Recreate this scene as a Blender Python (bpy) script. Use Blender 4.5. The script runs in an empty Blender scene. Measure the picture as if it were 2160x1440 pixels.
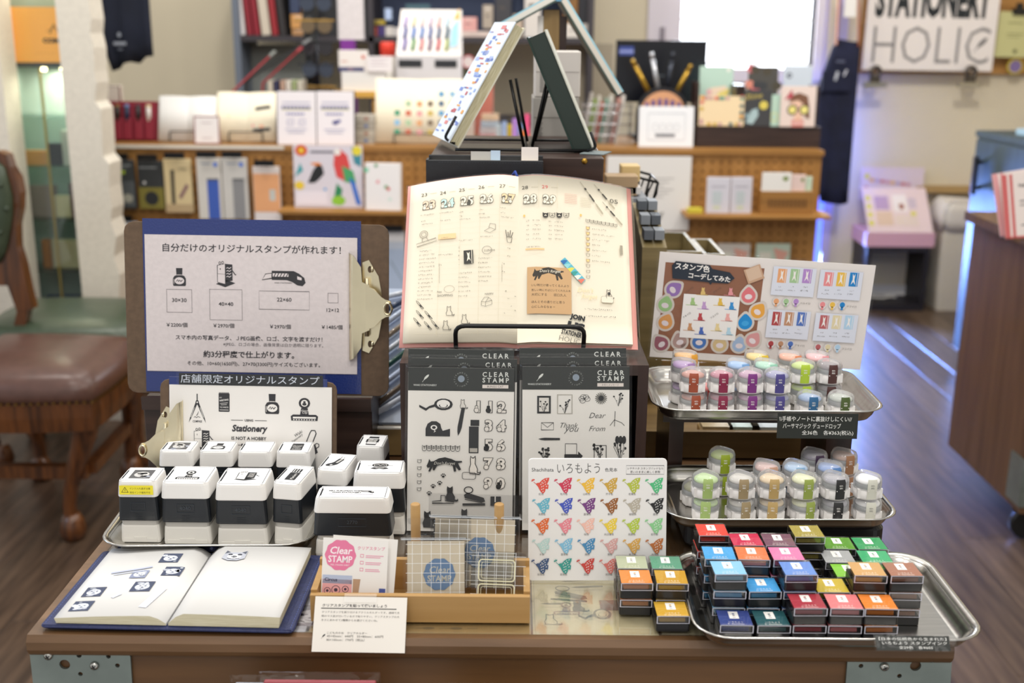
import bpy, bmesh, math, random
from mathutils import Vector, Matrix
random.seed(7)
scene = bpy.context.scene
COL = scene.collection
R_ = math.radians
# ------------------------------------------------------------------ camera
FPX = 2400.0
CAM = Vector((0, -0.95, 1.33)); PITCH = R_(15.4); RHO = R_(0.5)
_f = Vector((0, math.cos(PITCH), -math.sin(PITCH))); _r0 = Vector((1, 0, 0)); _u0 = _r0.cross(_f)
_R = _r0*math.cos(RHO)+_u0*math.sin(RHO); _U = _u0*math.cos(RHO)-_r0*math.sin(RHO)
cd = bpy.data.cameras.new('camera'); cd.sensor_width = 36; cd.lens = FPX/2160*36
cd.clip_start = .05; cd.clip_end = 60
cd.dof.use_dof = True; cd.dof.focus_distance = 1.22; cd.dof.aperture_fstop = 4.8; cd.dof.aperture_blades = 9
camera = bpy.data.objects.new('camera', cd); COL.objects.link(camera)
camera.matrix_world = Matrix(((_R.x, _U.x, -_f.x, CAM.x), (_R.y, _U.y, -_f.y, CAM.y), (_R.z, _U.z, -_f.z, CAM.z), (0, 0, 0, 1)))
scene.camera = camera
# ------------------------------------------------------------------ world, lights, exposure
scene.view_settings.view_transform = 'Standard'; scene.view_settings.look = 'None'
scene.view_settings.gamma = 1; scene.view_settings.use_curve_mapping = False
scene.view_settings.exposure = 0.05
world = bpy.data.worlds.new('world'); scene.world = world; world.use_nodes = True
world.node_tree.nodes['Background'].inputs[0].default_value = (1, .975, .94, 1)
world.node_tree.nodes['Background'].inputs[1].default_value = .58
def area(name, loc, target, size, power, col, sy=None, spread=None):
    l = bpy.data.lights.new(name, 'AREA'); l.energy = power; l.color = col; l.size = size
    if sy: l.shape = 'RECTANGLE'; l.size_y = sy
    else: l.shape = 'DISK'
    if spread: l.spread = R_(spread)
    o = bpy.data.objects.new(name, l); COL.objects.link(o); o.location = loc
    o.rotation_euler = (Vector(target)-Vector(loc)).to_track_quat('-Z', 'Y').to_euler()
    return o
WARM = (1, .955, .885)
for i, (x, y, tx, ty, p) in enumerate([(-.9, .9, -.3, .2, 9), (.75, .7, .3, .15, 9), (-.35, -.7, -.2, .3, 6), (.4, -.6, .2, .3, 5), (-1.6, 2.2, -1.2, 2.6, 9), (.2, 2.3, 0, 3.2, 6), (1.4, 2.4, 1.6, 4.4, 22), (-1.0, 2.6, -.7, 3.5, 6), (-.9, 3.4, -.8, 4.7, 7)]):
    area('ceiling_spot', (x, y, 2.65), (tx, ty, .8), .12, p, WARM)
area('ceiling_panel', (0, 1.6, 2.9), (0, 1.6, 0), 2.6, 26, WARM, sy=3.4)
area('front_fill', (0, -2.4, 2.9), (0, .4, .9), 3.0, 20, (1, .96, .9), sy=1.2)  # unseen fill lamp added behind the camera to brighten upright faces
area('window_daylight', (1.05, 4.62, 1.5), (.9, 2.0, .9), .62, 20, (.78, .88, 1), sy=.9)
area('door_daylight', (1.54, 4.66, .55), (1.66, 2.0, 0), .12, 85, (.2, .36, 1), sy=1.0, spread=80)
area('left_window_daylight', (-2.6, .6, 1.6), (-.3, .2, .8), .8, 11, (.55, .72, 1), sy=1.0)

# ------------------------------------------------------------------ geometry helpers
def ray(u, v): return _f+_R*((u-1080)/FPX)-_U*((v-720)/FPX)
def PZ(u, v, z): d = ray(u, v); return CAM+d*((z-CAM.z)/d.z)
def PY(u, v, y): d = ray(u, v); return CAM+d*((y-CAM.y)/d.y)
def PX(u, v, x): d = ray(u, v); return CAM+d*((x-CAM.x)/d.x)
def lin(h):
    if isinstance(h, str):
        h = h.lstrip('#'); h = ''.join(x*2 for x in h) if len(h) == 3 else h; c = [int(h[i:i+2], 16)/255 for i in (0, 2, 4)]
    else: c = h
    return tuple(x/12.92 if x <= .04045 else ((x+.055)/1.055)**2.4 for x in c)+(1,)
MATS = {}
def M(name, col, rough=.5, metal=0, noise=0, scale=30, bump=0, coat=0, sheen=0, stretch=(1, 1, 1), col2=None, detail=3, emit=0, bscale=None, alpha=1):
    if name in MATS: return MATS[name]
    m = bpy.data.materials.new(name); m.use_nodes = True; nt = m.node_tree; N = nt.nodes; b = N['Principled BSDF']
    c = lin(col); b.inputs['Base Color'].default_value = c; b.inputs['Roughness'].default_value = rough; b.inputs['Metallic'].default_value = metal
    if coat: b.inputs['Coat Weight'].default_value = coat; b.inputs['Coat Roughness'].default_value = .08
    if sheen: b.inputs['Sheen Weight'].default_value = sheen
    if emit: b.inputs['Emission Color'].default_value = c; b.inputs['Emission Strength'].default_value = emit
    if noise or col2 or bump:
        tc = N.new('ShaderNodeTexCoord'); mp = N.new('ShaderNodeMapping'); mp.inputs['Scale'].default_value = stretch
        nt.links.new(tc.outputs['Object'], mp.inputs['Vector'])
        nz = N.new('ShaderNodeTexNoise'); nz.inputs['Scale'].default_value = scale; nz.inputs['Detail'].default_value = detail
        nt.links.new(mp.outputs['Vector'], nz.inputs['Vector'])
        if noise or col2:
            cr = N.new('ShaderNodeValToRGB'); c2 = lin(col2) if col2 else tuple(x*(1-noise) for x in c[:3])+(1,)
            cr.color_ramp.elements[0].color = c2; cr.color_ramp.elements[1].color = c
            cr.color_ramp.elements[0].position = .35; cr.color_ramp.elements[1].position = .65
            nt.links.new(nz.outputs['Fac'], cr.inputs['Fac']); nt.links.new(cr.outputs['Color'], b.inputs['Base Color'])
        if bump:
            bp = N.new('ShaderNodeBump'); bp.inputs['Strength'].default_value = bump; bp.inputs['Distance'].default_value = .002
            src = nz
            if bscale:
                src = N.new('ShaderNodeTexNoise'); src.inputs['Scale'].default_value = bscale; src.inputs['Detail'].default_value = 4
                nt.links.new(tc.outputs['Object'], src.inputs['Vector'])
            nt.links.new(src.outputs['Fac'], bp.inputs['Height']); nt.links.new(bp.outputs['Normal'], b.inputs['Normal'])
    MATS[name] = m; return m
def CLEAR(name, tint=(1, 1, 1), gloss=.9, rough=.04, base=.03, bump=0, scale=40, edge=1.0):
    """clear film / acrylic: see-through with fresnel gloss"""
    if name in MATS: return MATS[name]
    m = bpy.data.materials.new(name); m.use_nodes = True; nt = m.node_tree; N = nt.nodes
    for n in list(N):
        if n.type == 'BSDF_PRINCIPLED': N.remove(n)
    out = [n for n in N if n.type == 'OUTPUT_MATERIAL'][0]
    tr = N.new('ShaderNodeBsdfTransparent'); tr.inputs[0].default_value = tint+(1,)
    gl = N.new('ShaderNodeBsdfGlossy'); gl.inputs['Color'].default_value = (gloss, gloss, gloss, 1); gl.inputs['Roughness'].default_value = rough
    lw = N.new('ShaderNodeLayerWeight'); lw.inputs['Blend'].default_value = .2
    ma = N.new('ShaderNodeMath'); ma.operation = 'MULTIPLY_ADD'; ma.inputs[1].default_value = edge*.8; ma.inputs[2].default_value = base
    nt.links.new(lw.outputs['Fresnel'], ma.inputs[0])
    mx = N.new('ShaderNodeMixShader'); nt.links.new(ma.outputs[0], mx.inputs[0]); nt.links.new(tr.outputs[0], mx.inputs[1]); nt.links.new(gl.outputs[0], mx.inputs[2])
    nt.links.new(mx.outputs[0], out.inputs['Surface'])
    if bump:
        tc = N.new('ShaderNodeTexCoord'); nz = N.new('ShaderNodeTexNoise'); nz.inputs['Scale'].default_value = scale; nz.inputs['Detail'].default_value = 2
        nt.links.new(tc.outputs['Object'], nz.inputs['Vector']); bp = N.new('ShaderNodeBump'); bp.inputs['Strength'].default_value = bump; bp.inputs['Distance'].default_value = .01
        nt.links.new(nz.outputs['Fac'], bp.inputs['Height']); nt.links.new(bp.outputs['Normal'], gl.inputs['Normal'])
    MATS[name] = m; return m
def FROST(name, col, mixf=.45, rough=.25):
    """milky translucent plastic"""
    if name in MATS: return MATS[name]
    m = CLEAR(name, base=.05, rough=rough); nt = m.node_tree; N = nt.nodes
    out = [n for n in N if n.type == 'OUTPUT_MATERIAL'][0]; old = out.inputs['Surface'].links[0].from_socket
    d = N.new('ShaderNodeBsdfDiffuse'); d.inputs[0].default_value = lin(col)
    mx = N.new('ShaderNodeMixShader'); mx.inputs[0].default_value = mixf
    nt.links.new(old, mx.inputs[1]); nt.links.new(d.outputs[0], mx.inputs[2]); nt.links.new(mx.outputs[0], out.inputs['Surface']); return m
def C(h, rough=.6, **k): return M('paint_'+h.lstrip('#')+('_%d' % int(rough*100) if rough != .6 else ''), h, rough, **k)
def I(h): return M('ink_'+h.lstrip('#'), h, .75)

def link(name, me, parent=None, mats=(), mtx=None, smooth=None):
    o = bpy.data.objects.new(name, me); COL.objects.link(o)
    for m in mats:
        if m is not None: me.materials.append(m)
    if parent is not None: o.parent = parent
    if mtx is not None: o.matrix_local = mtx
    return o
def tag(o, label, cat, group=None, kind=None):
    o['label'] = label
    if cat: o['category'] = cat
    if group: o['group'] = group
    if kind: o['kind'] = kind
    return o
def thing(name, label, cat, mtx=None, group=None):
    o = bpy.data.objects.new(name, None); COL.objects.link(o); o.empty_display_size = .02
    if mtx is not None: o.matrix_world = mtx
    return tag(o, label, cat, group)
def struct(o): o['kind'] = 'structure'; return o
def T_(x, y, z): return Matrix.Translation((x, y, z))
def RZ(a): return Matrix.Rotation(R_(a), 4, 'Z')
def RX(a): return Matrix.Rotation(R_(a), 4, 'X')
def RY(a): return Matrix.Rotation(R_(a), 4, 'Y')
def lean(loc, a=0, yaw=0, roll=0): return Matrix.Translation(loc) @ RZ(yaw) @ RX(90-a) @ RZ(roll)
ID = Matrix.Identity(4)
def rrect(hx, hy, r, n=4, cx=0, cy=0):
    r = max(1e-5, min(r, hx*.999, hy*.999)); p = []
    for sx, sy, a0 in ((1, 1, 0), (-1, 1, 90), (-1, -1, 180), (1, -1, 270)):
        for k in range(n+1):
            a = R_(a0+90*k/n); p.append((cx+sx*(hx-r)+r*math.cos(a), cy+sy*(hy-r)+r*math.sin(a)))
    return p
class MB:
    def __init__(s): s.v = []; s.f = []; s.m = []; s.sm = []; s.mi = 0; s.X = ID
    def add(s, vs, fs, smooth=False):
        n = len(s.v); X = s.X
        s.v += [tuple(X @ Vector(v)) for v in vs]
        for f in fs: s.f.append([n+i for i in f]); s.m.append(s.mi); s.sm.append(smooth)
        return s
    def box(s, x0, x1, y0, y1, z0, z1):
        vs = [(x, y, z) for z in (z0, z1) for y in (y0, y1) for x in (x0, x1)]
        return s.add(vs, [(0, 2, 3, 1), (4, 5, 7, 6), (0, 1, 5, 4), (2, 6, 7, 3), (0, 4, 6, 2), (1, 3, 7, 5)])
    def cb(s, cx, cy, cz, w, d, h): return s.box(cx-w/2, cx+w/2, cy-d/2, cy+d/2, cz-h/2, cz+h/2)
    def loft(s, rings, cap0=True, cap1=True, smooth=False, close=False):
        n = len(rings[0]); vs = [p for r in rings for p in r]; fs = []
        for k in range(len(rings)-1):
            for i in range(n): j = (i+1) % n; fs.append((k*n+i, k*n+j, (k+1)*n+j, (k+1)*n+i))
        if close:
            k = len(rings)-1
            for i in range(n): j = (i+1) % n; fs.append((k*n+i, k*n+j, j, i))
        s.add(vs, fs, smooth)
        b = len(s.v)-len(vs)
        if cap0: s.f.append([b+i for i in reversed(range(n))]); s.m.append(s.mi); s.sm.append(False)
        if cap1: s.f.append([b+(len(rings)-1)*n+i for i in range(n)]); s.m.append(s.mi); s.sm.append(False)
        return s
    def rstack(s, lv, n=3, smooth=False, cx=0, cy=0, cap0=True, cap1=True):
        """lofted rounded rectangles: (z, hx, hy, r)"""
        return s.loft([[(x, y, z) for x, y in rrect(hx, hy, r, n, cx, cy)] for z, hx, hy, r in lv], cap0, cap1, smooth)
    def rbox(s, x0, x1, y0, y1, z0, z1, r=.003, e=.001, n=3):
        hx, hy = (x1-x0)/2, (y1-y0)/2; cx, cy = (x0+x1)/2, (y0+y1)/2
        return s.rstack([(z0, hx-e, hy-e, max(r-e, 1e-4)), (z0+e, hx, hy, r), (z1-e, hx, hy, r), (z1, hx-e, hy-e, max(r-e, 1e-4))], n, cx=cx, cy=cy)
    def prism(s, pts, z0, z1): return s.loft([[(x, y, z0) for x, y in pts], [(x, y, z1) for x, y in pts]])
    def cyl(s, cx, cy, z0, z1, r, n=16, r2=None, smooth=True, caps=True):
        r2 = r if r2 is None else r2
        return s.loft([[(cx+q*math.cos(2*math.pi*k/n), cy+q*math.sin(2*math.pi*k/n), z) for k in range(n)] for z, q in ((z0, r), (z1, r2))], caps, caps, smooth)
    def lathe(s, prof, n=16, cx=0, cy=0, smooth=True, cap0=True, cap1=True):
        return s.loft([[(cx+r*math.cos(2*math.pi*k/n), cy+r*math.sin(2*math.pi*k/n), z) for k in range(n)] for r, z in prof], cap0, cap1, smooth)
    def tube(s, path, r, n=6, closed=False, rs=None):
        P = [Vector(p) for p in path]; L = len(P); rings = []; nrm = None
        for i in range(L):
            a = P[i-1] if (i > 0 or closed) else P[i]; b = P[(i+1) % L] if (i < L-1 or closed) else P[i]
            t = (b-a).normalized()
            if nrm is None:
                nrm = t.orthogonal().normalized()
            nrm = (nrm-t*nrm.dot(t)).normalized(); bn = t.cross(nrm); q = rs[i] if rs else r
            rings.append([tuple(P[i]+(nrm*math.cos(2*math.pi*k/n)+bn*math.sin(2*math.pi*k/n))*q) for k in range(n)])
        return s.loft(rings, not closed, not closed, True, close=closed)
    def bar(s, a, b, w, h=None):
        a, b = Vector(a), Vector(b); t = (b-a); L = t.length; q = t.to_track_quat('Z', 'Y').to_matrix().to_4x4()
        X = s.X; s.X = X @ Matrix.Translation(a) @ q; h = h or w; s.box(-w/2, w/2, -h/2, h/2, 0, L); s.X = X; return s
    def mesh(s, name='mesh'):
        me = bpy.data.meshes.new(name); me.from_pydata(s.v, [], s.f); me.polygons.foreach_set('material_index', s.m); me.polygons.foreach_set('use_smooth', s.sm); me.update(); return me
    def build(s, name, mats, parent=None, mtx=None):
        if not isinstance(mats, (list, tuple)): mats = [mats]
        return link(name, s.mesh(name), parent, mats, mtx)
def part(name, mat, parent, fn, mtx=None):
    b = MB(); fn(b); return b.build(name, mat, parent, mtx)
def bx(name, mat, parent, x0, x1, y0, y1, z0, z1, r=None, mtx=None, e=.001):
    b = MB(); b.box(x0, x1, y0, y1, z0, z1) if r is None else b.rbox(x0, x1, y0, y1, z0, z1, r, e); return b.build(name, mat, parent, mtx)
def arc(cx, cy, r, a0, a1, n=8): return [(cx+r*math.cos(R_(a0+(a1-a0)*k/n)), cy+r*math.sin(R_(a0+(a1-a0)*k/n))) for k in range(n+1)]
def fillet(pts, r, n=4, closed=False):
    """round the corners of a 3D polyline"""
    P = [Vector(p) for p in pts]; out = []; L = len(P)
    for i in range(L):
        if not closed and i in (0, L-1): out.append(P[i]); continue
        a, b, c = P[i-1], P[i], P[(i+1) % L]; d1 = (a-b); d2 = (c-b); q = min(r, d1.length*.45, d2.length*.45)
        p0 = b+d1.normalized()*q; p1 = b+d2.normalized()*q
        for k in range(n+1):
            t = k/n; out.append(p0*(1-t)**2+b*2*t*(1-t)+p1*t*t)
    return out
def copytree(o, mtx, label=None, parent=None):
    c = o.copy(); COL.objects.link(c); c.parent = parent
    if parent is None: c.matrix_world = mtx
    if label: c['label'] = label
    for ch in list(o.children): copytree(ch, None, None, c)
    return c
# plate with round holes, from a filled 2D curve
def plate(outline, holes, thick):
    cu = bpy.data.curves.new('plate', 'CURVE'); cu.dimensions = '2D'; cu.fill_mode = 'BOTH'; cu.extrude = thick/2
    for pts in [outline]+[[(x+r*math.cos(2*math.pi*k/16), y+r*math.sin(2*math.pi*k/16)) for k in range(16)] for x, y, r in holes]:
        sp = cu.splines.new('POLY'); sp.points.add(len(pts)-1); sp.use_cyclic_u = True
        for p, q in zip(sp.points, pts): p.co = (q[0], q[1], 0, 1)
    o = bpy.data.objects.new('plate', cu); me = bpy.data.meshes.new_from_object(o); bpy.data.objects.remove(o); bpy.data.curves.remove(cu); return me

# ------------------------------------------------------------------ flat print: ink shapes laid on a sheet (units mm, y up)
_TX = {}
def glyphs(body, bold=0, space=1.0):
    k = (body, bold, space)
    if k in _TX: return _TX[k]
    cu = bpy.data.curves.new('t', 'FONT'); cu.body = body; cu.size = 1; cu.resolution_u = 2; cu.offset = bold; cu.space_character = space; cu.align_x = 'LEFT'
    o = bpy.data.objects.new('t', cu); me = bpy.data.meshes.new_from_object(o)
    vs = [(v.co.x, v.co.y) for v in me.vertices]; fs = [tuple(p.vertices) for p in me.polygons]
    bpy.data.objects.remove(o); bpy.data.curves.remove(cu); bpy.data.meshes.remove(me)
    xs = [p[0] for p in vs] or [0]; ys = [p[1] for p in vs] or [0]
    _TX[k] = (vs, fs, min(xs), max(xs), min(ys), max(ys)); return _TX[k]
class Ink:
    def __init__(s): s.v = []; s.f = []; s.m = []; s.cols = []; s.L = 0; s.auto = 0; s.X = (1, 0, 0, 1, 0, 0)
    def ci(s, c):
        if c not in s.cols: s.cols.append(c)
        return s.cols.index(c)
    def at(s, x, y, sc=1, rot=0, sx=1, sy=1):
        a = R_(rot); s.X = (sc*sx*math.cos(a), -sc*sy*math.sin(a), sc*sx*math.sin(a), sc*sy*math.cos(a), x, y); return s
    def reset(s): s.X = (1, 0, 0, 1, 0, 0); return s
    def raw(s, vs, fs, c):
        n = len(s.v); a, b, c2, d, x0, y0 = s.X; i = s.ci(c); s.L += s.auto
        s.v += [(a*x+b*y+x0, c2*x+d*y+y0, s.L) for x, y in vs]
        for f in fs: s.f.append([n+q for q in f]); s.m.append(i)
        return s
    def poly(s, pts, c): return s.raw(pts, [tuple(range(len(pts)))], c)
    def rect(s, x, y, w, h, c): return s.poly([(x, y), (x+w, y), (x+w, y+h), (x, y+h)], c)
    def frame(s, x, y, w, h, t, c): return s.line([(x, y), (x+w, y), (x+w, y+h), (x, y+h)], t, c, True)
    def grid(s, x, y, w, h, c, n=8):
        for i in range(n):
            for j in range(n): s.rect(x+w*i/n, y+h*j/n, w/n, h/n, c)
        return s
    def rr(s, x, y, w, h, r, c): return s.poly(rrect(w/2, h/2, r, 3, x+w/2, y+h/2), c)
    def ell(s, x, y, rx, ry, c, n=14, rot=0):
        a = R_(rot); ca, sa = math.cos(a), math.sin(a)
        return s.poly([(x+rx*math.cos(t)*ca-ry*math.sin(t)*sa, y+rx*math.cos(t)*sa+ry*math.sin(t)*ca) for t in [2*math.pi*k/n for k in range(n)]], c)
    def line(s, pts, t, c, closed=False):
        P = [Vector((p[0], p[1])) for p in pts]; L = len(P); vs = []; fs = []
        for i in range(L):
            a = P[i-1] if (i > 0 or closed) else P[i]; b = P[(i+1) % L] if (i < L-1 or closed) else P[i]
            d = b-a; d = d.normalized() if d.length > 1e-9 else Vector((1, 0)); n = Vector((-d.y, d.x))
            k = 1.0
            if 0 < i < L-1 or closed:
                e = (P[i]-a); e = e.normalized() if e.length > 1e-9 else d; k = 1/max(.5, abs(e.dot(d)))
            vs += [tuple(P[i]+n*t/2*k), tuple(P[i]-n*t/2*k)]
        for i in range(L if closed else L-1):
            j = (i+1) % L; fs.append((2*i, 2*i+1, 2*j+1, 2*j))
        return s.raw(vs, fs, c)
    def ring(s, x, y, rx, ry, t, c, n=16): return s.line([(x+rx*math.cos(2*math.pi*k/n), y+ry*math.sin(2*math.pi*k/n)) for k in range(n)], t, c, True)
    def text(s, body, x, y, c, h=None, w=None, al='l', bold=0, space=1.0, rot=0, shear=0, em=None):
        """h = glyph box height in mm, w = fitted width; em = font size"""
        vs, fs, x0, x1, y0, y1 = glyphs(body, bold, space)
        if not vs: return s
        if em: sx = sy = em; y0 = 0; 
        else:
            sy = h/(y1-y0) if h else None; sx = w/(x1-x0) if w else None
            sy = sy or sx; sx = sx or sy
        if em and w: sx = w/(x1-x0)
        W = (x1-x0)*sx; ox = {'l': 0, 'c': -W/2, 'r': -W}[al]; a = R_(rot); ca, sa = math.cos(a), math.sin(a); out = []
        for p in vs:
            px = (p[0]-x0)*sx+ox; py = (p[1]-y0)*sy; px += shear*py; out.append((x+px*ca-py*sa, y+px*sa+py*ca))
        return s.raw(out, fs, c)
    def up(s, n=1): s.L += n; return s
    def build(s, name, parent, z=.0002, fn=None, mtx=None, k=.001):
        """mm -> m; fn(x, y) -> (x, y, z) bends the print onto a curved page"""
        if fn:   # cut long faces so that the print follows the bend of the page
            bm = bmesh.new(); bv = [bm.verts.new((x, y, L)) for x, y, L in s.v]
            for f_, mi in zip(s.f, s.m):
                try: bm.faces.new([bv[i] for i in f_]).material_index = mi
                except ValueError: pass
            bmesh.ops.triangulate(bm, faces=[f_ for f_ in bm.faces if len(f_.verts) > 4])
            for _ in range(3):
                es = [e for e in bm.edges if e.calc_length() > 6]
                if es: bmesh.ops.subdivide_edges(bm, edges=es, cuts=1); bmesh.ops.triangulate(bm, faces=[f_ for f_ in bm.faces if len(f_.verts) > 4])
            bm.verts.index_update(); s.v = [tuple(v.co) for v in bm.verts]; s.f = [[v.index for v in f_.verts] for f_ in bm.faces]; s.m = [f_.material_index for f_ in bm.faces]; bm.free()
        vs = []
        for x, y, L in s.v:
            x *= k; y *= k
            if fn: q = fn(x, y); vs.append((q[0], q[1], q[2]+z+L*.00004))
            else: vs.append((x, y, z+L*.00004))
        me = bpy.data.meshes.new(name); me.from_pydata(vs, [], s.f); me.polygons.foreach_set('material_index', s.m); me.update()
        return link(name, me, parent, [I(c) if isinstance(c, str) else c for c in s.cols], mtx)
def sheet(name, w, h, mat, parent=None, mtx=None, t=.0004, r=0):
    """upright/flat sheet, origin at its lower-left corner (metres)"""
    b = MB()
    if r: b.prism(rrect(w/2, h/2, r, 4, w/2, h/2), -t, 0)
    else: b.box(0, w, 0, h, -t, 0)
    return b.build(name, mat, parent, mtx)
# ------------------------------------------------------------------ printed motifs, drawn in a 10 x 10 box at k.at(x, y, scale)
K = '#26282b'; W = '#f4f2ee'
def m_bottle(k, c=K, w=W):
    k.poly([(1, 1), (1.4, .2), (8.6, .2), (9, 1), (9, 4.2), (8, 5.6), (6.6, 6), (3.4, 6), (2, 5.6), (1, 4.2)], c)
    k.poly([(3.2, 6.2), (6.8, 6.2), (7, 9.8), (3, 9.8)], c); k.up()
    k.ell(5, 3, 3, 1.9, w); k.rect(3.6, 6.0, 2.8, .3, w); k.line([(1.6, 1.2), (1.6, 4)], .25, w); k.up()
    k.line([(3, 2.6), (4, 3.6), (4.4, 2.6), (5.2, 3.4), (5.8, 2.6), (7, 3.5)], .35, c)
def m_sharpener(k, c=K, w=W):
    k.poly([(.4, 1.2), (5, 0), (10, 1.6), (5, 3)], c); k.poly([(5, 2), (8.6, 2.6), (8.6, 8.8), (5, 9)], c); k.up()
    k.poly([(1.2, 1.9), (5, 1.2), (5, 9), (1.2, 8.4)], w); k.line([(1.2, 1.9), (5, 1.2), (5, 9), (1.2, 8.4)], .25, c, True)
    k.ring(2.4, 9.3, .5, .5, .2, c, 8); k.ring(3.8, 9.5, .5, .5, .2, c, 8); k.ell(2.6, 7, .25, .4, c, 8); k.line([(1.2, 5.2), (5, 5)], .15, c)
    k.line([(8.6, 6.4), (10, 4.8), (10.4, 5)], .4, c)
    for i in range(4): k.line([(5.6, 4+i*1.1), (6.4, 4.3+i*1.1), (7, 3.9+i*1.1), (8, 4.4+i*1.1)], .25, w)
def m_knife(k, c=K, w=W):
    k.poly([(2.2, 4), (2.2, 6.2), (7.2, 6.2), (8.4, 5.6), (9.6, 4.6), (9.9, 3.4), (9.2, 2.6), (8, 2.8), (6.8, 3.6), (5.6, 4)], c)
    k.poly([(0, 4), (.8, 5.4), (2.2, 5.6), (2.2, 4.4)], w); k.line([(0, 4), (.8, 5.4), (2.2, 5.6), (2.2, 4.4)], .18, c, True); k.up()
    k.poly([(2.4, 4.8), (2.4, 5.6), (6, 5.6), (6, 4.8)], w); k.poly([(8, 5), (9, 4.6), (9, 4), (8, 4.2)], w); k.up()
    for i in range(5): k.line([(2.7+i*.7, 4.8), (3.1+i*.7, 5.6)], .2, c)
def m_clip(k, c=K, w=W):
    k.poly([(.2, .4), (9.8, .4), (10, 2.2), (9.2, 2.9), (.8, 2.9), (0, 2.2)], c); k.poly([(3.4, 2.8), (6.6, 2.8), (6.2, 5.6), (3.8, 5.6)], c); k.ell(5, 7.6, 2.1, 2.2, c); k.up()
    k.rect(.8, 1.3, 8.4, .7, w); k.ell(5, 7.6, 1.3, 1.4, w); k.up(); k.ell(5, 7.2, .8, .6, c, 10); k.ell(5, 8.1, .5, .4, c, 10)
    for i in range(9): k.rect(.9+i*.95, .6, .5, .4, w)
    k.text('Good', 3.8, 4.2, w, w=2.4, shear=.2); k.text('Clip', 4.1, 3.1, w, w=1.9, shear=.2)
def m_compass(k, c=K, w=W):
    for s in (-1, 1):
        k.poly([(5+s*.1, 7.6), (5+s*.8, 7.2), (5+s*3.4, 2.2), (5+s*4, .4), (5+s*2.8, 2), (5+s*.2, 6.4)], c)
    k.rect(4.75, 7.2, .5, 3, c); k.ell(5, 7.3, .8, .8, c, 10); k.up(); k.ell(5, 7.3, .35, .35, w, 8)
    for s in (-1, 1): k.line([(5+s*1.3, 5.6), (5+s*3, 2.2)], .22, w)
    m = k.X; k.poly([(4.6, 2.9), (5.6, 4.2), (5.8, 4.4), (5.4, 3.5), (4.8, 2.7)], c)
    k.text('COMPASS', 5, .5, c, w=4.4, al='c', bold=.02); k.line([(3.4, 2.2), (4, 2.5), (4.6, 2.1), (5.4, 2.5), (6.4, 2.2)], .18, c)
def m_notepad(k, c=K, w=W):
    k.rr(1.8, 0, 6.4, 10, .5, c)
    for i in range(8): k.rect(2.1+i*.75, 9.8, .35, .7, c)
    k.up(); k.text('MY', 2.4, 7.2, w, h=.7); k.text('WRITING', 2.3, 5.4, w, w=5.4, rot=8, bold=.02); k.text('TO WRITE', 5, 2, w, w=5, al='c', bold=.01)
    k.line([(2.6, 4.4), (7.2, 4.9)], .2, w); k.line([(2.4, 1), (7.6, 1)], .25, w); k.line([(3.2, 3.7), (6.6, 3.9)], .2, w)
def m_binder(k, c=K, w=W):
    k.poly([(3, 3.4), (8.6, 3.8), (9.6, .6), (6.2, -2)], c); k.poly([(3, 3.4), (6.2, -2), (5.6, -2.4), (2.4, 2.6)], c)
    k.line([(4.4, 3.4), (6.4, 8.6), (7, 9.6), (8.4, 9.6), (8.9, 8.4), (7.4, 4.4)], .35, c); k.line([(8, 3.6), (9.2, 4.4), (10, 4), (10, 3), (8.8, 2.2)], .3, c)
    k.text('Waki', .4, 6.6, c, w=3.6, rot=35, shear=.3); k.text('Stationery', -.6, 4.0, c, w=5.4, rot=38, shear=.3)
def m_marker(k, c=K, w=W):
    k.rr(3.2, 0, 3.6, 6.6, .3, c); k.rect(3.4, 6.8, 3.2, 3, c); k.up(); k.text('Markers', 5.9, .6, w, w=5, rot=90, shear=.2)
    for i in range(3): k.rect(3.8+i*.9, 7, .3, 2.6, w)
def m_glue(k, c=K, w=W):
    k.rect(3, 7.8, 4, 2, c); k.rect(3, .2, 4, 1.2, c); k.line([(3, 1.4), (3, 7.8)], .2, c); k.line([(7, 1.4), (7, 7.8)], .2, c)
    k.rect(2.4, 3.4, 5.2, 3.4, c); k.up(); k.text('Glue', 5, 5.1, w, w=3.8, al='c', bold=.03); k.text('Stick', 5, 3.6, w, w=3.8, al='c', bold=.03)
def m_watch(k, c=K, w=W):
    k.ell(5, 6.4, 4, 2.6, c); k.poly([(.6, 2), (2, 3.6), (8, 3.6), (9.4, 2), (7, 1.2), (5, 2), (3, 1.2)], c); k.line([(-1, 6), (11, 6)], .2, c); k.up()
    k.ring(5, 6.4, 3, 1.9, .3, w); k.line([(3, 6.4), (4, 7), (5, 5.8), (6, 7), (7, 6.2)], .3, w); k.line([(3, 2.6), (5, 2.8), (7, 2.6)], .3, w)
def m_feather(k, c=K):
    k.poly([(0, 0), (1.2, 2), (2.6, 6), (6.5, 9.6), (9.4, 10), (8, 6.5), (5, 3.8), (2.4, 2.2), (.6, .2)], c); k.line([(0, 0), (-1, -1.6)], .6, c)
def m_photo(k, seed, c='#4a4f5a', w='#dfe2ea'):
    rnd = random.Random(seed); k.rect(0, 0, 10, 10, c); k.up(); k.ell(5, 4.6, 3.6, 3.1, w)
    for i in range(5): k.ell(rnd.uniform(1, 9), rnd.uniform(1, 9), rnd.uniform(.8, 2.2), rnd.uniform(.5, 1.4), rnd.choice([w, '#8a8f9c', '#b6bac6']), 10)
    k.up(); k.ell(3.8, 5.4, .6, .4, c, 8); k.ell(6.4, 5.2, .6, .4, c, 8); k.ell(5.2, 3.8, .7, .5, c, 8); k.line([(4, 2.9), (5.2, 2.5), (6.4, 3)], .3, c)
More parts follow.
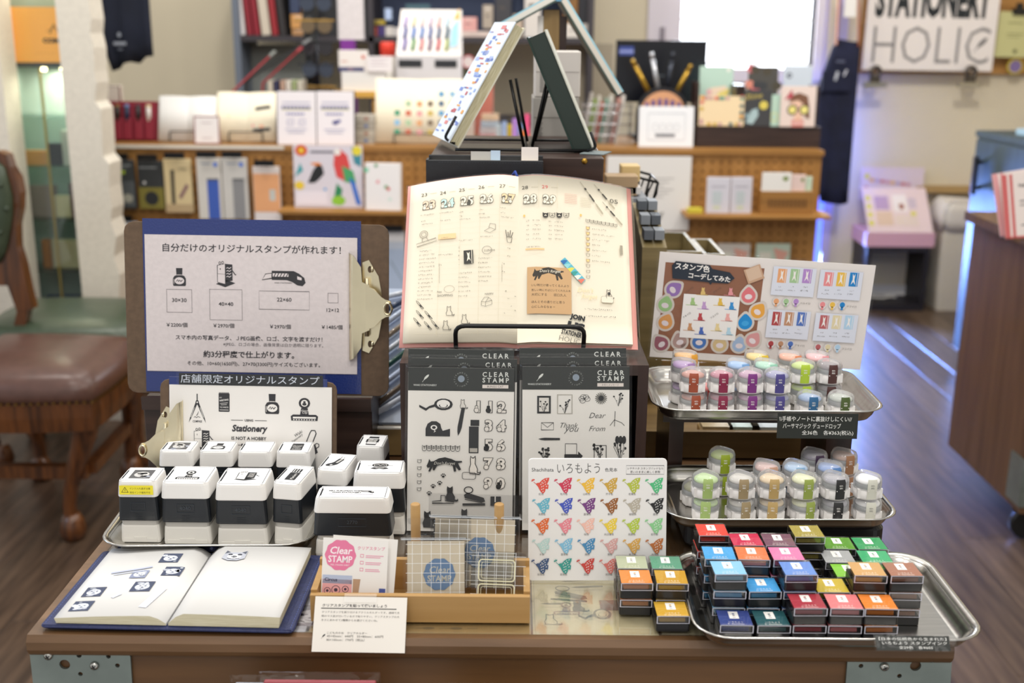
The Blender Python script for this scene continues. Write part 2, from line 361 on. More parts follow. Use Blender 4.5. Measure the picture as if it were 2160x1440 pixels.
def catface(k, c=K, fill=None, t=.7):
    P = [(1, 2), (.6, 9), (3, 7.4), (7, 7.4), (9.4, 9), (9, 2), (7, .4), (3, .4)]
    if fill: k.poly(P, fill); k.up()
    k.line(P, t, c, True)
def catsit(k, c=K, fill=None):
    """sitting cat seen from behind/side"""
    P = [(2, 0), (1.6, 2.6), (2.6, 5.2), (2.4, 8), (2.6, 9.8), (3.6, 8.8), (4.8, 8.8), (5.8, 9.8), (6, 8), (5.8, 5.6), (7.6, 2.6), (7.4, .6), (9.4, .4), (9.6, 1.2), (9.9, .3), (9, -.4), (7, -.2)]
    if fill: k.poly(P, fill); k.up()
    k.line(P, .5, c, True)
def catlong(k, c=K):
    """stretched cat banner"""
    P = [(0, 2.2), (.5, 3.4), (.7, 4.4), (1.2, 3.6), (2, 3.7), (3.4, 4.6), (5.2, 5), (7, 4.5), (8.2, 3.9), (10, 3.9), (10.1, 3.5), (8.9, 3.2), (9.8, 1.2), (9.2, .9), (8.2, 2.2), (8.4, .6), (7.8, .5), (7.4, 2.4), (5.2, 3), (3, 2.3), (2.2, .8), (1.8, .9), (1.8, 2), (1, .4), (.5, .5), (1, 1.8), (.3, 1.6)]
    k.poly(P, c)
def paw(k, c=K):
    k.ell(5, 3, 2.4, 1.9, c, 10)
    for x, y in ((1.6, 5.4), (3.8, 7.4), (6.4, 7.4), (8.6, 5.4)): k.ell(x, y, 1, 1.4, c, 8)
def bird(k, c, w='#efeeec'):
    k.poly([(1.9, 5.9), (3, 6.5), (4.2, 6.6), (5.4, 8), (7.2, 9.2), (9.8, 9.6), (9.5, 7.8), (8.4, 5.6), (9.4, 5.4), (9.1, 2.8), (7.7, 3), (7.4, 1.4), (6.3, 0), (5, 1), (4, 2.6), (3.4, 4), (2.6, 5)], c)
    k.line([(2.2, 5.8), (.8, 7)], .3, c)
    for a in (60, 100, 140, 180): k.ell(.7+.8*math.cos(R_(a)), 7.6+.8*math.sin(R_(a)), .6, .28, c, 6, a)
    k.up()
    for i, (x, y) in enumerate(((5.6, 6.8), (6.8, 7.9), (8.2, 8.6), (5, 5.6), (6.2, 6.2), (7.4, 7), (5.4, 4.2), (6.4, 4.6), (7.6, 5.6), (5.4, 2.6), (6.4, 3), (6.2, 1.4), (8.2, 4.4))): k.ell(x, y, .5, .22, w, 6, 50)
def tape(k, c=K, w=W):
    k.ell(7.2, 6.4, 2.8, 3.2, c); k.poly([(4.6, 5), (3, 4.2), (2, 2.8), (0, 4.8), (0, 6), (2, 4.2), (3, 5.4), (4.6, 6.4)], c); k.up(); k.ell(7.2, 6.6, 2, 2.3, w); k.up(); k.line(arc(7.2, 5.8, 1.2, 160, 380, 6), .3, c)
def dispenser(k, c=K, w=W):
    k.poly([(0, .4), (10, .4), (10, 4.6), (7, 3.4), (6.4, 5), (6, 7.2), (4.4, 8.6), (2.4, 8.6), (.8, 7.2), (0, 4.6)], c); k.up(); k.ell(3.4, 5.2, 1.4, 1.4, w, 10); k.up(); k.ell(3.4, 5.2, .8, .8, c, 8); k.line([(3.4, 3.8), (4, 3.2), (3.4, 2.6)], .3, w)
def stapler(k, c=K, w=W):
    k.poly([(0, 0), (10, .2), (10, 1.2), (0, 1)], c); k.poly([(.6, 4.8), (2, 5.8), (9.4, 3.6), (10, 2), (8.8, 1.6), (1, 3.4)], c); k.ring(2.6, 7, 1.9, 1.4, .4, c); k.line([(1, 2.8), (8.6, 1.4)], .3, c)
def pen(k, c=K):
    k.poly([(0, 0), (1.4, -.4), (3, -.6), (10, -.5), (10, .5), (3, .6), (1.4, .4)], c)
def numcat(k, d, c=K, w=W, dark=False, col=None):
    k.text(d, 5, 0, c, h=10, al='c', bold=.075); k.up(); k.text(d, 5, .35, col or w, h=9.3, al='c', bold=.03); k.up()
    k.ell(3.6, 2.2, 1.7, 2, c if dark else w, 10); k.ring(3.6, 2.2, 1.7, 2, .4, c, 10); k.ell(3.6, 4.8, 1.1, 1, c if dark else w, 8); k.ring(3.6, 4.8, 1.1, 1, .35, c, 8); k.poly([(2.7, 5.2), (2.8, 6.2), (3.4, 5.6)], c); k.poly([(3.9, 5.6), (4.5, 6.2), (4.6, 5.2)], c)
def flower(k, seed, c=K):
    rnd = random.Random(seed)
    for i in range(6):
        x = rnd.uniform(1.5, 8.5); y = rnd.uniform(5, 9.6); k.line([(5, 0), (5+(x-5)*.4, 3.5), (x, y)], .18, c); k.ell(x, y, .7, .6, c, 7); k.ell(5+(x-5)*.5+.4, y*.55, .5, .2, c, 6, 40)
def scrib(k, x, y, w, c, h=1.6, t=.22, seed=0, rot=0):
    """illegible handwriting"""
    rnd = random.Random(seed*131+int(x*7+y*13)); X = x; a = R_(rot)
    while X < x+w-h*.5:
        pts = [(X+rnd.uniform(0, h*.8), y+rnd.uniform(0, h)) for _ in range(3)]
        k.line([(x+(p[0]-x)*math.cos(a)-(p[1]-y)*math.sin(a), y+(p[0]-x)*math.sin(a)+(p[1]-y)*math.cos(a)) for p in pts], t, c)
        if rnd.random() < .6: k.line([(X+h*.1, y+h*rnd.uniform(.3, .8)), (X+h*.75, y+h*rnd.uniform(.3, .9))], t, c)
        X += h*rnd.uniform(.85, 1.1)
def blob(cx, cy, r, n=24, amp=.06, lobes=9): return [(cx+r*(1+amp*math.cos(lobes*t))*math.cos(t), cy+r*(1+amp*math.cos(lobes*t))*math.sin(t)) for t in [2*math.pi*i/n for i in range(n)]]
# ================================================================== ROOM
def wood(name, c1, c2, axis=0, scale=6, rough=.45, stretch=14, bump=.05, coat=0):
    st = [stretch]*3; st[axis] = 1
    return M(name, c1, rough, col2=c2, scale=scale, stretch=tuple(x*.5 for x in st), bump=bump, coat=coat, detail=5)
m_floor = [wood('floor_wood_%d' % i, a, b, axis=1, scale=7, rough=.32, stretch=12) for i, (a, b) in enumerate([('#6b5443', '#4a382c'), ('#63503f', '#44352a'), ('#6f5b49', '#514033'), ('#5d4a3b', '#3f3127')])]
m_plaster = M('plaster', '#e9e2d4', .9, noise=.08, scale=60, bump=.5, bscale=55)
m_wall = M('wall_paint', '#dcd1b8', .9, noise=.05, scale=3, bump=.1)
m_white = M('white_paint', '#e8e6e4', .5)
m_dark = wood('dark_wood', '#3a2620', '#241612', axis=2, scale=8, rough=.35)
m_darkx = wood('dark_wood_flat', '#41302a', '#2b1e1a', axis=0, scale=8, rough=.35)
m_black = M('black_plastic', '#17181b', .35)
m_blackwire = M('black_wire', '#101012', .35, metal=.3)
m_steel = M('brushed_steel', '#c9c7c2', .22, metal=1, noise=.08, scale=20, stretch=(1, 12, 1))
m_zinc = M('zinc_plate', '#8f9a96', .42, metal=.75, noise=.15, scale=25)
m_screw = M('screw_steel', '#c4c4bf', .25, metal=1)
m_paper = M('white_paper', '#f1eeea', .7)
m_cream = M('cream_paper', '#f3ead2', .8)
m_peg = wood('pegboard_wood', '#b07f42', '#96682f', axis=2, scale=5, rough=.55)
m_pegx = wood('shelf_wood', '#b98748', '#9a6c34', axis=0, scale=5, rough=.5)
m_chairwood = wood('walnut', '#6d3f1c', '#3f2210', axis=2, scale=9, rough=.3, coat=.3)
m_clear = CLEAR('clear_acrylic', base=.03, rough=.03, edge=.5)
m_film = CLEAR('cellophane', base=.012, rough=.07, bump=.35, scale=45, edge=.26)
m_glass = CLEAR('glass_pane', tint=(.93, .97, .96), base=.03, rough=.01)

fl = struct(bx('floor', M('subfloor', '#3b2f28', .8), None, -2.6, 2.7, -.6, 4.75, -.05, -.006))
pb = MB(); pb.rbox(-.0698, .0698, 0, 1.191, -.006, 0, .0005, .0005, 1); pme = [pb.mesh('plank') for _ in range(4)]
for me, m in zip(pme, m_floor): me.materials.append(m)
for i in range(37):
    y = -.6-random.uniform(0, 1.1); x = -2.48+i*.14
    while y < 4.75:
        y1 = min(y+1.19, 4.75); o = bpy.data.objects.new('plank', pme[random.randrange(4)])
        if y1 > .1: COL.objects.link(o); o.parent = fl; o.location = (x, y, 0); o.scale = (1, (y1-y)/1.19, 1)
        y += 1.192
# back wall, with an opening for the window (four pieces in one mesh)
WY = 4.75; wx0, wx1, wz0, wz1 = .80, 1.45, 1.145, 2.1
def f(b):
    b.box(-2.6, wx0, WY, WY+.12, 0, 2.8); b.box(wx1, 2.7, WY, WY+.12, 0, 2.8); b.box(wx0, wx1, WY, WY+.12, 0, wz0); b.box(wx0, wx1, WY, WY+.12, wz1, 2.8)
struct(part('wall_back', m_wall, None, f))
struct(bx('wall_right', m_wall, None, 2.7, 2.8, -.6, 4.87, 0, 2.8))
struct(bx('baseboard_back', m_white, None, 1.5, 2.7, WY-.015, WY-.001, 0, .08))
# window: frame, panes of blown-out daylight, blind slats
wn = thing('window_1', 'bright window with white blinds above the postcards', None, T_(0, 0, 0)); struct(wn); del wn['label']
m_day = M('daylight_sky', '#f4f8ff', 1, emit=4.0)
def f(b):
    b.box(wx0-.16, wx0, WY-.02, WY+.1, wz0-.05, wz1); b.box(wx1, wx1+.06, WY-.02, WY+.1, wz0-.05, wz1); b.box(wx0, wx1, WY-.03, WY+.1, wz0-.06, wz0)
part('window_frame', M('lilac_white', '#ddd6e0', .5), wn, f)
bx('pane', m_day, wn, wx0, wx1, WY+.09, WY+.1, wz0, wz1)
for z in [wz0+.02+i*.103 for i in range(5)]:
    bx('blind_slat', C('#f6f8fc'), wn, wx0+.005, wx1-.005, WY+.03, WY+.034, z, z+.012)
bx('handle', C('#8d8590'), wn, .70, .722, WY-.035, WY-.02, 1.24, 1.34, .004)
# cool glass door slit to the right of the pegboard counter
wd = struct(thing('door_1', 'x', None)); del wd['label']
bx('pane', M('door_daylight', '#6f8cff', 1, emit=1.2), wd, 1.50, 1.56, WY-.012, WY-.006, .02, 1.1)
bx('door_frame', C('#bcb2d8'), wd, 1.49, 1.50, WY-.03, WY-.001, 0, 2.1); bx('door_frame', C('#bcb2d8'), wd, 1.56, 1.60, WY-.03, WY-.001, 0, 2.1)

# ---------------- left plaster partition with a torn, wavy edge and a recess
edge = [(185, -160), (183, -60), (186, 0), (192, 40), (190, 70), (197, 100), (199, 150), (203, 175), (200, 215), (212, 230), (216, 300), (217, 330), (230, 345), (230, 395), (236, 440), (233, 465), (245, 500), (240, 540), (252, 580), (250, 640), (262, 700), (258, 760), (272, 820), (276, 870), (268, 893)]
pts = [(PY(u, v, 2.80).x, PY(u, v, 2.80).z) for u, v in edge]
lo = [(PY(u, v, 2.80).x, PY(u, v, 2.80).z) for u, v in [(240, 905), (200, 893), (160, 903)]]
pts = pts+[(x, max(z, .0)) for x, z in lo]+[(-1.455, .0), (-1.455, pts[0][1])]
def f(b):
    b.X = RX(90); b.prism([(x, z) for x, z in pts], -2.92, -2.80); b.X = ID
wl = struct(part('wall_left', m_plaster, None, f))
struct(bx('wall_left_side', m_plaster, None, -2.4, -1.648, 2.80, 2.92, 0, 1.75))
# display case in the recess
dc = thing('display_case', 'narrow glass display case with lit shelves set into the plaster wall', 'display case', T_(-1.55, 2.98, 0))
m_case = M('case_lining', '#a9bcb6', .6)
bx('back_panel', m_case, dc, -.19, .085, .12, .13, 0, 1.75); bx('side_panel', m_case, dc, -.20, -.19, -.055, .13, 0, 1.75); bx('side_panel', m_case, dc, .085, .095, -.055, .13, 0, 1.75)
bx('glass_door', m_glass, dc, -.095, .093, -.055, -.051, .02, 1.75); bx('door_edge', C('#cfd8e4', .25), dc, .078, .092, -.06, -.055, .02, 1.75)
CS = [.30, .50, .68, .86, 1.03]
for z in CS: bx('glass_shelf', CLEAR('shelf_glass', tint=(.78, .88, .85), base=.06, rough=.03), dc, -.189, .084, -.03, .119, z-.006, z)
bx('brass_rail', M('brass_rail', '#b79a4c', .3, metal=1), dc, -.032, -.024, -.05, -.045, .3, 1.19)
bx('top_panel', M('case_top', '#3b4248', .4), dc, -.189, .084, -.04, .119, 1.19, 1.205)
for x, y in ((-.025, -.02), (.072, -.03), (0, .08)):
    part('spot_lamp', M('lamp_glow', '#ffe9b8', 1, emit=9), dc, lambda b: b.cyl(x, y, 1.178, 1.19, .009, 12))
ob = thing('sign_box', 'glowing orange sign box lettered in black on top of the display case', 'sign', T_(-1.55, 2.98, 1.206))
bx('box', M('orange_glow', '#f0a548', .5, emit=.45), ob, -.185, .08, -.03, .1, 0, .178)
k = Ink(); k.text('COMB', 20, 62, '#2a1c10', h=17, w=70, al='c', bold=.06); k.line([(10, 92), (26, 122), (42, 92)], 4, '#9a6a2c'); k.line([(0, 100), (26, 112)], 2, '#9a6a2c'); k.text('- - - - - -', -40, 30, '#c98a3c', w=60); k.build('lettering', ob, fn=lambda x, y: (x, y, 0), mtx=T_(0, -.031, 0) @ RX(90))
area('case_lamp', (-1.57, 3.0, 1.175), (-1.57, 3.02, 0), .05, 1.0, (1, .9, .7), sy=.14)
area('sign_lamp', (-1.63, 2.90, 1.52), (-1.6, 2.97, 1.25), .06, .5, (1, .85, .6))
ci = [(-.075, 3, .09, .05, '#c98b4d', 'leather box', 'orange leather box'), (-.005, 3, .05, .075, '#1d2533', 'case', 'black eyeglass case'), (.045, 3, .05, .12, '#b9b9ae', 'bottle box', 'grey carton with a black cap'), (.082, 3, .02, .045, '#9fd42c', 'tag', 'lime green tag'),
      (-.07, 2, .1, .11, '#8f7f79', 'album', 'dusty mauve album'), (.005, 2, .055, .075, '#dccfa4', 'card', 'cream card'), (.06, 2, .06, .12, '#6b4a49', 'box', 'maroon patterned box'),
      (-.07, 1, .03, .1, '#b06a28', 'book', 'rust coloured book'), (.0, 1, .1, .1, '#c3b58c', 'print', 'beige illustrated card'), (.075, 1, .06, .05, '#2f4763', 'tin', 'navy tin'),
      (-.03, 0, .12, .1, '#2c4568', 'pouch', 'dark blue pouch'), (.07, 0, .06, .11, '#8a8a4a', 'booklet', 'olive booklet')]
for x, s, w, h, c, nm, lb in ci:
    o = part(nm.replace(' ', '_'), C(c, .5), None, lambda b: b.rbox(-w/2, w/2, -.015, .015, 0, h, .003, .002), T_(-1.55+x-.02, 3.0, CS[s]+.0005))
    tag(o, lb+' standing on a shelf of the narrow display case', nm.split()[-1])

# ---------------- hanging aprons
m_denim = M('navy_denim', '#171c3a', .85, noise=.4, scale=14, bump=.2)
def cloth(b, pts, y, d=.012, folds=5, amp=.012):
    """hanging cloth from outline columns (x, ztop, zbot)"""
    n = len(pts); rows = 9; vs = []; 
    for s in (0, 1):
        for i, (x, zt, zb) in enumerate(pts):
            for j in range(rows):
                t = j/(rows-1); vs.append((x, y+s*d+amp*math.sin(i*2.1+t*1.5)*(.3+t), zt+(zb-zt)*t))
    fs = []
    for s in (0, 1):
        o = s*n*rows
        for i in range(n-1):
            for j in range(rows-1):
                q = (o+i*rows+j, o+i*rows+j+1, o+(i+1)*rows+j+1, o+(i+1)*rows+j); fs.append(q if s == 0 else q[::-1])
    o = n*rows
    for j in range(rows-1):
        fs.append((j, o+j, o+j+1, j+1)); a = (n-1)*rows; fs.append((a+j, a+j+1, o+a+j+1, o+a+j))
    for i in range(n-1):
        fs.append((i*rows, (i+1)*rows, o+(i+1)*rows, o+i*rows)); a = rows-1; fs.append((i*rows+a, o+i*rows+a, o+(i+1)*rows+a, (i+1)*rows+a))
    b.add(vs, fs, True)
ap = thing('apron', 'navy denim apron with tan leather straps hanging beside the window', 'apron', ID)
Y = 4.55
def col(u, vt, vb): p = PY(u, vt, Y); q = PY(u, vb, Y); return (p.x, p.z, q.z)
part('cloth', m_denim, ap, lambda b: cloth(b, [col(1730, 175, 330), col(1742, 140, 385), col(1756, 100, 425), col(1768, 82, 428), col(1785, 85, 430), col(1800, 88, 432), col(1812, 88, 432), col(1817, 90, 428)], Y))
def strap(u0, u1, v1, u2, v2):
    a, b_, c_, d_ = PY(u0, -140, Y-.012), PY(u1, v1, Y-.012), PY(u2, v2, Y-.012), None
    part('strap', M('tan_leather', '#96532c', .5, noise=.2), ap, lambda b: (b.bar(a, b_, .026, .006), b.bar(b_, c_, .024, .006)))
strap(1780, 1768, 20, 1764, 95); strap(1808, 1812, 20, 1811, 98)
part('pocket', m_denim, ap, lambda b: b.box(PY(1745, 0, Y).x, PY(1806, 0, Y).x, Y-.022, Y-.012, PY(1770, 192, Y).z, PY(1770, 150, Y).z))
part('care_tag', m_paper, ap, lambda b: b.box(PY(1780, 0, Y).x, PY(1805, 0, Y).x, Y-.022, Y-.019, PY(1790, 36, Y).z, PY(1790, -40, Y).z))
p = PY(1770, 160, Y-.024); k = Ink(); k.text('WAKI', 0, 60, '#8f95b0', w=40, al='c'); k.line([(-20, -20), (-12, 20), (-6, 18), (-14, -22)], 5, '#c6cad6'); k.line([(22, 0), (34, 28)], 8, '#d8dae6'); k.build('badge', ap, mtx=Matrix.Translation(p) @ RX(90))
a2 = thing('apron', 'dark navy apron with a small white emblem hanging behind the plaster wall', 'apron', ID); Y2 = 3.55
def col2(u, vb): p = PY(u, -120, Y2); q = PY(u, vb, Y2); return (p.x, p.z, q.z)
part('cloth', M('navy_cotton', '#1a2033', .9, noise=.3, scale=10), a2, lambda b: cloth(b, [col2(196, 70), col2(204, 110), col2(216, 150), col2(228, 145), col2(240, 134), col2(256, 130), col2(272, 134), col2(290, 120), col2(306, 118)], Y2))
p = PY(253, 95, Y2-.02); k = Ink(); k.ell(0, 38, 7, 9, '#9aa0ae'); k.rect(-24, 0, 48, 12, '#9aa0ae'); k.rect(-9, -18, 18, 6, '#6d7382'); k.build('emblem', a2, mtx=Matrix.Translation(p) @ RX(90))
part('strap', C('#8d4a44'), a2, lambda b: b.bar(PY(200, -60, Y2-.02), PY(212, 20, Y2-.02), .02, .005))

# ---------------- chairs
def chair(label, mleather, corners, zs, legs, rail=.075):
    c = thing('dining_chair', label, 'chair', ID)
    P = [Vector(p) for p in corners]; n = 4; cx = sum(P, Vector((0, 0)))/n
    # outline with slightly bowed sides
    out = []
    for i in range(4):
        a, b_ = P[i], P[(i+1) % 4]; nrm = Vector(((b_-a).y, -(b_-a).x)).normalized()
        for s in range(8):
            t = s/8; out.append(a.lerp(b_, t)+nrm*.02*math.sin(math.pi*t))
    ring = lambda q, z: [(cx.x+(p.x-cx.x)*q, cx.y+(p.y-cx.y)*q, z) for p in out]
    b = MB(); b.loft([ring(.985, zs-.055), ring(1.0, zs-.04), ring(.995, zs-.02), ring(.95, zs), ring(.85, zs+.016), ring(.6, zs+.03), ring(.25, zs+.036)], smooth=True); b.build('seat', mleather, c)
    b = MB(); b.loft([ring(.97, zs-.055-rail), ring(.985, zs-.055-rail*.5), ring(.985, zs-.055)], smooth=False); b.build('seat_rail', m_chairwood, c)
    pts = ring(1.003, zs-.05); b = MB()
    for i in range(0, len(pts)):
        q0, q1 = Vector(pts[i]), Vector(pts[(i+1) % len(pts)])
        for s in range(3):
            q = q0.lerp(q1, s/3); b.cb(q.x, q.y, q.z, .006, .006, .006)
    o = b.build('brass_nail_trim', M('brass_nail', '#9a7a44', .35, metal=1), c); o['kind'] = 'stuff'
    for (tx, ty, fx, fy) in legs:
        t, f_ = Vector((tx, ty, zs-.06)), Vector((fx, fy, 0)); path = []; rs = []
        for s in range(9):
            q = s/8; p = t.lerp(f_, q); bow = math.sin(q*math.pi*1.0)*.018-math.sin(q*math.pi*2)*.012
            d = (f_-t); d.z = 0
            p += (d.normalized()*bow if d.length > 0 else Vector((bow, 0, 0))); path.append(p); rs.append([.034, .036, .032, .027, .023, .020, .018, .020, .026][s])
        b = MB(); b.tube(path, .03, 8, rs=rs); lg = b.build('leg', m_chairwood, c)
        b = MB(); b.lathe([(.022, 0), (.032, .01), (.036, .03), (.030, .055), (.02, .075)], 10); b.build('carved_foot', m_chairwood, lg, T_(fx, fy, 0))
    return c
m_brown = M('brown_leather', '#5d4037', .33, noise=.2, scale=40, bump=.12); m_green = M('green_leather', '#44503f', .33, noise=.15, scale=40, bump=.12)
c1 = chair('dining chair with a brown leather seat nearest the table at left', m_brown, [(-1.50, 1.77), (-1.06, 1.78), (-1.07, 2.20), (-1.48, 2.22)], .46, [(-1.09, 1.83, -1.17, 1.85), (-1.09, 2.16, -1.15, 2.27), (-1.46, 1.83, -1.44, 1.86), (-1.44, 2.18, -1.42, 2.26)])
def f(b): b.bar((-1.46, 1.86, .19), (-1.12, 1.86, .19), .03, .035); b.bar((-1.12, 1.88, .19), (-1.13, 2.2, .19), .03, .03)
part('stretcher', m_chairwood, c1, f)
c2 = chair('dining chair with a green leather seat and buttoned green back', m_green, [(-1.60, 2.30), (-1.12, 2.29), (-1.12, 2.70), (-1.60, 2.70)], .45, [(-1.15, 2.36, -1.16, 2.38), (-1.15, 2.64, -1.17, 2.66), (-1.57, 2.36, -1.58, 2.36), (-1.57, 2.62, -1.58, 2.62)])
# backrest of the green chair: shaped frame and buttoned pad
Yb = 2.33
fr = [(-40, 300), (0, 318), (18, 325), (26, 352), (40, 375), (46, 405), (45, 440), (38, 475), (40, 520), (52, 560), (62, 610), (72, 650), (40, 655), (20, 600), (-40, 600)]
fr = [p for p in fr if p[0] > -40]; fr = fr+[(-120-u, v) for u, v in reversed(fr)]
q = [(PY(u, v, Yb).x, PY(u, v, Yb).z) for u, v in fr]
def f(b): b.X = RX(90); b.prism(q, -Yb-.03, -Yb+.015); b.X = ID
part('back_frame', m_chairwood, c2, f)
fr2 = [(-60, 332), (-5, 340), (10, 352), (20, 385), (27, 415), (28, 450), (22, 490), (14, 530), (2, 555), (-60, 560)]; fr2 = fr2+[(-120-u, v) for u, v in reversed(fr2[1:-1])]
q2 = [(PY(u, v, Yb-.02).x, PY(u, v, Yb-.02).z) for u, v in fr2]; cc = (sum(p[0] for p in q2)/len(q2), sum(p[1] for p in q2)/len(q2))
def f(b):
    b.X = RX(90); b.loft([[(cc[0]+(x-cc[0])*s, cc[1]+(z-cc[1])*s, zz) for x, z in q2] for s, zz in ((1, -Yb+.014), (.98, -Yb+.028), (.85, -Yb+.042), (.5, -Yb+.05))], smooth=True); b.X = ID
part('back_pad', m_green, c2, f)
for u, v in ((0, 390), (14, 440), (0, 490), (-30, 440), (-60, 390), (-60, 490), (-95, 440), (-120, 390), (-120, 490)):
    p = PY(u, v, Yb-.045); part('button', m_green, c2, lambda b: b.lathe([(.007, 0), (.006, .004), (.001, .006)], 8), Matrix.Translation(p) @ RX(90))
for uu, sg in ((-176, 1), (56, -1)):
    qq = PY(uu, 652, Yb); part('back_post', m_chairwood, c2, lambda b: b.bar((qq.x+sg*.06, 2.335, .34), (qq.x, 2.335, qq.z+.02), .036, .032))

# ---------------- right side: teal cabinet, crate shelf
cb = thing('cabinet', 'dark teal wooden cabinet with a black bar handle at the right edge', 'cabinet', T_(1.85, 3.64, 0) @ RZ(-90+3.5))
m_teal = wood('teal_paint', '#34464b', '#2a3a40', axis=2, scale=6, rough=.5)
bx('body', m_teal, cb, .0, 1.1, 0.0, .5, .06, .93); bx('plinth', M('plinth', '#22282b', .6), cb, .02, 1.08, .03, .48, 0, .06); bx('top_board', m_teal, cb, -.008, 1.108, -.008, .5, .93, .953)
h = bx('door_panel', m_teal, cb, .015, .62, -.012, 0, .08, .92)
part('handle', C('#111315', .3), h, lambda b: (b.rbox(.07, .098, -.045, -.03, .71, .86, .004), b.box(.078, .09, -.03, -.012, .73, .745), b.box(.078, .09, -.03, -.012, .83, .845)))
o = bx('book', [C('#a8c6d8')], None, -.09, .09, -.06, .06, 0, .022, mtx=T_(2.02, 3.42, .9545) @ RZ(14)); tag(o, 'pale blue book lying on the dark teal cabinet', 'book')
bb = thing('storage_bin', 'bright cyan plastic bin on top of the dark teal cabinet', 'bin', T_(2.07, 3.16, .9545))
part('tub', M('cyan_plastic', '#8fe0f5', .35), bb, lambda b: b.rstack([(0, .13, .12, .015), (.075, .145, .135, .02), (.078, .15, .14, .02), (.078, .135, .125, .018), (.01, .12, .11, .015)], cap1=True))
o = bx('carton', M('brown_print', '#5a4a4a', .5, col2='#7a5a50', scale=25), None, -.1, .1, -.06, .06, 0, .19, r=.003, mtx=T_(2.06, 3.15, .966)); tag(o, 'dark brown printed carton standing in the cyan bin', 'carton')
# crate shelf with zinc corner plates
cs = thing('crate_shelf', 'open plywood crate shelf with zinc corner plates at the right edge', 'shelf', T_(1.32, 1.86, 0))
m_crate = wood('crate_wood', '#6a4c32', '#523822', axis=2, scale=5, rough=.5)
bx('side_board', m_crate, cs, .03, .06, .0, .5, .1, .80); bx('side_board', m_crate, cs, .6, .63, .0, .5, .1, .80); bx('shelf_board', m_crate, cs, .06, .6, .02, .5, .22, .245); bx('front_lip', m_crate, cs, .03, .63, -.02, 0, .1, .24); bx('top_board', m_crate, cs, .0, .65, -.02, .5, .80, .825); bx('bottom_board', m_crate, cs, .06, .6, 0, .5, .1, .12)
for z0, z1 in ((.12, .25), (.70, .83)):
    me = plate([(0, z0), (.07, z0), (.1, z0+.02), (.1, z1-.01), (.07, z1), (0, z1)], [(.03, z0+.03, .008), (.06, z0+.07, .006), (.03, z0+.1, .006)], .003)
    link('corner_plate', me, cs, [m_zinc], T_(.025, -.024, 0) @ RX(90)); bx('corner_flange', m_zinc, cs, .022, .026, -.024, .06, z0, z1)
for x in (.08, .58): part('caster', m_black, cs, lambda b: (b.cyl(0, 0, -.012, .012, .04, 14), b.box(-.03, .03, .03, .075, -.02, .02)), T_(x, .05, .042) @ RX(90) @ RY(0))
for i, (c, lb, r) in enumerate([('#c9404a', 'red packet', 6), ('#7f74b8', 'violet packet', -4), ('#d9d4e4', 'pale packet', 2)]):
    o = bx('sachet', C(c, .35), None, -.05, .05, -.035, .035, 0, .012, r=.004, mtx=T_(1.47+i*.012, 1.95+i*.07, .246) @ RZ(r*6)); tag(o, lb+' lying on the lower board of the crate shelf', 'packet')
lf = []
for i, (u, v, c, rz, lb) in enumerate([(2112, 490, '#e8a9ac', 10, 'behind'), (2122, 495, '#d56b6b', 6, 'in front')]):
    p = PY(u, v, 1.9-i*.03); t = thing('leaflet', 'pink striped leaflet standing %s of its pair on the crate shelf' % lb, 'leaflet', lean((p.x, p.y, .83), 12, 0, rz))
    sheet('paper', .12, .16, C('#f2e6e2'), t, t=.002); k = Ink(); k.rect(0, 0, 14, 160, c); k.rect(20, 0, 8, 160, c); k.rect(0, 0, 120, 5, c)
    if i: k.text('Hel', 42, 126, '#33333a', h=9, bold=.03); k.rect(42, 90, 50, 3, '#555560'); k.rect(42, 80, 44, 3, '#777'); k.rect(42, 30, 40, 3, '#555560')
    k.build('print', t)
# ---------------- sign, clips, pinboard, pink display, paper bag at the back right
pbd = bx('pinboard', m_pegx, None, 0, 1.05, 0, .02, 0, .9, mtx=T_(PY(1818, 0, WY-.03).x+.01, WY-.03, PY(1900, 155, WY-.03).z)); tag(pbd, 'brown wooden pinboard on the back wall behind the white sign', 'board')
sg = thing('sign', 'white board sign with large black and grey lettering on the pinboard', 'sign', lean(PY(1819, 147, 4.64), 0, 0, -.3))
sw = PY(2092, 147, 4.64).x-PY(1819, 147, 4.64).x
sheet('board', sw, .62, M('sign_white', '#ece4e0', .5), sg, t=.012); k = Ink(); mm = sw*1000/272
k.text('STATIONERY', sw*500, 240, '#1f2428', w=sw*890, h=170, al='c', bold=.05); k.text('HOLIC', sw*510, 33, '#8b8788', w=sw*900, h=170, al='c', bold=-.012)
k.up(); k.at(sw*850, 95, 6); m_feather(k, '#6d6a6c'); k.reset(); k.build('lettering', sg, z=.001)
def bulldog(label, p, s=1.0, par=None, upside=True):
    t = thing('bulldog_clip', label, 'clip', Matrix.Translation(p)); mt = M('dark_steel', '#5d5650', .35, metal=.9)
    part('jaw', M('nickel', '#b9b2a4', .3, metal=1), t, lambda b: b.rbox(-.058*s, .058*s, -.012, .012, -.012, .012, .004)); part('lever', mt, t, lambda b: b.box(-.024*s, .024*s, -.008, .008, .012, .04))
    part('ring', mt, t, lambda b: (setattr(b, 'X', T_(0, 0, .062) @ RX(90)), b.lathe([(.012, -.006), (.03, -.006), (.03, .006), (.012, .006), (.012, -.006)], 16, cap0=False, cap1=False)))
    return t
bulldog('steel bulldog clip hanging under the left corner of the white sign', PY(1844, 179, 4.61)); bulldog('steel bulldog clip hanging under the right corner of the white sign', PY(2045, 179, 4.61))
gp = thing('notice', 'pale yellow-green paper notice clipped to the pinboard', 'notice', lean(PY(2097, 120, 4.66), 0, 0, -1)); sheet('paper', .16, .21, C('#c6c38b'), gp, t=.006)
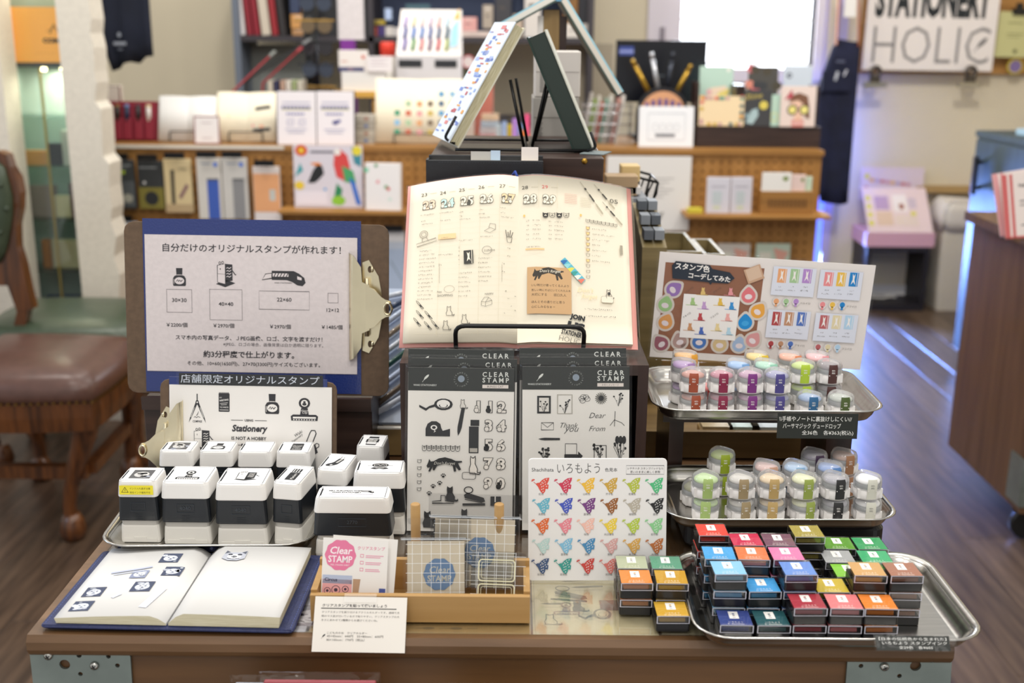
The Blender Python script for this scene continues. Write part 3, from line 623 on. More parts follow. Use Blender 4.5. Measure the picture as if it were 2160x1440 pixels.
k = Ink(); k.rect(45, 155, 70, 6, '#9a9868'); k.rect(45, 105, 80, 5, '#9a9868'); k.rect(50, 92, 60, 4, '#9a9868'); k.ell(95, 28, 10, 10, '#6d6b48'); k.build('print', gp, z=.001)
part('clip', C('#17150f'), gp, lambda b: (b.box(.06, .12, .195, .225, -.012, .012), b.box(.075, .105, .225, .25, -.006, .006)))
st = thing('keyring', 'round purple and yellow keyring hanging below the notice', 'keyring', lean(PY(2140, 140, 4.68), 0)); part('disc', C('#7d6a9c'), st, lambda b: b.cyl(0, 0, 0, .008, .03)); part('rim', C('#c9b43c'), st, lambda b: b.lathe([(.03, 0), (.038, .0), (.038, .01), (.03, .01), (.03, 0)], 16, cap0=False, cap1=False))
# black cube stool with pink display on it
s0 = PZ(1818, 655, 0); s1 = PZ(1946, 655, 0); sw2 = s1.x-s0.x
stl = thing('cube_stool', 'open black cube stool under the pink display box', 'stool', T_(s0.x, s0.y, 0)); mS = M('black_ply', '#232026', .5)
bx('side_board', mS, stl, 0, .02, 0, .26, 0, .32); bx('side_board', mS, stl, sw2-.02, sw2, 0, .26, 0, .32); bx('top_board', mS, stl, .02, sw2-.02, 0, .26, .295, .32); bx('bottom_board', mS, stl, .02, sw2-.02, 0, .26, 0, .03)
pk = thing('display_box', 'pink countertop display box with clear lid on the black cube stool', 'display box', T_(s0.x-.012, s0.y, .3205)); pw = sw2+.03; mP = M('pink_card', '#d9a9bb', .5)
bx('tray', mP, pk, 0, pw, 0, .24, 0, .07); 
def f(b): b.X = T_(0, .0, .07) @ RX(48); b.box(.01, pw-.01, 0, .26, -.004, 0)
fp = part('slanted_panel', C('#e6cfd0'), pk, f)
k = Ink(); L = pw*1000
for i in range(4): k.rect(20, 40+i*48, 22, 26, '#d8d23c')
k.rect(60, 130, 70, 80, '#b99cc0'); k.rect(60, 40, 80, 80, '#dcc0a8'); k.rect(150, 120, 70, 100, '#efe6e2'); k.ell(190, 150, 14, 18, '#b06a58'); k.rect(230, 90, 26, 30, '#d8d23c'); k.rect(225, 140, 40, 60, '#cdbcc8'); k.rect(150, 40, 110, 60, '#e2cfc4'); k.build('goods_print', pk, mtx=T_(0, 0, .07) @ RX(48), z=.001)
sheet('header_card', pw-.02, .16, C('#dccbd2'), pk, lean((.01, .2, .2), 3), t=.003); k = Ink()
for i in range(9): k.ell(30+i*26, 60+(i*37 % 40), 12, 9, ['#c98a98', '#d9a64a', '#b3a0c0', '#c46a70'][i % 4])
k.rect(20, 105, 22, 22, '#d8d23c'); k.build('header_print', pk, mtx=lean((.01, .2, .2), 3), z=.0006)
def f(b): b.X = T_(0, -.004, .075) @ RX(48); b.box(.005, pw-.005, 0, .25, .012, .015)
part('clear_lid', m_film, pk, f)
b1 = PZ(1950, 656, 0); bg = thing('paper_bag', 'tall off-white paper sack standing by the back wall', 'sack', T_(b1.x+.05, b1.y+.0, 0)); mB = M('sack_paper', '#cbc3b4', .8, bump=.4, bscale=14)
part('sack', mB, bg, lambda b: b.loft([[(.14+x, .1+y, z) for x, y in rrect(.135*q, .09*q, .02, 3)] for z, q in ((0, .95), (.1, 1), (.3, 1.02), (.46, .98), (.5, 1.03))], cap1=False)); part('crumpled_liner', M('sack_liner', '#d8d0c6', .5, bump=.8, bscale=25), bg, lambda b: b.loft([[(.14+x*(1+.06*math.sin(9*i)), .1+y, z+.012*math.sin(5*i)) for i, (x, y) in enumerate(rrect(.137*q, .092*q, .03, 6))] for z, q in ((.40, 1.05), (.45, 1.1), (.50, 1.06), (.535, .95))], smooth=True))
k = Ink(); k.rect(0, 0, 70, 34, '#4a4542'); k.up()
for i in range(3): k.rect(10+i*18, 8, 12, 17, '#8d867c')
k.build('label_patch', bg, mtx=lean((.16, .003, .24), 0), z=.006)
o = bx('wall_ledge', C('#a98a58'), None, 0, .5, 0, .06, 0, .03, mtx=T_(b1.x-.03, WY-.062, .56)); tag(o, 'tan wooden ledge along the back wall behind the sack', 'ledge')
cbx = thing('power_cord', 'white power plug and cord lying inside the black cube stool', 'cord', T_(s0.x+.06, s0.y+.17, .0305)); part('cable', C('#e6e2da'), cbx, lambda b: b.tube([(0, 0, .01), (.03, -.04, .008), (.08, -.05, .008), (.12, -.02, .01), (.15, -.03, .008)], .006, 6)); part('plug', C('#efece6'), cbx, lambda b: b.rbox(-.02, .02, -.015, .02, 0, .08, .008))
# ================================================================== THE TABLE
T = .79
m_top = wood('table_wood', '#7b5b3d', '#5e4329', axis=0, scale=7, rough=.42, stretch=10)
m_apron = wood('apron_wood', '#6e4c2a', '#54381d', axis=0, scale=6, rough=.45, stretch=12)
tb = thing('display_table', 'brown wooden display table with zinc corner plates', 'table', ID)
def f(b):
    prof = [(-.012, .768), (-.015, .773), (-.015, .781), (-.011, .787), (1.05, .787), (1.05, .765), (-.009, .765)]
    b.loft([[(x, y, z) for y, z in prof] for x in (-.445, .41)])
part('tabletop', m_top, tb, f)
bx('front_apron', m_apron, tb, -.445, .41, -.004, .02, .55, .765); bx('back_apron', m_apron, tb, -.445, .41, 1.02, 1.04, .55, .765)
for x0 in (-.445, .386): bx('side_apron', m_apron, tb, x0, x0+.024, .02, 1.02, .55, .765)
for x0 in (-.43, .335):
    for y0 in (.02, .96): bx('leg', m_apron, tb, x0, x0+.06, y0, y0+.06, 0, .55)
# corner plates on the apron (outline and holes read from the photograph)
def Q(u, v): p = PY(u, v, -.006); return (p.x, p.z)
for nm, out, hol, scr in [
    ('l', [(62, 1357), (258, 1365), (276, 1382), (284, 1500), (78, 1500)], [(138, 1399, 11.5), (168, 1380, 5.5), (230, 1382, 5), (249, 1401, 5), (171, 1419, 5)], [(104, 1380), (201, 1401)]),
    ('r', [(1800, 1372), (2008, 1366), (2000, 1500), (1778, 1500), (1787, 1388)], [(1930, 1402, 12), (1899, 1383, 5.5), (1834, 1384, 5), (1815, 1402, 5), (1896, 1423, 5)], [(1963, 1385), (1864, 1403)])]:
    me = plate([Q(*p) for p in out], [(*Q(u, v), r/2290) for u, v, r in hol], .003); pl = link('corner_plate', me, tb, [m_zinc], T_(0, -.0062, 0) @ RX(90))
    for u, v in scr:
        x, z = Q(u, v); sc = part('screw', m_screw, pl, lambda b: b.lathe([(.0042, .001), (.004, .0025), (.0025, .0036), (.0005, .004)], 14), T_(x, z, .001))
        part('slot', C('#2b2b2b'), pl, lambda b: (b.box(-.0022, .0022, -.0004, .0004, .0037, .0046), b.box(-.0004, .0004, -.0022, .0022, .0037, .0046)), T_(x, z, .001) @ RZ(28))
# clear desk mat over printed sheets
ps = []
def psheet(x, y, w, h, label, draw, c='#d9c9a4'):
    t = thing('printed_sheet', label, 'paper', T_(x, y, .7874)); sheet('paper', w, h, M('kraft_cream_'+c[1:], c, .7), t, t=.0003); k = Ink(); draw(k); k.build('print', t); return t
G1 = '#6a6250'
def d1(k):
    k.at(30, 105, 3.6, 10); pen(k, G1); k.at(40, 92, 3.2, 6); pen(k, G1); k.at(18, 66, 3.6, -8); stapler(k, G1); k.at(8, 58, 2.6); pen(k, G1); k.at(36, 44, 1.9); catsit(k, G1, G1); k.at(66, 46, 2); k.rect(0, 0, 10, 10, '#8a6a5a'); k.at(20, 36, 2.6); m_clip(k, '#9a7a68', '#d9c9a4'); k.at(44, 18, 3.2); tape(k, G1, '#d9c9a4'); k.at(8, 18, 2); catsit(k, G1); k.at(92, 66, 1); paw(k, G1); k.at(99, 60, 1); paw(k, G1); k.reset(); k.frame(2, 2, 112, 130, .4, '#a89a78')
def d2(k):
    for i, (x, y) in enumerate([(20, 88), (70, 92), (46, 74)]): k.ring(x+8, y, 11, 9, .5, G1, 18)
    k.at(24, 104, 2.2); pen(k, G1); k.at(30, 104, 2, 50); pen(k, G1); k.at(14, 34, 2.2); catlong(k, G1); k.at(44, 22, 1.6); catsit(k, G1); k.ring(72, 40, 13, 10, .5, G1); k.ring(92, 24, 16, 9, .5, G1); k.text('birthday', 44, 38, G1, w=20)
psheet(.022, -.003, .117, .135, 'cream printed sheet with cat and stationery drawings under the desk mat', d1)
psheet(.142, -.001, .115, .135, 'cream printed sheet with round postmarks under the desk mat by the ink pads', d2, '#d6c8a8')
def d3(k):
    for i in range(6): k.ell(10+i*26, 9, 6, 2.2, G1); k.rect(20+i*26, 8.5, 10, 1, G1)
    k.frame(1, 1, 208, 26, .4, '#a89a78')
psheet(-.19, -.003, .21, .10, 'brown printed strip of patterns under the desk mat by the price card', d3, '#b99a6a')
def d4(k): k.at(10, 10, 4); m_photo(k, 4, '#7a6a78', '#e6dfe6'); k.at(52, 30, 3); catsit(k, '#8f86a0')
psheet(-.22, -.002, .033, .12, 'lilac printed sheet peeking out beside the blue notebook cover', d4, '#d9d6e2')
mat_ = thing('desk_mat', 'clear plastic desk mat covering the tabletop', 'mat', ID); bx('mat', CLEAR('mat_clear', tint=(.97, .98, .97), base=.02, rough=.08, edge=.7), mat_, -.43, .40, -.006, .40, .7882, .79, r=.006)

# ---------------- open notebook in a navy leather cover (lower left)
nb = thing('notebook', 'open notebook with stamped portraits in a navy leather cover', 'notebook', T_(-.315, .068, T) @ RZ(-1.5))
m_navy = M('navy_leather', '#27315f', .5, noise=.25, scale=150, bump=.4, bscale=700)
def slab(b, x0, x1, y0, y1, z0, z1): b.rbox(x0, x1, y0, y1, z0, z1, .005, .001)
part('cover', m_navy, nb, lambda b: slab(b, -.118, .118, -.077, .080, .0005, .0035))
k = Ink(); 
for s in (-1, 1):
    for i in range(34): k.rect(s*114.5-.25, -72+i*4.2, .5, 2.6, '#5566a8')
k.build('stitching', nb, z=.0037)['kind'] = 'stuff'
for s in (-1, 1): bx('cover_flap', m_navy, nb, *((-.116, -.072) if s < 0 else (.07, .116)), -.076, -.0745, .0036, .0042)
def pagez(x):  # height of a page block across the spread, 0 at the spine
    a = abs(x); return .004+(.0125 if x > 0 else .0095)*min(1, a/.014)**.6*(1-.45*max(0, (a-.02)/.085)**1.5 if x < 0 else 1-.12*max(0, (a-.02)/.085)**2)
def block(sgn):
    b = MB(); n = 14; xs = [sgn*(.001+.1045*i/n) for i in range(n+1)]; rings = []
    ys = (-.073, .073)
    top = [[(x, y, pagez(x)) for y in ys] for x in xs]; bot = [[(x*.985, y, .0042) for y in ys] for x in xs]
    vs = [p for r in top for p in r]+[p for r in bot for p in r]; m = 2*(n+1); fs = []
    for i in range(n):
        a = 2*i; q = [(a, a+2, a+3, a+1), (m+a, m+a+1, m+a+3, m+a+2), (a, m+a, m+a+2, a+2), (a+1, a+3, m+a+3, m+a+1)]; fs += q if sgn > 0 else [t[::-1] for t in q]
    e = 2*n; q = [(e, m+e, m+e+1, e+1)]; fs += q if sgn > 0 else [t[::-1] for t in q]; b.add(vs, fs, False); return b
m_page = M('notebook_page', '#dedddb', .75); m_pedge = M('page_edge', '#e3dcc0', .8, col2='#cfc6a4', scale=60, stretch=(1, 1, 40))
for s in (-1, 1):
    o = block(s).build('page_block', [m_page, m_pedge], nb)
    for p in o.data.polygons:
        if abs(p.normal.z) < .7: p.material_index = 1
    for p in o.data.polygons: p.use_smooth = abs(p.normal.z) > .7
k = Ink()
for sd, x, y, s in [(1, -44, 36, 20), (2, -32, 7, 19), (3, -96, -34, 19), (4, -97, -62, 19), (5, -52, -26, 20)]:
    k.at(x, y, s/10); m_photo(k, sd, '#454d66', '#d9deea')
k.at(-62, 2, 1.6); m_photo(k, 6, '#8d95b0', '#e6eaf2'); k.reset(); k.line([(-84, 14), (-56, 22), (-46, 26)], 3, '#b9c0d4'); k.line([(-80, 10), (-52, 18)], 2, '#c9cfde')
k.line([(-28, -58), (-20, -20)], 8, '#dcdfea'); k.line([(-58, -30), (-64, -38)], 4, '#d3d8e4')
k.at(20, 36, 2.4); k.poly([(0, 2), (.6, 9), (3, 7.4), (7, 7.6), (9.6, 9.2), (9.8, 2), (7, 0), (3, 0)], '#b9bdc8'); k.up(); k.ell(5, 3.6, 3, 2.2, '#e6e8ee'); k.ell(3, 5.4, 1, .8, '#3a3f4a'); k.ell(7, 5.4, 1, .8, '#3a3f4a'); k.ell(5, 3.4, 1.2, .9, '#2a2e38'); k.line([(2.4, 1.8), (5, 1.2), (7.6, 1.9)], .5, '#3a3f4a'); k.poly([(.4, 6), (.8, 9), (2.6, 7.4)], '#5a5f6c'); k.poly([(7.4, 7.4), (9.4, 9), (9.4, 6)], '#5a5f6c'); k.reset()
k.build('stamped_portraits', nb, fn=lambda x, y: (x, y, pagez(x)), z=.0004)
part('bookmark_ribbon', C('#232a4a'), nb, lambda b: b.tube([(.0, .073, .012), (.002, .082, .009), (-.003, .09, .003)], .0018, 5))

# ---------------- stainless trays
def tray(label, cx, cy, w, d, z, yaw=0, h=.017):
    t = thing('tray', label, 'tray', T_(cx, cy, z) @ RZ(yaw)); hx, hy = w/2, d/2; e = .0007
    prof = [(0, -.012), (.002, -.008), (.007, -.004), (h-.002, -.001), (h, .002), (h+.0012, .005), (h, .006), (h-.001, .0045), (h-.0012, .0015), (h-.003, -.002), (.008, -.0055), (.0032, -.0095), (.0016, -.013)]
    b = MB(); b.rstack([(zz, hx+o, hy+o, .028+o) for zz, o in prof], n=6, smooth=True); b.build('pan', m_steel, t); return t
tray('stainless tray under the white rubber stamps', -.322, .213, .215, .143, T, 2)

# ---------------- self-inking stamps
m_cap = M('stamp_white', '#efedea', .38); m_band = M('stamp_black', '#1d2126', .32); m_neck = M('stamp_grey', '#b9b6b0', .5); m_base = M('stamp_base_white', '#e6e3dc', .42)
def stamp(label, cx, cy, w, d, h=.070, yaw=0, z=T, draw=None, sc=.03, code='', yellow=False):
    t = thing('self_inking_stamp', label, 'stamp', T_(cx, cy, z) @ RZ(yaw), 'white self-inking stamps'); a, c = w/2, d/2
    hb, hn, hk = .285*h, .365*h, .75*h
    ba = part('base', m_base, t, lambda b: b.rstack([(0, a*.95, c*.95, .002), (.003, a*.97, c*.97, .003), (hb*.9, a*.94, c*.94, .004), (hb, a*.92, c*.92, .003)]))
    part('base_catch', m_base, ba, lambda b: (b.box(-a*.8, a*.8, -c*.99, -c*.9, .001, .005), b.box(-a*.3, a*.3, -c*1.0, -c*.9, .003, .0065)))
    part('neck', m_neck, t, lambda b: b.rstack([(hb, a*.90, c*.93, .004), (hn+.002, a*.90, c*.93, .004)]))
    bd = part('band', m_band, t, lambda b: b.rstack([(hn, a*.98, c*.98, .003), (hn+.001, a, c, .004), (hk, a*.95, c*.95, .005)]))
    k = Ink(); k.frame(-a*350, -h*30, a*700, h*130, .4, '#3a4047')
    if code: k.text(code, 0, h*12, '#444a52', h=h*60, al='c')
    for i in range(3): k.rect(-a*170, -h*(90+i*35), a*340, .35, '#2b3036')
    k.build('embossing', bd, mtx=T_(0, -c*.985, hn+(hk-hn)*.5) @ RX(90-2.5), z=.0004)
    cp = part('cap', m_cap, t, lambda b: b.rstack([(hk, a*.97, c*.97, .005), (hk+.001, a*.98, c*.98, .006), (hk+h*.12, a*.955, c*.955, .006), (h-.003, a*.935, c*.935, .007), (h-.0008, a*.915, c*.915, .007), (h, a*.88, c*.88, .006)], n=4))
    lw, ld = a*1.72, c*1.72; k = Ink(); k.rr(-lw*500, -ld*500, lw*1000, ld*1000, 1.5, '#f7f7f8'); k.up(); k.line(rrect(lw*480, ld*470, 1.5, 3), .6, '#2a2d33', True); k.rect(-lw*480, -ld*330, 1.4, ld*600, '#2a2d33'); k.up()
    if draw: draw(k, lw*1000, ld*1000)
    k.build('label_window', cp, mtx=T_(0, 0, h), z=.0001)
    if yellow:
        k = Ink(); k.rect(-18, -5, 36, 10, '#f0e23a'); k.up(); k.text('インク入れ過ぎ注意', -7, .6, '#30301c', w=22); k.text('他社インク補充不可', -7, -3.8, '#30301c', w=22); k.line([(-15.5, -2.5), (-12, 3), (-8.5, -2.5)], .5, '#30301c', True); k.rect(-12.2, -1.2, .5, 2.4, '#30301c'); k.build('caution_sticker', cp, mtx=T_(0, -c*.962, hk+h*.12) @ RX(90-6), z=.0014)
    return t
def D(fn, s, ox=0, oy=0, rot=0):
    def g(k, w, d): k.at(ox-5*s*math.cos(R_(rot))+5*s*math.sin(R_(rot)), oy-5*s*math.sin(R_(rot))-5*s*math.cos(R_(rot)), s, rot); fn(k); k.reset()
    return g
def dphoto(sd):
    def g(k, w, d): k.at(-w*.3, -d*.32, 1, 0, w*.06, d*.064); m_photo(k, sd, '#5a5a5c', '#c9c8c6'); k.reset()
    return g
def dblank(k, w, d):
    for i in range(4): k.rect(-w*.34, d*.2-i*d*.14, w*.66, .4, '#e4e6f0')
def dlong(k, w, d):
    k.text('MILL EUROPEAN KNIFE', -w*.12, 1.5, K, w=w*.5, bold=.05, al='c'); k.text('WAKI STATIONERY', -w*.1, -3, K, w=w*.44, bold=.05, al='c'); k.at(w*.06, -5.4, 1.7, -6); m_knife(k); k.reset(); k.line([(-w*.36, -6.4), (w*.3, -6.0)], .5, '#6a5a90')
zt = T+.0022
def SP(u, v, z, d): p = PZ(u, v, z); return p.x, p.y+d/2
def st(label, u, v, w, d, yaw=0, z=zt, **k): x, y = SP(u, v, z, d); return stamp(label, x, y, w, d, yaw=yaw, z=z, **k)
st('white stamp with a yellow caution sticker at the left end', 297, 1144, .044, .044, yellow=True, draw=dphoto(11))
st('white stamp labelled with a bulldog clip drawing, second in the front row', 396, 1148, .053, .053, draw=D(m_clip, 2.6, 0, -2), code='4040')
st('white stamp labelled with a pencil sharpener, third in the front row', 512, 1152, .056, .053, draw=D(m_sharpener, 2.6, 2, 0), code='4040')
st('narrow white stamp with a marker pen label at the front right of the tray', 616, 1150, .033, .058, yaw=-9, draw=D(m_marker, 3.2))
BY = .262
for lb, u, w, fn in [('white stamp with a grey photograph label at the back left corner', 371, .041, dphoto(12)), ('white stamp with an ink bottle label in the back row', 455, .040, D(m_bottle, 2.0, 0, 0)), ('white stamp with a faded blank label in the back row', 537, .041, dblank), ('white stamp with a writing pad label in the back row', 618, .041, D(m_notepad, 2.1, 2, 0))]:
    p = PY(u, 990, BY); stamp(lb, p.x, BY+.02, w, .04, z=zt, draw=fn, h=.070)
x, y = SP(745, 1174, T, .036); stamp('large wide white stamp with a long cutter knife label', x, y, .083, .036, z=T, h=.066, draw=dlong, code='2770')
x, y = SP(745, 1174, T, .036)
p = PY(795, 1050, .205); stamp('white stamp with an ornate round emblem label beside the clear stamps', p.x+.002, .225, .058, .042, z=T, h=.072, draw=D(m_watch, 2.3))
p = PY(693, 1020, .215); stamp('narrow white stamp with a cutter knife label', p.x+.006, .245, .036, .056, yaw=-8, z=T, h=.069, draw=D(lambda k: m_knife(k), 3.2, 0, 0, -105))
p = PY(784, 985, .29); stamp('small white stamp with a glue stick label by the dark display box', p.x, .305, .034, .046, yaw=-4, z=T, h=.072, draw=D(m_glue, 2.9))

# ---------------- clipboards
m_hard = M('hardboard', '#6b5643', .7, noise=.2, scale=120); m_brass = M('brass', '#efe4c4', .24, metal=1, noise=.08, scale=20); m_bluefile = M('blue_folder', '#273878', .18, coat=.4, bump=.25, scale=420)
def boardclip(t, x, y, rot, s=1.0):
    """lever clip with riveted base plate, local +x points out of the sheet"""
    X = T_(x, y, .0) @ RZ(rot) @ Matrix.Diagonal((s*.66, s*1.05, s, 1))
    base = [(.0, -.052), (.012, -.055), (.03, -.036), (.036, -.015), (.036, .015), (.03, .036), (.012, .055), (0, .052)]
    me = plate(base, [(.014, .044, .004), (.014, -.044, .004)], .0012); link('clip_base', me, t, [m_brass], X @ T_(-.004, 0, .0016))
    def f(b):
        b.X = X
        # jaw lip: bent strip
        pr = [(-.028, .0045), (-.0275, .009), (-.018, .013), (-.004, .0155), (-.002, .016), (.012, .017)]
        hs = [.064, .063, .060, .047, .030, .026]
        top = [[(xx, hh*sg, zz) for sg in (-1, -.5, 0, .5, 1)] for (xx, zz), hh in zip(pr, hs)]
        vs = [p for r in top for p in r]; n = 5; fs = []
        for i in range(5):
            for j in range(4): fs.append((i*n+j, (i+1)*n+j, (i+1)*n+j+1, i*n+j+1))
        off = len(vs); vs2 = [(a, b2, c-.0012) for a, b2, c in vs]; b.add(vs+vs2, fs+[tuple(off+i for i in q[::-1]) for q in fs]+[(i, i+1, off+i+1, off+i) for i in range(4)], True)
    part('clip_jaw', m_brass, t, f)
    lev = [(.0, -.026), (.016, -.022), (.03, -.013), (.038, -.010), (.046, -.009), (.052, 0), (.046, .009), (.038, .010), (.03, .013), (.016, .022), (0, .026)]
    me = plate(lev, [(.042, 0, .0055)], .0016); link('clip_lever', me, t, [m_brass], X @ T_(.005, 0, .0172) @ RY(-8))
    def f(b): b.X = X; b.tube([(.006, -.034, .009), (.006, .034, .009)], .0045, 8); 
    part('clip_spring', m_brass, t, f); 
    def f(b): b.X = X @ T_(.047, 0, .0246); b.lathe([(.0058, 0), (.0085, .0), (.0075, .003), (.006, .003), (.0058, 0)], 14, cap0=False, cap1=False)
    part('eyelet', m_brass, t, f)
    for yy in (-.044, .044): part('rivet', m_brass, t, lambda b: b.lathe([(.0036, 0), (.003, .0012), (.0012, .0018)], 10), X @ T_(.014, yy, .0022))
# large landscape clipboard on a dark stand
A = PY(270, 828, .402); B = PY(820, 832, .402); cw = B.x-A.x
cl = thing('clipboard', 'large hardboard clipboard with a custom stamp price list', 'clipboard', lean((A.x, .402, A.z), 8.5, 0, -.3))
chh = .213
bx('board', m_hard, cl, 0, cw, 0, chh, -.003, 0, r=.012, e=.0005)
f0 = .0235; fw = .268
sheet('blue_folder', fw, .2145, m_bluefile, cl, T_(f0, .0025, .0012), t=.001)
pp = thing('price_list', 'white price list for custom stamps held by the large clipboard', 'paper', cl.matrix_world @ T_(.0255, .0285, .0022) @ RZ(-.2)); sheet('paper', .261, .169, M('recycled_paper', '#e2d9da', .8, noise=.06, scale=160, bump=.15), pp, t=.0004, r=0)
k = Ink(); G = '#3b3a3f'; k.L = 0
k.text('自分だけのオリジナルスタンプが作れます！', 22, 157, G, w=219, bold=.012)
k.at(32, 112, 2.0, 0, 1, 1.22); m_bottle(k, '#38383c', '#e2d9da'); k.at(86, 112, 2.5, 0, 1, 1.35); m_sharpener(k, '#38383c', '#e2d9da'); k.at(144, 101, 5.4); m_knife(k, '#38383c', '#e2d9da'); k.reset(); k.text('WAKI STATIONERY', 159, 118, G, w=22)
for x, y, w, h, s, px, pr in [(26, 78, 31, 30, '30×30', 25, '￥2200/個'), (79, 69, 40, 40, '40×40', 83, '￥2970/個'), (140, 84, 62, 24, '22×60', 153, '￥2970/個')]:
    k.frame(x, y, w, h, .4, '#6b666a'); k.text(s, x+w/2, y+h/2-1.6, G, w=18, al='c', bold=.012); k.text(pr, px, 58.5, G, w=26, bold=.01)
k.frame(225, 94, 12.5, 12.5, .4, '#6b666a'); k.text('12×12', 231, 82, G, w=15.5, al='c', bold=.012); k.text('￥1485/個', 217, 59, G, w=26, bold=.01)
k.text('スマホ内の写真データ、ＪPEG画像、ロゴ、文字を渡すだけ！', 36, 42, G, w=182, bold=.012); k.text('※JPEG、ロゴの場合、画像背景は白か透明に限ります。', 95, 34, '#6d686c', w=124)
k.text('約3分程度で仕上がります。', 70, 19, G, w=113, bold=.02); k.text('その他、10×60(1650円)、27×70(3300円)サイズもございます。', 50, 7.5, G, w=165, bold=.008)
k.v = [(x, y*.169/.179, l) for x, y, l in k.v]; k.build('print', pp)
boardclip(cl, .296, .112, 0, 1.0)
cs_ = thing('clipboard_stand', 'dark wooden block holding up the large clipboard', 'stand', T_(A.x+.02, .395, T)); hh = A.z-T-.006
bx('block', m_darkx, cs_, .0, .285, 0, .12, 0, hh, r=.002); bx('ledge', m_darkx, cs_, .0, .285, -.006, .0, hh-.012, hh+.0045); bx('back_rest', m_darkx, cs_, .08, .2, .055, .063, hh, hh+.16)
# small clipboard in front
A2 = PY(328, 1000, .292); B2 = PY(716, 1000, .292); w2 = .207
c2b = thing('clipboard', 'small hardboard clipboard with a sheet of stationery drawings', 'clipboard', lean((-.413, .296, T), 10, 0, -.6)); h2 = .143
bx('board', m_hard, c2b, 0, w2, 0, h2, -.003, 0, r=.010, e=.0005)
sheet('blue_folder', .185, h2+.002, m_bluefile, c2b, T_(.011, .001, .0012), t=.001)
sp = thing('drawing_sheet', 'white sheet of stationery stamp drawings on the small clipboard', 'paper', c2b.matrix_world @ T_(.0115, .0, .0020)); sheet('paper', .190, .137, m_paper, sp, t=.0004)
k = Ink()
k.L = 0; DY = -6
k.at(20, 97+DY, 2.5, 0, 1, 1.4); m_compass(k, '#38383c'); k.at(54, 112+DY, 2.0, 0, 1, 1.1); m_notepad(k, '#38383c'); k.at(110, 110+DY, 2.05, 0, 1, 1.2); m_bottle(k, '#38383c', '#f1eeea'); k.at(142, 102+DY, 3.2, 0, 1, .9); m_clip(k, '#38383c', '#f1eeea'); k.at(26, 66+DY, 2.4, 0, 1, 1.1); m_sharpener(k, '#38383c', '#f1eeea'); k.at(146, 64+DY, 2.9); m_binder(k, '#38383c', '#f1eeea'); k.reset()
k.text('USING', 93, 101+DY, G, w=10, al='c', bold=.03); k.rect(72, 102+DY, 14, .6, G); k.rect(100, 102+DY, 14, .6, G); k.text('Stationery', 93, 86.5+DY, G, w=41, h=10.5, al='c', bold=.035, shear=.18); k.text('IS NOT A HOBBY', 93, 79+DY, G, w=41, al='c', bold=.02)
k.rect(72, 72.6+DY, 42, .6, G); k.rect(84, 71+DY, 18, 3.6, G); k.up(); k.text('IT IS', 93, 71.8+DY, '#f1eeea', h=2, al='c'); k.build('print', sp)
ti = thing('title_strip', 'black laminated strip with white lettering above the drawing sheet', 'label', c2b.matrix_world @ T_(.023, .1373, .0024)); sheet('card', .168, .0135, M('black_card', '#202326', .35), ti, t=.0004); k = Ink(); k.text('店舗限定オリジナルスタンプ', 2, 2.2, '#d9e0ec', w=162, h=10); k.build('lettering', ti); part('laminate', m_film, ti, lambda b: b.box(-.003, .171, -.0015, .0155, .0004, .0006))
boardclip(c2b, .012, .062, 180, .85)
# ================================================================== CENTRE OF THE TABLE
# ---------------- dark open-front box that carries the planner
bxx0, bxx1, bY, bZ = -.1245, .1525, .262, .970
pbx = thing('display_riser', 'dark wooden open-front box carrying the open planner', 'riser', ID); mi = M('riser_inside', '#20243a', .6)
bx('side_panel', m_dark, pbx, bxx0, bxx0+.012, bY, bY+.16, T, bZ); bx('side_panel', m_dark, pbx, bxx1-.012, bxx1, bY, bY+.16, T, bZ)
bx('top_panel', m_darkx, pbx, bxx0+.012, bxx1-.012, bY, bY+.16, bZ-.012, bZ); bx('bottom_panel', m_darkx, pbx, bxx0+.012, bxx1-.012, bY, bY+.16, T, T+.01); bx('back_panel', mi, pbx, bxx0+.012, bxx1-.012, bY+.15, bY+.16, T+.01, bZ-.012)
# ---------------- open planner on a wire stand
PA = 33; PO = Vector((.006, .300, bZ+.010)); PM_ = lean(PO, PA); HP = .212
def pn(x, y):
    q = (x/.13)**2; t = y/HP
    return -(.003+.028*t)*q+.006*min(1, abs(x)/.02)*(1-abs(x)/.2)+.006
pl = thing('planner', 'open weekly planner with handwritten notes and cat stamps', 'planner', PM_)
def page(sgn, off, x1, y0, y1, th, rr=.008):
    b = MB(); n = 16; m = 8; xs = [sgn*(x1*i/n) for i in range(n+1)]; vs = []; fs = []
    for lay in (0, 1):
        for i, x in enumerate(xs):
            for j in range(m+1):
                y = y0+(y1-y0)*j/m
                vs.append((x, y, pn(x, y)+off-lay*th))
    st_ = (n+1)*(m+1)
    for i in range(n):
        for j in range(m):
            a = i*(m+1)+j; q = (a, a+m+1, a+m+2, a+1); q = q if sgn > 0 else q[::-1]; fs.append(q); fs.append(tuple(st_+t for t in q[::-1]))
    def side(idx):
        for p, r in zip(idx[:-1], idx[1:]): fs.append((p, r, st_+r, st_+p))
    side([i*(m+1) for i in range(n+1)]); side([i*(m+1)+m for i in range(n+1)][::-1]); side([n*(m+1)+j for j in range(m+1)]); b.add(vs, fs, True); return b
m_pg = M('planner_page', '#e8e0cc', .75); m_pink = M('pink_cover', '#e2a29a', .6)
for s in (-1, 1):
    page(s, 0, .1305 if s < 0 else .1315, .002, HP-.002, .007).build('page_block', m_pg, pl)
    page(s, -.0072, .135 if s < 0 else .138, -.002, HP+.002, .0022).build('cover', m_pink, pl)
    page(s, -.0096, .1375 if s < 0 else .1415, -.004, HP+.005, .0008).build('clear_sleeve', m_film, pl)
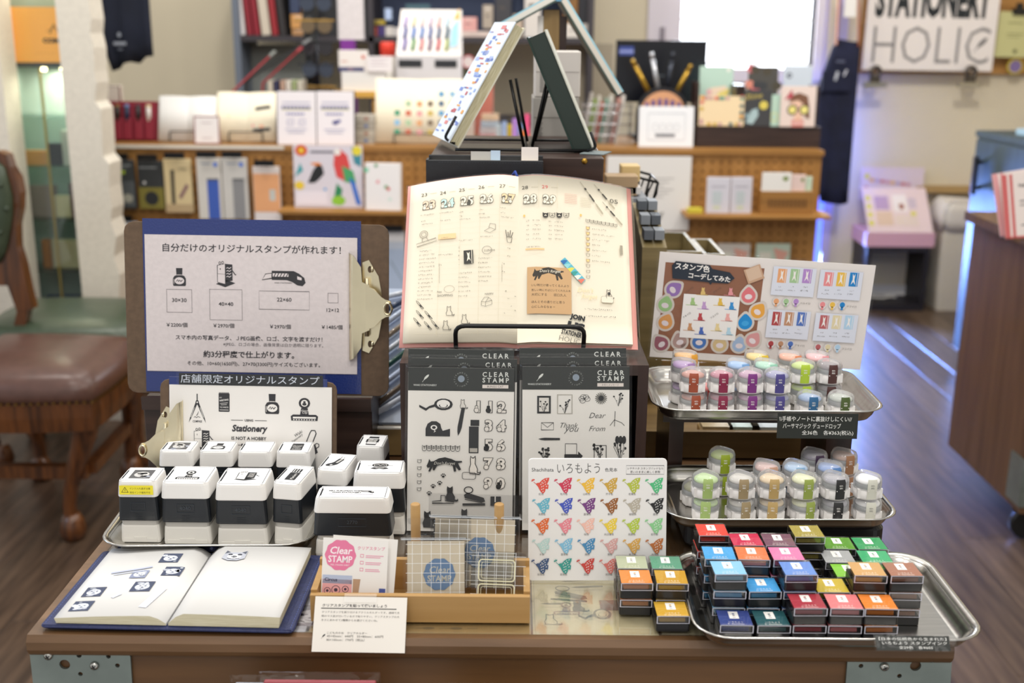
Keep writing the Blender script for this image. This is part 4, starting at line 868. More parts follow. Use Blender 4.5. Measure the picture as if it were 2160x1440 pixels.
def pm(u, v):
    dx = u-1094; q = (dx/240)**2; vt = 362+30*q; vb = 729+9*q; t = (v-vt)/(vb-vt)
    return (dx/((1.80+.0+.12*(t)))*1.0, 2+208*(1-t))
def cz(x, y): return pm(820+x/3.429, 340+y/3.429)   # from an enlarged view
k = Ink(); GR = '#8f8878'; HD = '#4b4942'
for i, (d, x, y, c) in enumerate([('23', 215, 262, HD), ('24', 358, 242, HD), ('25', 500, 216, HD), ('26', 645, 192, HD), ('27', 800, 180, HD), ('28', 965, 182, HD), ('29', 1112, 182, '#d2706a')]):
    a = cz(x, y); k.text(d, a[0], a[1], c, h=4.2, w=7.2); k.rect(a[0]+9, a[1]+2, .3, 2.5, '#c9c2ae'); k.rect(a[0]+11, a[1]+2, 8, .5, '#c9c2ae')
for d, x, y, cc in [('23', 212, 372, '#f3d6ba'), ('24', 350, 352, '#c6e3dc'), ('25', 497, 330, None), ('26', 643, 310, None), ('27', 803, 300, '#f2d8ae'), ('28', 962, 300, None), ('29', 1106, 304, None)]:
    a = cz(x, y); k.at(a[0], a[1], 1.25); numcat(k, d[0], '#55534c', '#f2ead6', col=cc); k.at(a[0]+8, a[1], 1.25); numcat(k, d[1], '#55534c', '#f2ead6', d == '25', col=cc); k.reset()
for i in range(22):   # faint ruled lines and column lines
    y = 12+i*7.3; k.rect(-118, y, 116, .14, '#ddd3b8'); 
for x in (-92, -68, -45, -22): k.rect(x, 8, .2, 176, '#d8cdb0')
for x in (24, 46): k.rect(x, 168, .2, 36, '#d8cdb0')
def hand(x, y, w, s=0, h=1.9, c='#7d776a'): a = cz(x, y); scrib(k, a[0], a[1], w/3.429/1.86, c, h, .28, s)
for (x, y, w) in [(212, 420, 105), (215, 465, 40), (220, 490, 80), (355, 395, 110), (360, 455, 80), (500, 385, 30), (505, 415, 40), (505, 440, 85), (650, 362, 30), (650, 395, 50), (650, 425, 90), (803, 345, 50), (810, 385, 40), (812, 415, 95), (345, 720, 120), (500, 605, 100), (660, 570, 100)]: hand(x, y, w)
for i in range(13): hand(205-i*1.5, 700+i*30, 100+(i*37 % 25), i, 2.1)
for i in range(6): hand(645, 735+i*34, 110-(i*31 % 40), i+20, 2.1)
for i in range(6): hand(497, 850+i*34, 100-(i*17 % 30), i+40, 2.1)
for i in range(5): hand(497, 655+i*32, 18, i+60, 2.1)
for i, t in enumerate([80, 100, 55, 78]): hand(860 if i < 2 else 820, 650+i*60, 30, i+70, 2.1)
a = cz(345, 595); k.at(a[0], a[1], 1); k.rect(0, 0, 21, 6.5, '#f3cf9c'); k.up(); k.reset(); hand(370, 588, 70)
a = cz(185, 660); k.at(a[0], a[1], 2.4, 14, 1, 1); k.line([(0, 0), (10, 0), (10, 1.6), (0, 1.6)], .22, GR, True); k.line([(3, 1.6), (3.4, 3.6), (5.6, 3.6), (6, 1.6)], .22, GR); k.ring(4.6, 5.6, 2, 2, .25, GR); k.ring(4.6, 5.6, 1.2, 1.2, .2, GR); k.reset()
a = cz(690, 535); k.at(a[0], a[1], 1.3); k.line([(0, 2), (5, 0), (10, 3), (5, 5)], .3, '#66625a', True); k.line([(4, 5), (5, 9), (10, 8), (10, 3)], .3, '#66625a'); k.reset()
a = cz(840, 600); k.at(a[0], a[1], 1.1); k.line([(2, 6), (3, 0), (7, 0), (8, 6)], .4, '#55534c', True)
for i in range(4): k.line([(2.4+i*1.5, 6), (1+i*2.6, 14-i % 2*2)], .7, '#55534c')
k.reset(); a = cz(540, 775); k.at(a[0], a[1], 1, 3); k.rect(0, 0, 11, 17, '#3c3b38'); k.up(); k.poly([(3.4, 3), (4.6, 9), (3.6, 15), (5.4, 12.6), (7, 15), (6.6, 8), (8.2, 3), (6, 6)], '#f2ead6'); k.rect(9, 0, .7, 17, '#f2ead6'); k.reset()
a = cz(710, 665); k.ring(a[0], a[1], 5.5, 5, .4, '#66625a'); k.text('LUNCH', a[0]-3, a[1]-1.6, '#66625a', w=12)
a = cz(430, 965); k.ring(a[0], a[1], 6, 4.4, .3, GR); a = cz(340, 1000); k.text('Net', a[0], a[1]+.4, '#66625a', h=2.4); a = cz(340, 1020); k.text('SHOPPING', a[0], a[1]-1, '#66625a', w=18)
a = cz(670, 1085); k.at(a[0], a[1], 1.2); k.line([(0, 1), (4, 0), (10, 2), (10, 6), (4, 4.4), (4, 0)], .3, '#66625a'); k.line([(0, 1), (0, 5), (4, 4.4), (7, 9), (10, 6)], .3, '#66625a'); k.line([(0, 5), (3, 9.4), (7, 9)], .3, '#66625a'); k.reset(); a = cz(697, 1000); k.text('HAPPY', a[0], a[1], '#66625a', w=10)
for x, y in ((395, 1160), (510, 1215), (370, 1265)): a = cz(x, y); k.at(a[0], a[1], 1.15); catsit(k, '#66625a'); k.reset()
for x, y, r in ((150, 1090, -52), (215, 1160, -52), (150, 1160, -52), (210, 1235, -52), (130, 1215, -52), (265, 1225, -52)): a = cz(x, y); k.at(a[0], a[1], 1.35, r); k.line([(0, 4.6), (1.4, 4), (10, 4), (10, 5.2), (1.4, 5.2)], .35, '#55534c', True); k.rect(5, 4, 2.6, 1.2, '#3c3b38'); k.reset()
for x, y in ((845, 975), (865, 1030), (885, 1080), (915, 1110), (835, 1140), (885, 1220), (915, 1000)): hand(x, y, 22, int(x), 2.6, '#66625a')
for y in (800, 790): hand(350, y, 26)
for x, y0, y1 in ((356, 800, 925), (822, 770, 900)):
    a, b_ = cz(x, y0), cz(x, y1); k.line([a, b_], .3, GR)
# right page
for i, (x, f_) in enumerate(((1118, 1), (1168, 0), (1220, 1), (1272, 0))): a = cz(x, 412); k.at(a[0], a[1], .72); catface(k, '#3c3b38', '#3c3b38' if f_ else None); k.line([(3, 4), (4, 3), (5, 5), (7, 3)], .8, '#f2ead6' if f_ else '#3c3b38'); k.reset()
for x in (975, 1395): a = cz(x, 420); k.ell(a[0]+1.4, a[1]+4.5, 1.3, 1.6, '#eec070')
for i in range(5): hand(998, 440+i*35, 30, i, 2.1); hand(1045, 440+i*35, 60, i+9, 2.1); hand(1165, 450+i*33, 25, i+5, 2.1); hand(1208, 450+i*33, 70, i+3, 2.1)
a = cz(995, 655); k.rect(a[0], a[1], 22, 1.6, '#f0c488'); hand(1000, 640, 110)
a = cz(1275, 300); 
for i in range(6):
    k.rect(a[0]+1, a[1]+2.2*i+1, 15, .5, '#ddb0a0'); k.rect(a[0]+20, a[1]+2.2*i-1, 13, .5, '#d5cdb8')
a = cz(1622, 298); k.text('05', a[0], a[1], HD, h=5.6, w=10)
for x0, y0, x1, y1 in ((1395, 130, 1570, 385), (1500, 150, 1660, 345), (1565, 290, 1720, 475)):
    A0, B0 = cz(x0, y0), cz(x1, y1); d = (B0[0]-A0[0], B0[1]-A0[1])
    for t0, t1, w_, c_ in ((0, .2, .5, GR), (.2, .26, 2.2, '#3c3b38'), (.26, .4, .8, GR), (.4, .62, 2, '#4a4842'), (.62, .7, .5, GR), (.7, 1, 1.6, '#b5ad98')): k.line([(A0[0]+d[0]*t0, A0[1]+d[1]*t0), (A0[0]+d[0]*t1, A0[1]+d[1]*t1)], w_, c_)
for i, ch in enumerate('TODOLIST'): a = cz(1440+i*30, 450+i*5.5); k.at(a[0], a[1], .5); catface(k, '#55534c'); k.reset(); k.text(ch, a[0]+2.4, a[1]+1.1, '#3c3b38', h=2, al='c')
for i in range(10):
    a = cz(1443+i*.6, 505+i*41.5); k.at(a[0], a[1], .46); catface(k, '#8a8070', '#f3cf8e' if i in (0, 1, 2, 3, 4, 6) else None, .9); k.reset()
    if i < 7: hand(1490, 508+i*41, [110, 180, 135, 60, 125, 70, 140][i], i+80, 2.2)
a0 = cz(1010, 1132); k.at(a0[0], a0[1]); k.grid(0, 0, 51, 57, '#c8a276', 10); k.up(); k.at(a0[0]+6, a0[1]+39, 3.6); catlong(k, '#3a352e'); k.up(); k.at(a0[0], a0[1]); k.text("Don't forget", 26, 49.5, '#f2ead6', w=24, al='c', shear=.3)
for i, (t, w_) in enumerate([('いい時だけ寄ってくる人より', 43), ('苦しい時にそばにいてくれた人を', 45), ('大切にする　　田口久人', 40), ('ほんとその通りだと思う', 38), ('心にしみるなぁー', 27)]): k.text(t, 5, 33-i*5.8-(3 if i > 2 else 0), '#4d4336', w=w_)
k.reset(); a = cz(1285, 745)
k.at(a[0], a[1], 1, -48); k.grid(-3, -4, 36, 7.4, '#5fb6c9', 6); k.up(); 
for i, c_ in enumerate(['#2f6fae', '#8fd0d6', '#d9d45c', '#3f9c94', '#e6e6da', '#e07a66']): k.poly([(-3+i*6, -4), (3+i*6, -4), (2+i*6, 3.4), (-1+i*6, 1)], c_)
k.reset(); a = cz(1385, 1000); k.text("Don't", a[0], a[1]+4, '#f3ddb0', w=18, shear=.3); k.text('forget', a[0]+4, a[1]-5, '#f3ddb0', w=18, shear=.3)
a = cz(1565, 1060); k.at(a[0], a[1], 1); k.rr(0, 0, 14, 8, 2, '#e9e0cc'); k.line(rrect(7, 4, 2, 3, 7, 4), .3, '#55534c', True); k.at(a[0]+4, a[1]+6, 1.1); catsit(k, '#3c3b38'); k.up(); k.ell(4.6, 5, 1.4, 2, '#3c3b38'); k.reset()
hand(1440, 1110, 200, 3, 2.4, '#55534c'); hand(1435, 1160, 240, 4, 2.4, '#55534c')
k.up(); a = cz(1240, 1330); k.at(a[0], a[1], 1, -12); k.text('JOIN', 8, 28, K, w=17, h=8, bold=.06); k.text('US', 7, 17, K, w=20, h=9.6, bold=.07); k.text('STATIONERY', 2, 9, K, w=26, h=6.4, bold=.04); k.text('HOLIC', 1, 1, '#77746a', w=24, h=6, bold=-.01); k.reset()
a = cz(1705, 705); k.rect(a[0], a[1], 3.2, 12, '#a39c8a')
k.build('handwriting', pl, fn=lambda x, y: (x, y, pn(x, y)), z=.0006)
part('bookmark_ribbon', C('#2b48a0'), pl, lambda b: b.tube([(.0, HP-.004, .004), (-.004, HP+.004, .007), (-.008, HP+.006, -.01)], .0016, 5))
ws = thing('book_stand', 'black wire book stand holding the open planner', 'stand', ID)
def wire(b, pts, r=.0026, fr=.012): b.tube(fillet(pts, fr, 4), r, 8)
p0, p1 = PY(962, 735, .292), PY(1230, 735, .292); zt_ = PY(1096, 686, .280).z
part('front_rail', m_blackwire, ws, lambda b: wire(b, [(p0.x, .330, bZ+.004), (p0.x, .292, bZ+.004), (p0.x, .276, zt_), (p1.x, .276, zt_), (p1.x, .292, bZ+.004), (p1.x, .330, bZ+.004)]))
up = lambda y, o: tuple(PM_ @ Vector((0, y, o)))
part('back_rail', m_blackwire, ws, lambda b: wire(b, [(p0.x, .330, bZ+.004), tuple(PM_ @ Vector((p0.x-PO.x, .15, -.012))), tuple(PM_ @ Vector((p1.x-PO.x, .15, -.012))), (p1.x, .330, bZ+.004)]))
part('prop', m_blackwire, ws, lambda b: wire(b, [(-.03, .418, bZ+.003), tuple(PM_ @ Vector((-.03, .13, -.016))), tuple(PM_ @ Vector((.03, .13, -.016))), (.03, .418, bZ+.003)]))

# ---------------- clear stamp packages leaning on the riser
m_packpaper = M('pack_paper', '#efece6', .6); m_packhead = M('pack_header', '#22272599'[:7], .45)
def pack(label, x, y, z, w, draw, sub, rz=0, a=12.5, H=.182):
    t = thing('clear_stamp_pack', label, 'stamp pack', lean((x, y, z), a, 0, rz), 'clear stamp packs'); 
    cd_ = sheet('backing_card', w, H, m_packpaper, t, t=.0008); hd = H*1000; wm = w*1000
    sheet('header', w, .0255, m_packhead, t, T_(0, H-.0255, .0003), t=.0003)
    k = Ink(); wht = '#dcdfda'; k.L = 6
    k.text('CLEAR', wm*.70, hd-9.5, wht, w=wm*.25, bold=.02, space=1.5); k.text('STAMP', wm*.70, hd-15.8, wht, w=wm*.25, bold=.02, space=1.5); k.rect(wm*.70, hd-22, wm*.245, 3.8, '#e6ddd6'); k.up(); k.text(sub, wm*.822, hd-21.2, '#4b4b48', h=2.2, al='c'); k.at(wm*.14, hd-15, .72); m_feather(k, wht); k.reset(); k.text('WAKI STATIONERY', wm*.05, hd-20.5, wht, w=wm*.22, bold=.01)
    for i in range(18): a_ = 2*math.pi*i/18; k.text('SINCEWAKISTATIONER'[i], wm*.5+6.6*math.cos(a_), hd-12+6.6*math.sin(a_)-.8, '#9aa09a', h=1.7, al='c', rot=math.degrees(a_)-90)
    k.ell(wm*.5, hd-12, 3.8, 3.8, '#8d9aa8')
    draw(k, wm, hd) if draw else None
    k.build('print', t); 
    b = MB(); n = 10
    b.rstack([(.0012, w/2+.003, H/2+.004, .002), (.0034, w/2+.001, H/2+.002, .002)], cx=w/2, cy=H/2); b.build('film_sleeve', m_film, t); return t
def outline(k, fn, x, y, s, sx=1, sy=1, rot=0):
    k.at(x, y, s, rot, sx, sy); fn(k); k.reset()
def drawA(k, wm, hd):
    def g(cx, cy): return ((820+cx/3.348-861)/1.93, (1108-720-cy/3.348)/1.80)
    kk = K
    def O(fn, cx, cy, s, sx=1, sy=1, rot=0): a = g(cx, cy); outline(k, fn, a[0], a[1], s, sx, sy, rot)
    O(tape, 218, 525, 3.7, 1, .55*1.0); O(dispenser, 265, 665, 2.7, 1, .75); O(lambda q: pen(q), 497, 655, 3.2, 1, 1.2, 80); O(lambda q: catsit(q, K, '#e3dfd8'), 500, 470, 1.0)
    O(lambda q: (q.rect(0, 0, 4, 8, K), q.rect(.6, 8.2, 3.6, 1.8, K), q.up(), q.rect(.4, .3, 3.2, 1.2, '#b9b5ac')), 575, 770, 3.7, .72, 1.0)
    for i, d in enumerate('1123456789 0'.replace(' ', '')):
        cx, cy = [(590, 500), (675, 500), (755, 500), (665, 625), (755, 625), (665, 755), (755, 755), (665, 880), (755, 880), (665, 1010), (755, 1010)][i]; O(lambda q: numcat(q, d, K, '#e3dfd8', i in (1, 10, 5)), cx, cy, 1.36, 1.15, 1)
    for i, ch in enumerate('TODOLIST'): a = g(240+i*34, 760); k.at(a[0], a[1], .68, 0, .8, 1.1); catface(k, K); k.reset(); k.text(ch, a[0]+2.7, a[1]+2.4, K, h=2.6, al='c', bold=.03)
    for i in range(5): a = g(208, 840+i*47); k.at(a[0], a[1], .46); catface(k, K, None, .9); k.reset()
    O(catlong, 275, 905, 3.9, 1, .9); a = g(400, 855); k.up(); k.text("Don't forget", a[0], a[1], '#cfcdc6', w=23, al='c', shear=.3)
    for cx, cy in ((275, 1060), (303, 1012), (350, 990), (375, 940)): O(paw, cx, cy, .62)
    O(lambda q: catsit(q, K, '#e3dfd8'), 565, 905, 1.5, 1, 1.3); a = g(530, 945); k.line(rrect(7.4, 3.8, 2, 3, a[0]+7.5, a[1]+4), .5, K, True)
    O(lambda q: q.line([(0, 0), (10, 0), (10, .8), (6, 1.2), (6, 3.6), (4, 3.6), (4, 1.2), (0, .8)], .3, K, True), 318, 1108, 2.4); O(lambda q: catsit(q, K, K), 400, 1090, 1.6)
    O(stapler, 535, 1122, 2.5, 1, 1.0); O(lambda q: (q.rect(0, 0, 10, 10, K), q.up(), q.rect(4, 4, 1, 6, '#e3dfd8')), 735, 1120, 1.15, 1, .9); O(pen, 410, 1222, 3.8, 1, .9); O(lambda q: (catsit(q, K, K)), 235, 1270, 1.8); O(lambda q: catface(q, '#5a6a78', '#6a7a8c'), 228, 1358, .8); O(lambda q: catface(q), 285, 1358, .75); O(lambda q: catsit(q, K, K), 505, 1240, 1.6)
def drawB(k, wm, hd):
    def g(cx, cy): return ((820+cx/3.348-1105)/1.93, (1108-720-cy/3.348)/1.80)
    def O(fn, cx, cy, s, sx=1, sy=1, rot=0): a = g(cx, cy); outline(k, fn, a[0], a[1], s, sx, sy, rot)
    O(lambda q: (q.rect(0, 0, 10, 13, K), q.up(), q.rect(1.4, 1.4, 7.2, 10.2, '#e3dfd8'), q.up(), flower(q, 1)), 1060, 515, 1.5); O(lambda q: (q.frame(0, 0, 10, 13, .6, '#bdb9b0'), flower(q, 2)), 1205, 515, 1.6)
    O(lambda q: [q.ring(5+math.cos(i)*2.4, 6+math.sin(i)*2, 2.4, 2, .3, K, 10) for i in range(5)], 1355, 465, 1.3); O(lambda q: ([q.ell(5+3.4*math.cos(i*.35), 5+3.4*math.sin(i*.35), 1.6, .4, '#6a6862', 6, math.degrees(i*.35)) for i in range(18)], q.ell(5, 5, 2.2, 2.2, K)), 1470, 455, 1.4); O(lambda q: flower(q, 5), 1590, 465, 1.5)
    for t, cx, cy, w_ in (('Dear', 1430, 545, 17), ('Thank', 1215, 610, 20), ('you', 1250, 650, 14), ('From', 1430, 632, 17)): a = g(cx, cy); k.text(t, a[0], a[1], K, w=w_, shear=.4, bold=-.012)
    O(lambda q: (q.frame(0, 0, 10, 6, .3, K), q.line([(0, 6), (5, 2.2), (10, 6)], .3, K)), 1090, 625, 1.35); O(lambda q: q.line([(0, 0), (3, 4), (8, 2), (10, 0)], .3, K), 1580, 595, 1.6); O(lambda q: q.line([(4, 0), (4.6, 12)], .4, K), 1575, 600, 1.4)
    O(pen, 1068, 686, 2.4, 1, 1); O(lambda q: (q.rect(0, 0, 10, 5, K), q.frame(.6, 5, 7.4, 7, .3, K), q.poly([(9, 0), (12, 4), (9, 7)], K)), 1255, 840, 1.7); O(lambda q: (q.frame(2, 0, 6, 7, .3, K), flower(q, 7), q.line([(3, 6), (6, 0)], .25, K)), 1440, 835, 2.2, 1, 1.15); O(lambda q: (flower(q, 9), [q.ell(3+i*2, 9, 1.2, 1.8, K, 10) for i in range(3)], [q.line([(5, 0), (1+i*2, 6), (3+i, 8.6)], .22, K) for i in range(4)]), 1595, 830, 1.9, 1, 1.35); O(lambda q: (flower(q, 12), flower(q, 13)), 1055, 860, 2.1)
m3 = lean((0, 0, 0), 12.5)
PKL, PKR = -.1150, .0130
for i, (dx, dz, lb) in enumerate([(-.0005, .0185, 'rearmost of the three'), (.003, .0095, 'middle of the three'), (0, 0, 'front one of the three')]):
    yy = .212+(2-i)*.0048; pack('clear cat stamp sheet with black header, %s at left' % lb, PKL+dx, yy, T+.001+dz, .117, drawA if i == 2 else None, 'BUNGU CAT', rz=-.3)
for i, (dx, dz, lb) in enumerate([(-.0035, .0185, 'rearmost of the three'), (-.003, .0095, 'middle of the three'), (0, 0, 'front one of the three')]):
    yy = .212+(2-i)*.0048; pack('clear flower stamp sheet with black header, %s at right' % lb, PKR+dx, yy, T+.001+dz+.002, .118, drawB if i == 2 else None, 'お花とメッセージ', rz=.4)

# ---------------- colour sample board with birds
cbm = lean((.0185, .098, T), 10.5, 0, .5); cbo = thing('colour_chart', 'white colour chart of printed birds standing before the flower stamps', 'chart', cbm); bw, bh = .1395, .1255
bx('board', M('chart_board', '#ecebea', .55), cbo, 0, bw, 0, bh, -.0025, 0, r=.004, e=.0004)
k = Ink(); k.text('Shachihata', 3.5, 112.2, '#4a4a4c', w=22); k.text('いろもよう', 29, 110.5, '#4a4a4c', w=43, h=10, bold=-.01); k.text('色見本', 77, 112, '#4a4a4c', w=12.5); k.frame(98.5, 109.5, 38, 8.8, .35, '#7d7d80'); k.text('シヤチハタ スタンプパッドなら', 117.5, 114.2, '#4a4a4c', w=36, al='c'); k.text('思いのままに美しく表現', 117.5, 110.5, '#4a4a4c', w=30, al='c')
BC = [['#e0584a', '#d0405c', '#f0bf45', '#cfa84a', '#b7c24c', '#57bd83'], ['#6db8cf', '#4a5cc0', '#7a4585', '#9a6236', '#b9b2a4', '#2c2c2e'], ['#e2703c', '#ea8a98', '#f3c3b5', '#ecd04a', '#b7cc50', '#8fd094'], ['#bcd9d6', '#86c0e0', '#4f8fbe', '#d9a9a6', '#dfae5a', '#bf7440'], ['#475d84', '#3f9c94', '#cc4c46', '#e0827a']]
BN = ['紅色 牡丹色 山吹色 芥子色 若葉色 若緑色', '浅葱色 瑠璃色 菖蒲色 栗色 銀鼠色 墨色', '柿色 桃色 桜色 向日葵色 萌黄色 若竹色', '水色 露草色 縹色 薄色 黄土色 柿茶色', '紺青色 青緑色 茜色 珊瑚色']
for r, row in enumerate(BC):
    for c_, cc in enumerate(row):
        x, y = 4+c_*22.9+(r % 2)*.8, 89.5-r*20.6; k.at(x, y, 1.72, 0, 1.02, 1); bird(k, cc, '#ecebea'); k.reset(); k.text(BN[r].split()[c_], x+9, y-1.4, '#77777a', h=2.3, al='c')
k.build('print', cbo)

# ---------------- wooden tray with leaflets and acrylic holders
m_lwood = wood('beech', '#b8925c', '#a8814a', axis=0, scale=6, rough=.5)
wb = thing('wooden_tray', 'light wooden tray holding leaflets and acrylic holders', 'tray', T_(-.187, .012, T)); L = .206
bx('front_panel', m_lwood, wb, 0, L, 0, .006, 0, .0275, r=.0008, e=.0004); bx('side_panel', m_lwood, wb, 0, .006, .006, .058, 0, .030); bx('side_panel', m_lwood, wb, L-.006, L, .006, .058, 0, .030); bx('back_panel', m_lwood, wb, 0, L, .058, .064, 0, .036); bx('bottom_panel', m_lwood, wb, .006, L-.006, .006, .058, 0, .004)
for u in (876, 1053):
    q = PY(u, 1062, .080); part('dowel', m_lwood, wb, lambda b: b.rstack([(0, .0048, .0048, .0048), (q.z-T-.0008, .0048, .0048, .0048), (q.z-T, .004, .004, .004)], n=4, smooth=True), T_(q.x+.187, .068, 0))
def leaflet(label, x, y, z, a, rz, full):
    t = thing('leaflet', label, 'leaflet', lean((x, y, z), a, 0, rz), 'clear stamp leaflets'); sheet('paper', .062, .068, m_paper, t, t=.0004)
    k = Ink()
    if full:
        k.poly(blob(17, 52, 14.5, 40, .035, 10), '#e87fa4'); k.up(); k.text('Clear', 17, 53, '#fdf0f4', w=21, al='c', shear=.2, bold=.02); k.text('STAMP', 17, 45, '#fdf0f4', w=23, h=6.5, al='c', bold=.02); k.text('PEEL STICKER SHEET', 17, 42, '#fdf0f4', w=18, al='c'); k.text('クリアスタンプ', 33, 58, '#e87fa4', w=26)
        for i in range(3): k.frame(36, 51-i*6.5, 3, 2.6, .4, '#e87fa4'); k.rect(41, 52.2-i*6.5, 17-i*2, .7, '#eaa0b8'); k.rect(41, 50.6-i*6.5, 14, .7, '#eaa0b8')
        k.rect(1, 3, 28, 26, '#e8a9a9'); k.rect(1, 25, 28, 8, '#b9c4dc'); k.up(); k.text('Circus', 3, 27, '#2a3050', w=12, bold=.02)
        for x_, y_, r_ in ((6, 18, 3), (14, 19, 4), (23, 20, 3), (6, 9, 3), (14, 8, 3), (23, 9, 4), (10, 13, 2), (19, 13, 2)): k.ring(x_, y_, r_, r_, .6, '#4a3a48', 10); k.ell(x_, y_, r_*.45, r_*.45, '#4a3a48', 8)
        k.poly([(30, 3), (34, 3), (37, 30), (30, 30)], '#b9977a'); k.poly([(42, 12), (47, 18), (52, 12)], '#e06a52'); k.rect(43, 9, 8, 3, '#e9b0a0'); k.rect(55, 16, 6, 6, '#4a5aa0'); k.rect(55, 6, 6, 6, '#c04a68'); k.poly([(34, 3), (39, 9), (44, 3)], '#d9596a')
    k.build('print', t) if full else None; return t
leaflet('white leaflet with a pink scalloped badge in the wooden tray', -.180, .024, T+.0065, 16, -2, True); leaflet('white leaflet tucked behind the pink badge leaflet', -.174, .0315, T+.006, 16, -4, False)
m_grid = '#f7f9fb'
def holder(label, w, h, x, y, z, a, rz, badge=True, stamps=False, bag=0, txt=''):
    t = thing('acrylic_holder', label, 'acrylic block', lean((x, y, z), a, 0, rz), 'bagged acrylic holders')
    bx('block', CLEAR('acrylic_block', tint=(.98, .99, .99), base=.03, rough=.03, edge=.3), t, 0, w, 0, h, 0, .007, r=.003, e=.0008)
    k = Ink(); wm, hm = w*1000, h*1000
    if badge: k.poly(blob(wm*.56, hm*.5, 15, 40, .035, 10), '#5f7fa8'); k.up(); k.text('Clear', wm*.56, hm*.5+1, '#c6c0b4', w=20, al='c', shear=.2, bold=.01); k.text('STAMP', wm*.56, hm*.5-7, '#c6c0b4', w=23, h=6, al='c', bold=.02)
    if txt: k.text(txt, wm*.5, hm*.5-24, '#6a86ac', w=wm*.72, al='c', bold=.03)
    if k.v: k.build('badge', t, z=-.001); sheet('insert_card', w*.98, h*.98, M('kraft_insert', '#dccbb2', .8), t, T_(.0006, .0006, -.0016), t=.0004)
    k = Ink()
    for i in range(1, int(wm/9)+1): k.rect(i*9-3, 0, .35, hm, m_grid)
    for i in range(1, int(hm/9)+1): k.rect(0, i*9-2, wm, .35, m_grid)
    k.build('grid_lines', t, z=.0073)['kind'] = 'stuff'
    if stamps:
        k = Ink()
        for yy in (6, 29): k.line(rrect(17, 10, 3, 3, wm*.47, yy+10), 1.1, '#e6e2c0', True); k.line(rrect(14.5, 7.6, 2, 3, wm*.47, yy+10), .4, '#e6e2c0', True)
        k.build('frame_stamps', t, z=.009)
    if bag:
        b = MB(); b.rstack([(-.003, w/2+.004, h/2+.002, .003), (.0095, w/2+.002, h/2, .003)], cx=w/2, cy=h/2); b.build('bag', m_film, t)
        fl_ = part('bag_header', m_film, t, lambda b: b.box(-.006, w+.006, h+.001, h+bag, .002, .0026)); k = Ink(); k.rect(-5, hm+1, wm+10, .5, '#dfe6ee')
        for i in range(int(wm*1.4)): k.rect(-5+i*.8, hm+1.4, .25, 1.8, '#e6ecf2')
        k.build('seal', t, z=.003)['kind'] = 'stuff'
    return t
holder('large acrylic holder bagged behind the others in the wooden tray', .080, .066, -.0755, .058, T+.0145, 18, -1, True, False, .024)
holder('bagged acrylic holder with blue badge in the wooden tray', .056, .064, -.0985, .0285, T+.0055, 20, .8, True, False, .0215, 'ACRYLIC HOLDER')
holder('small acrylic holder with two frame stamps in the wooden tray', .052, .056, -.038, .0285, T+.0055, 17, -1.5, False, True)
# price card taped to the tray front
pb0, pt0 = PY(657, 1374, -.0205), PY(666, 1257, .0085); pca = math.degrees(math.atan2(pt0.y-pb0.y, pt0.z-pb0.z)); pcl = math.hypot(pt0.y-pb0.y, pt0.z-pb0.z)
pc = thing('price_card', 'white price card taped to the front of the wooden tray', 'price card', lean(pb0, pca, 0, -.4)); sheet('card', .0855, pcl, M('card_stock', '#e9e4dc', .65), pc, t=.0005)
k = Ink(); k.at(0, 0, 1, 0, 1, pcl/.0605)
k.text('クリアスタンプを貼って使いましょう', 7, 49, G, w=60, bold=.015); k.rect(6, 47, 70, .9, '#2a2a2c')
for i, t_ in enumerate(['クリアスタンプを張り付けるアクリルホルダーです。透明で方', '眼のマス目が付いているので貼りやすい。クリアスタンプの大', 'きさにあわせて3種類からお選びくださいね。']): k.text(t_, 7, 42.2-i*4.4, '#6b6866', w=72 if i < 2 else 52)
k.text('こどものかお　クリアホルダー', 13, 19.5, '#55534f', w=37); k.text('45×45mm：440円　55×80mm：605円', 13, 15.8, '#55534f', w=52); k.text('80×100mm：770円（税込）', 13, 11.8, '#55534f', w=35); k.at(8.4, 15*pcl/.0605, .36); m_feather(k, '#2a2a2c'); k.reset(); k.build('print', pc)
part('tape', CLEAR('tape_clear', base=.06, rough=.2), pc, lambda b: b.box(.027, .057, pcl-.005, pcl+.003, .0003, .0007))
# ================================================================== RIGHT SIDE OF THE TABLE
# ---------------- stands and trays
tray('stainless tray of square ink pads at the table corner', .2985, .0455, .252, .166, T+.0005, 0)
rb = thing('tray_riser', 'black rounded block under the middle tray of ink pots', 'riser', T_(.297, .240, T)); part('block', M('black_block', '#121216', .3), rb, lambda b: b.rstack([(.0, .106, .060, .012), (.003, .108, .062, .014), (.0215, .108, .062, .014), (.0245, .105, .059, .012)], n=5, smooth=False))
tray('stainless tray holding the numbered ink pots below the black sign', .2895, .2345, .240, .144, T+.0255, 1)
sd = thing('tray_stand', 'dark wooden stand under the upper tray of ink pots', 'stand', ID)
bx('top_board', m_darkx, sd, .178, .404, .312, .430, .886, .9035)
for x0, x1 in ((.186, .203), (.372, .402)): bx('side_panel', m_dark, sd, x0, x1, .314, .425, T, .886)
tray('stainless tray of ink pots on the upper stand before the poster', .2905, .337, .252, .160, .904, 0)

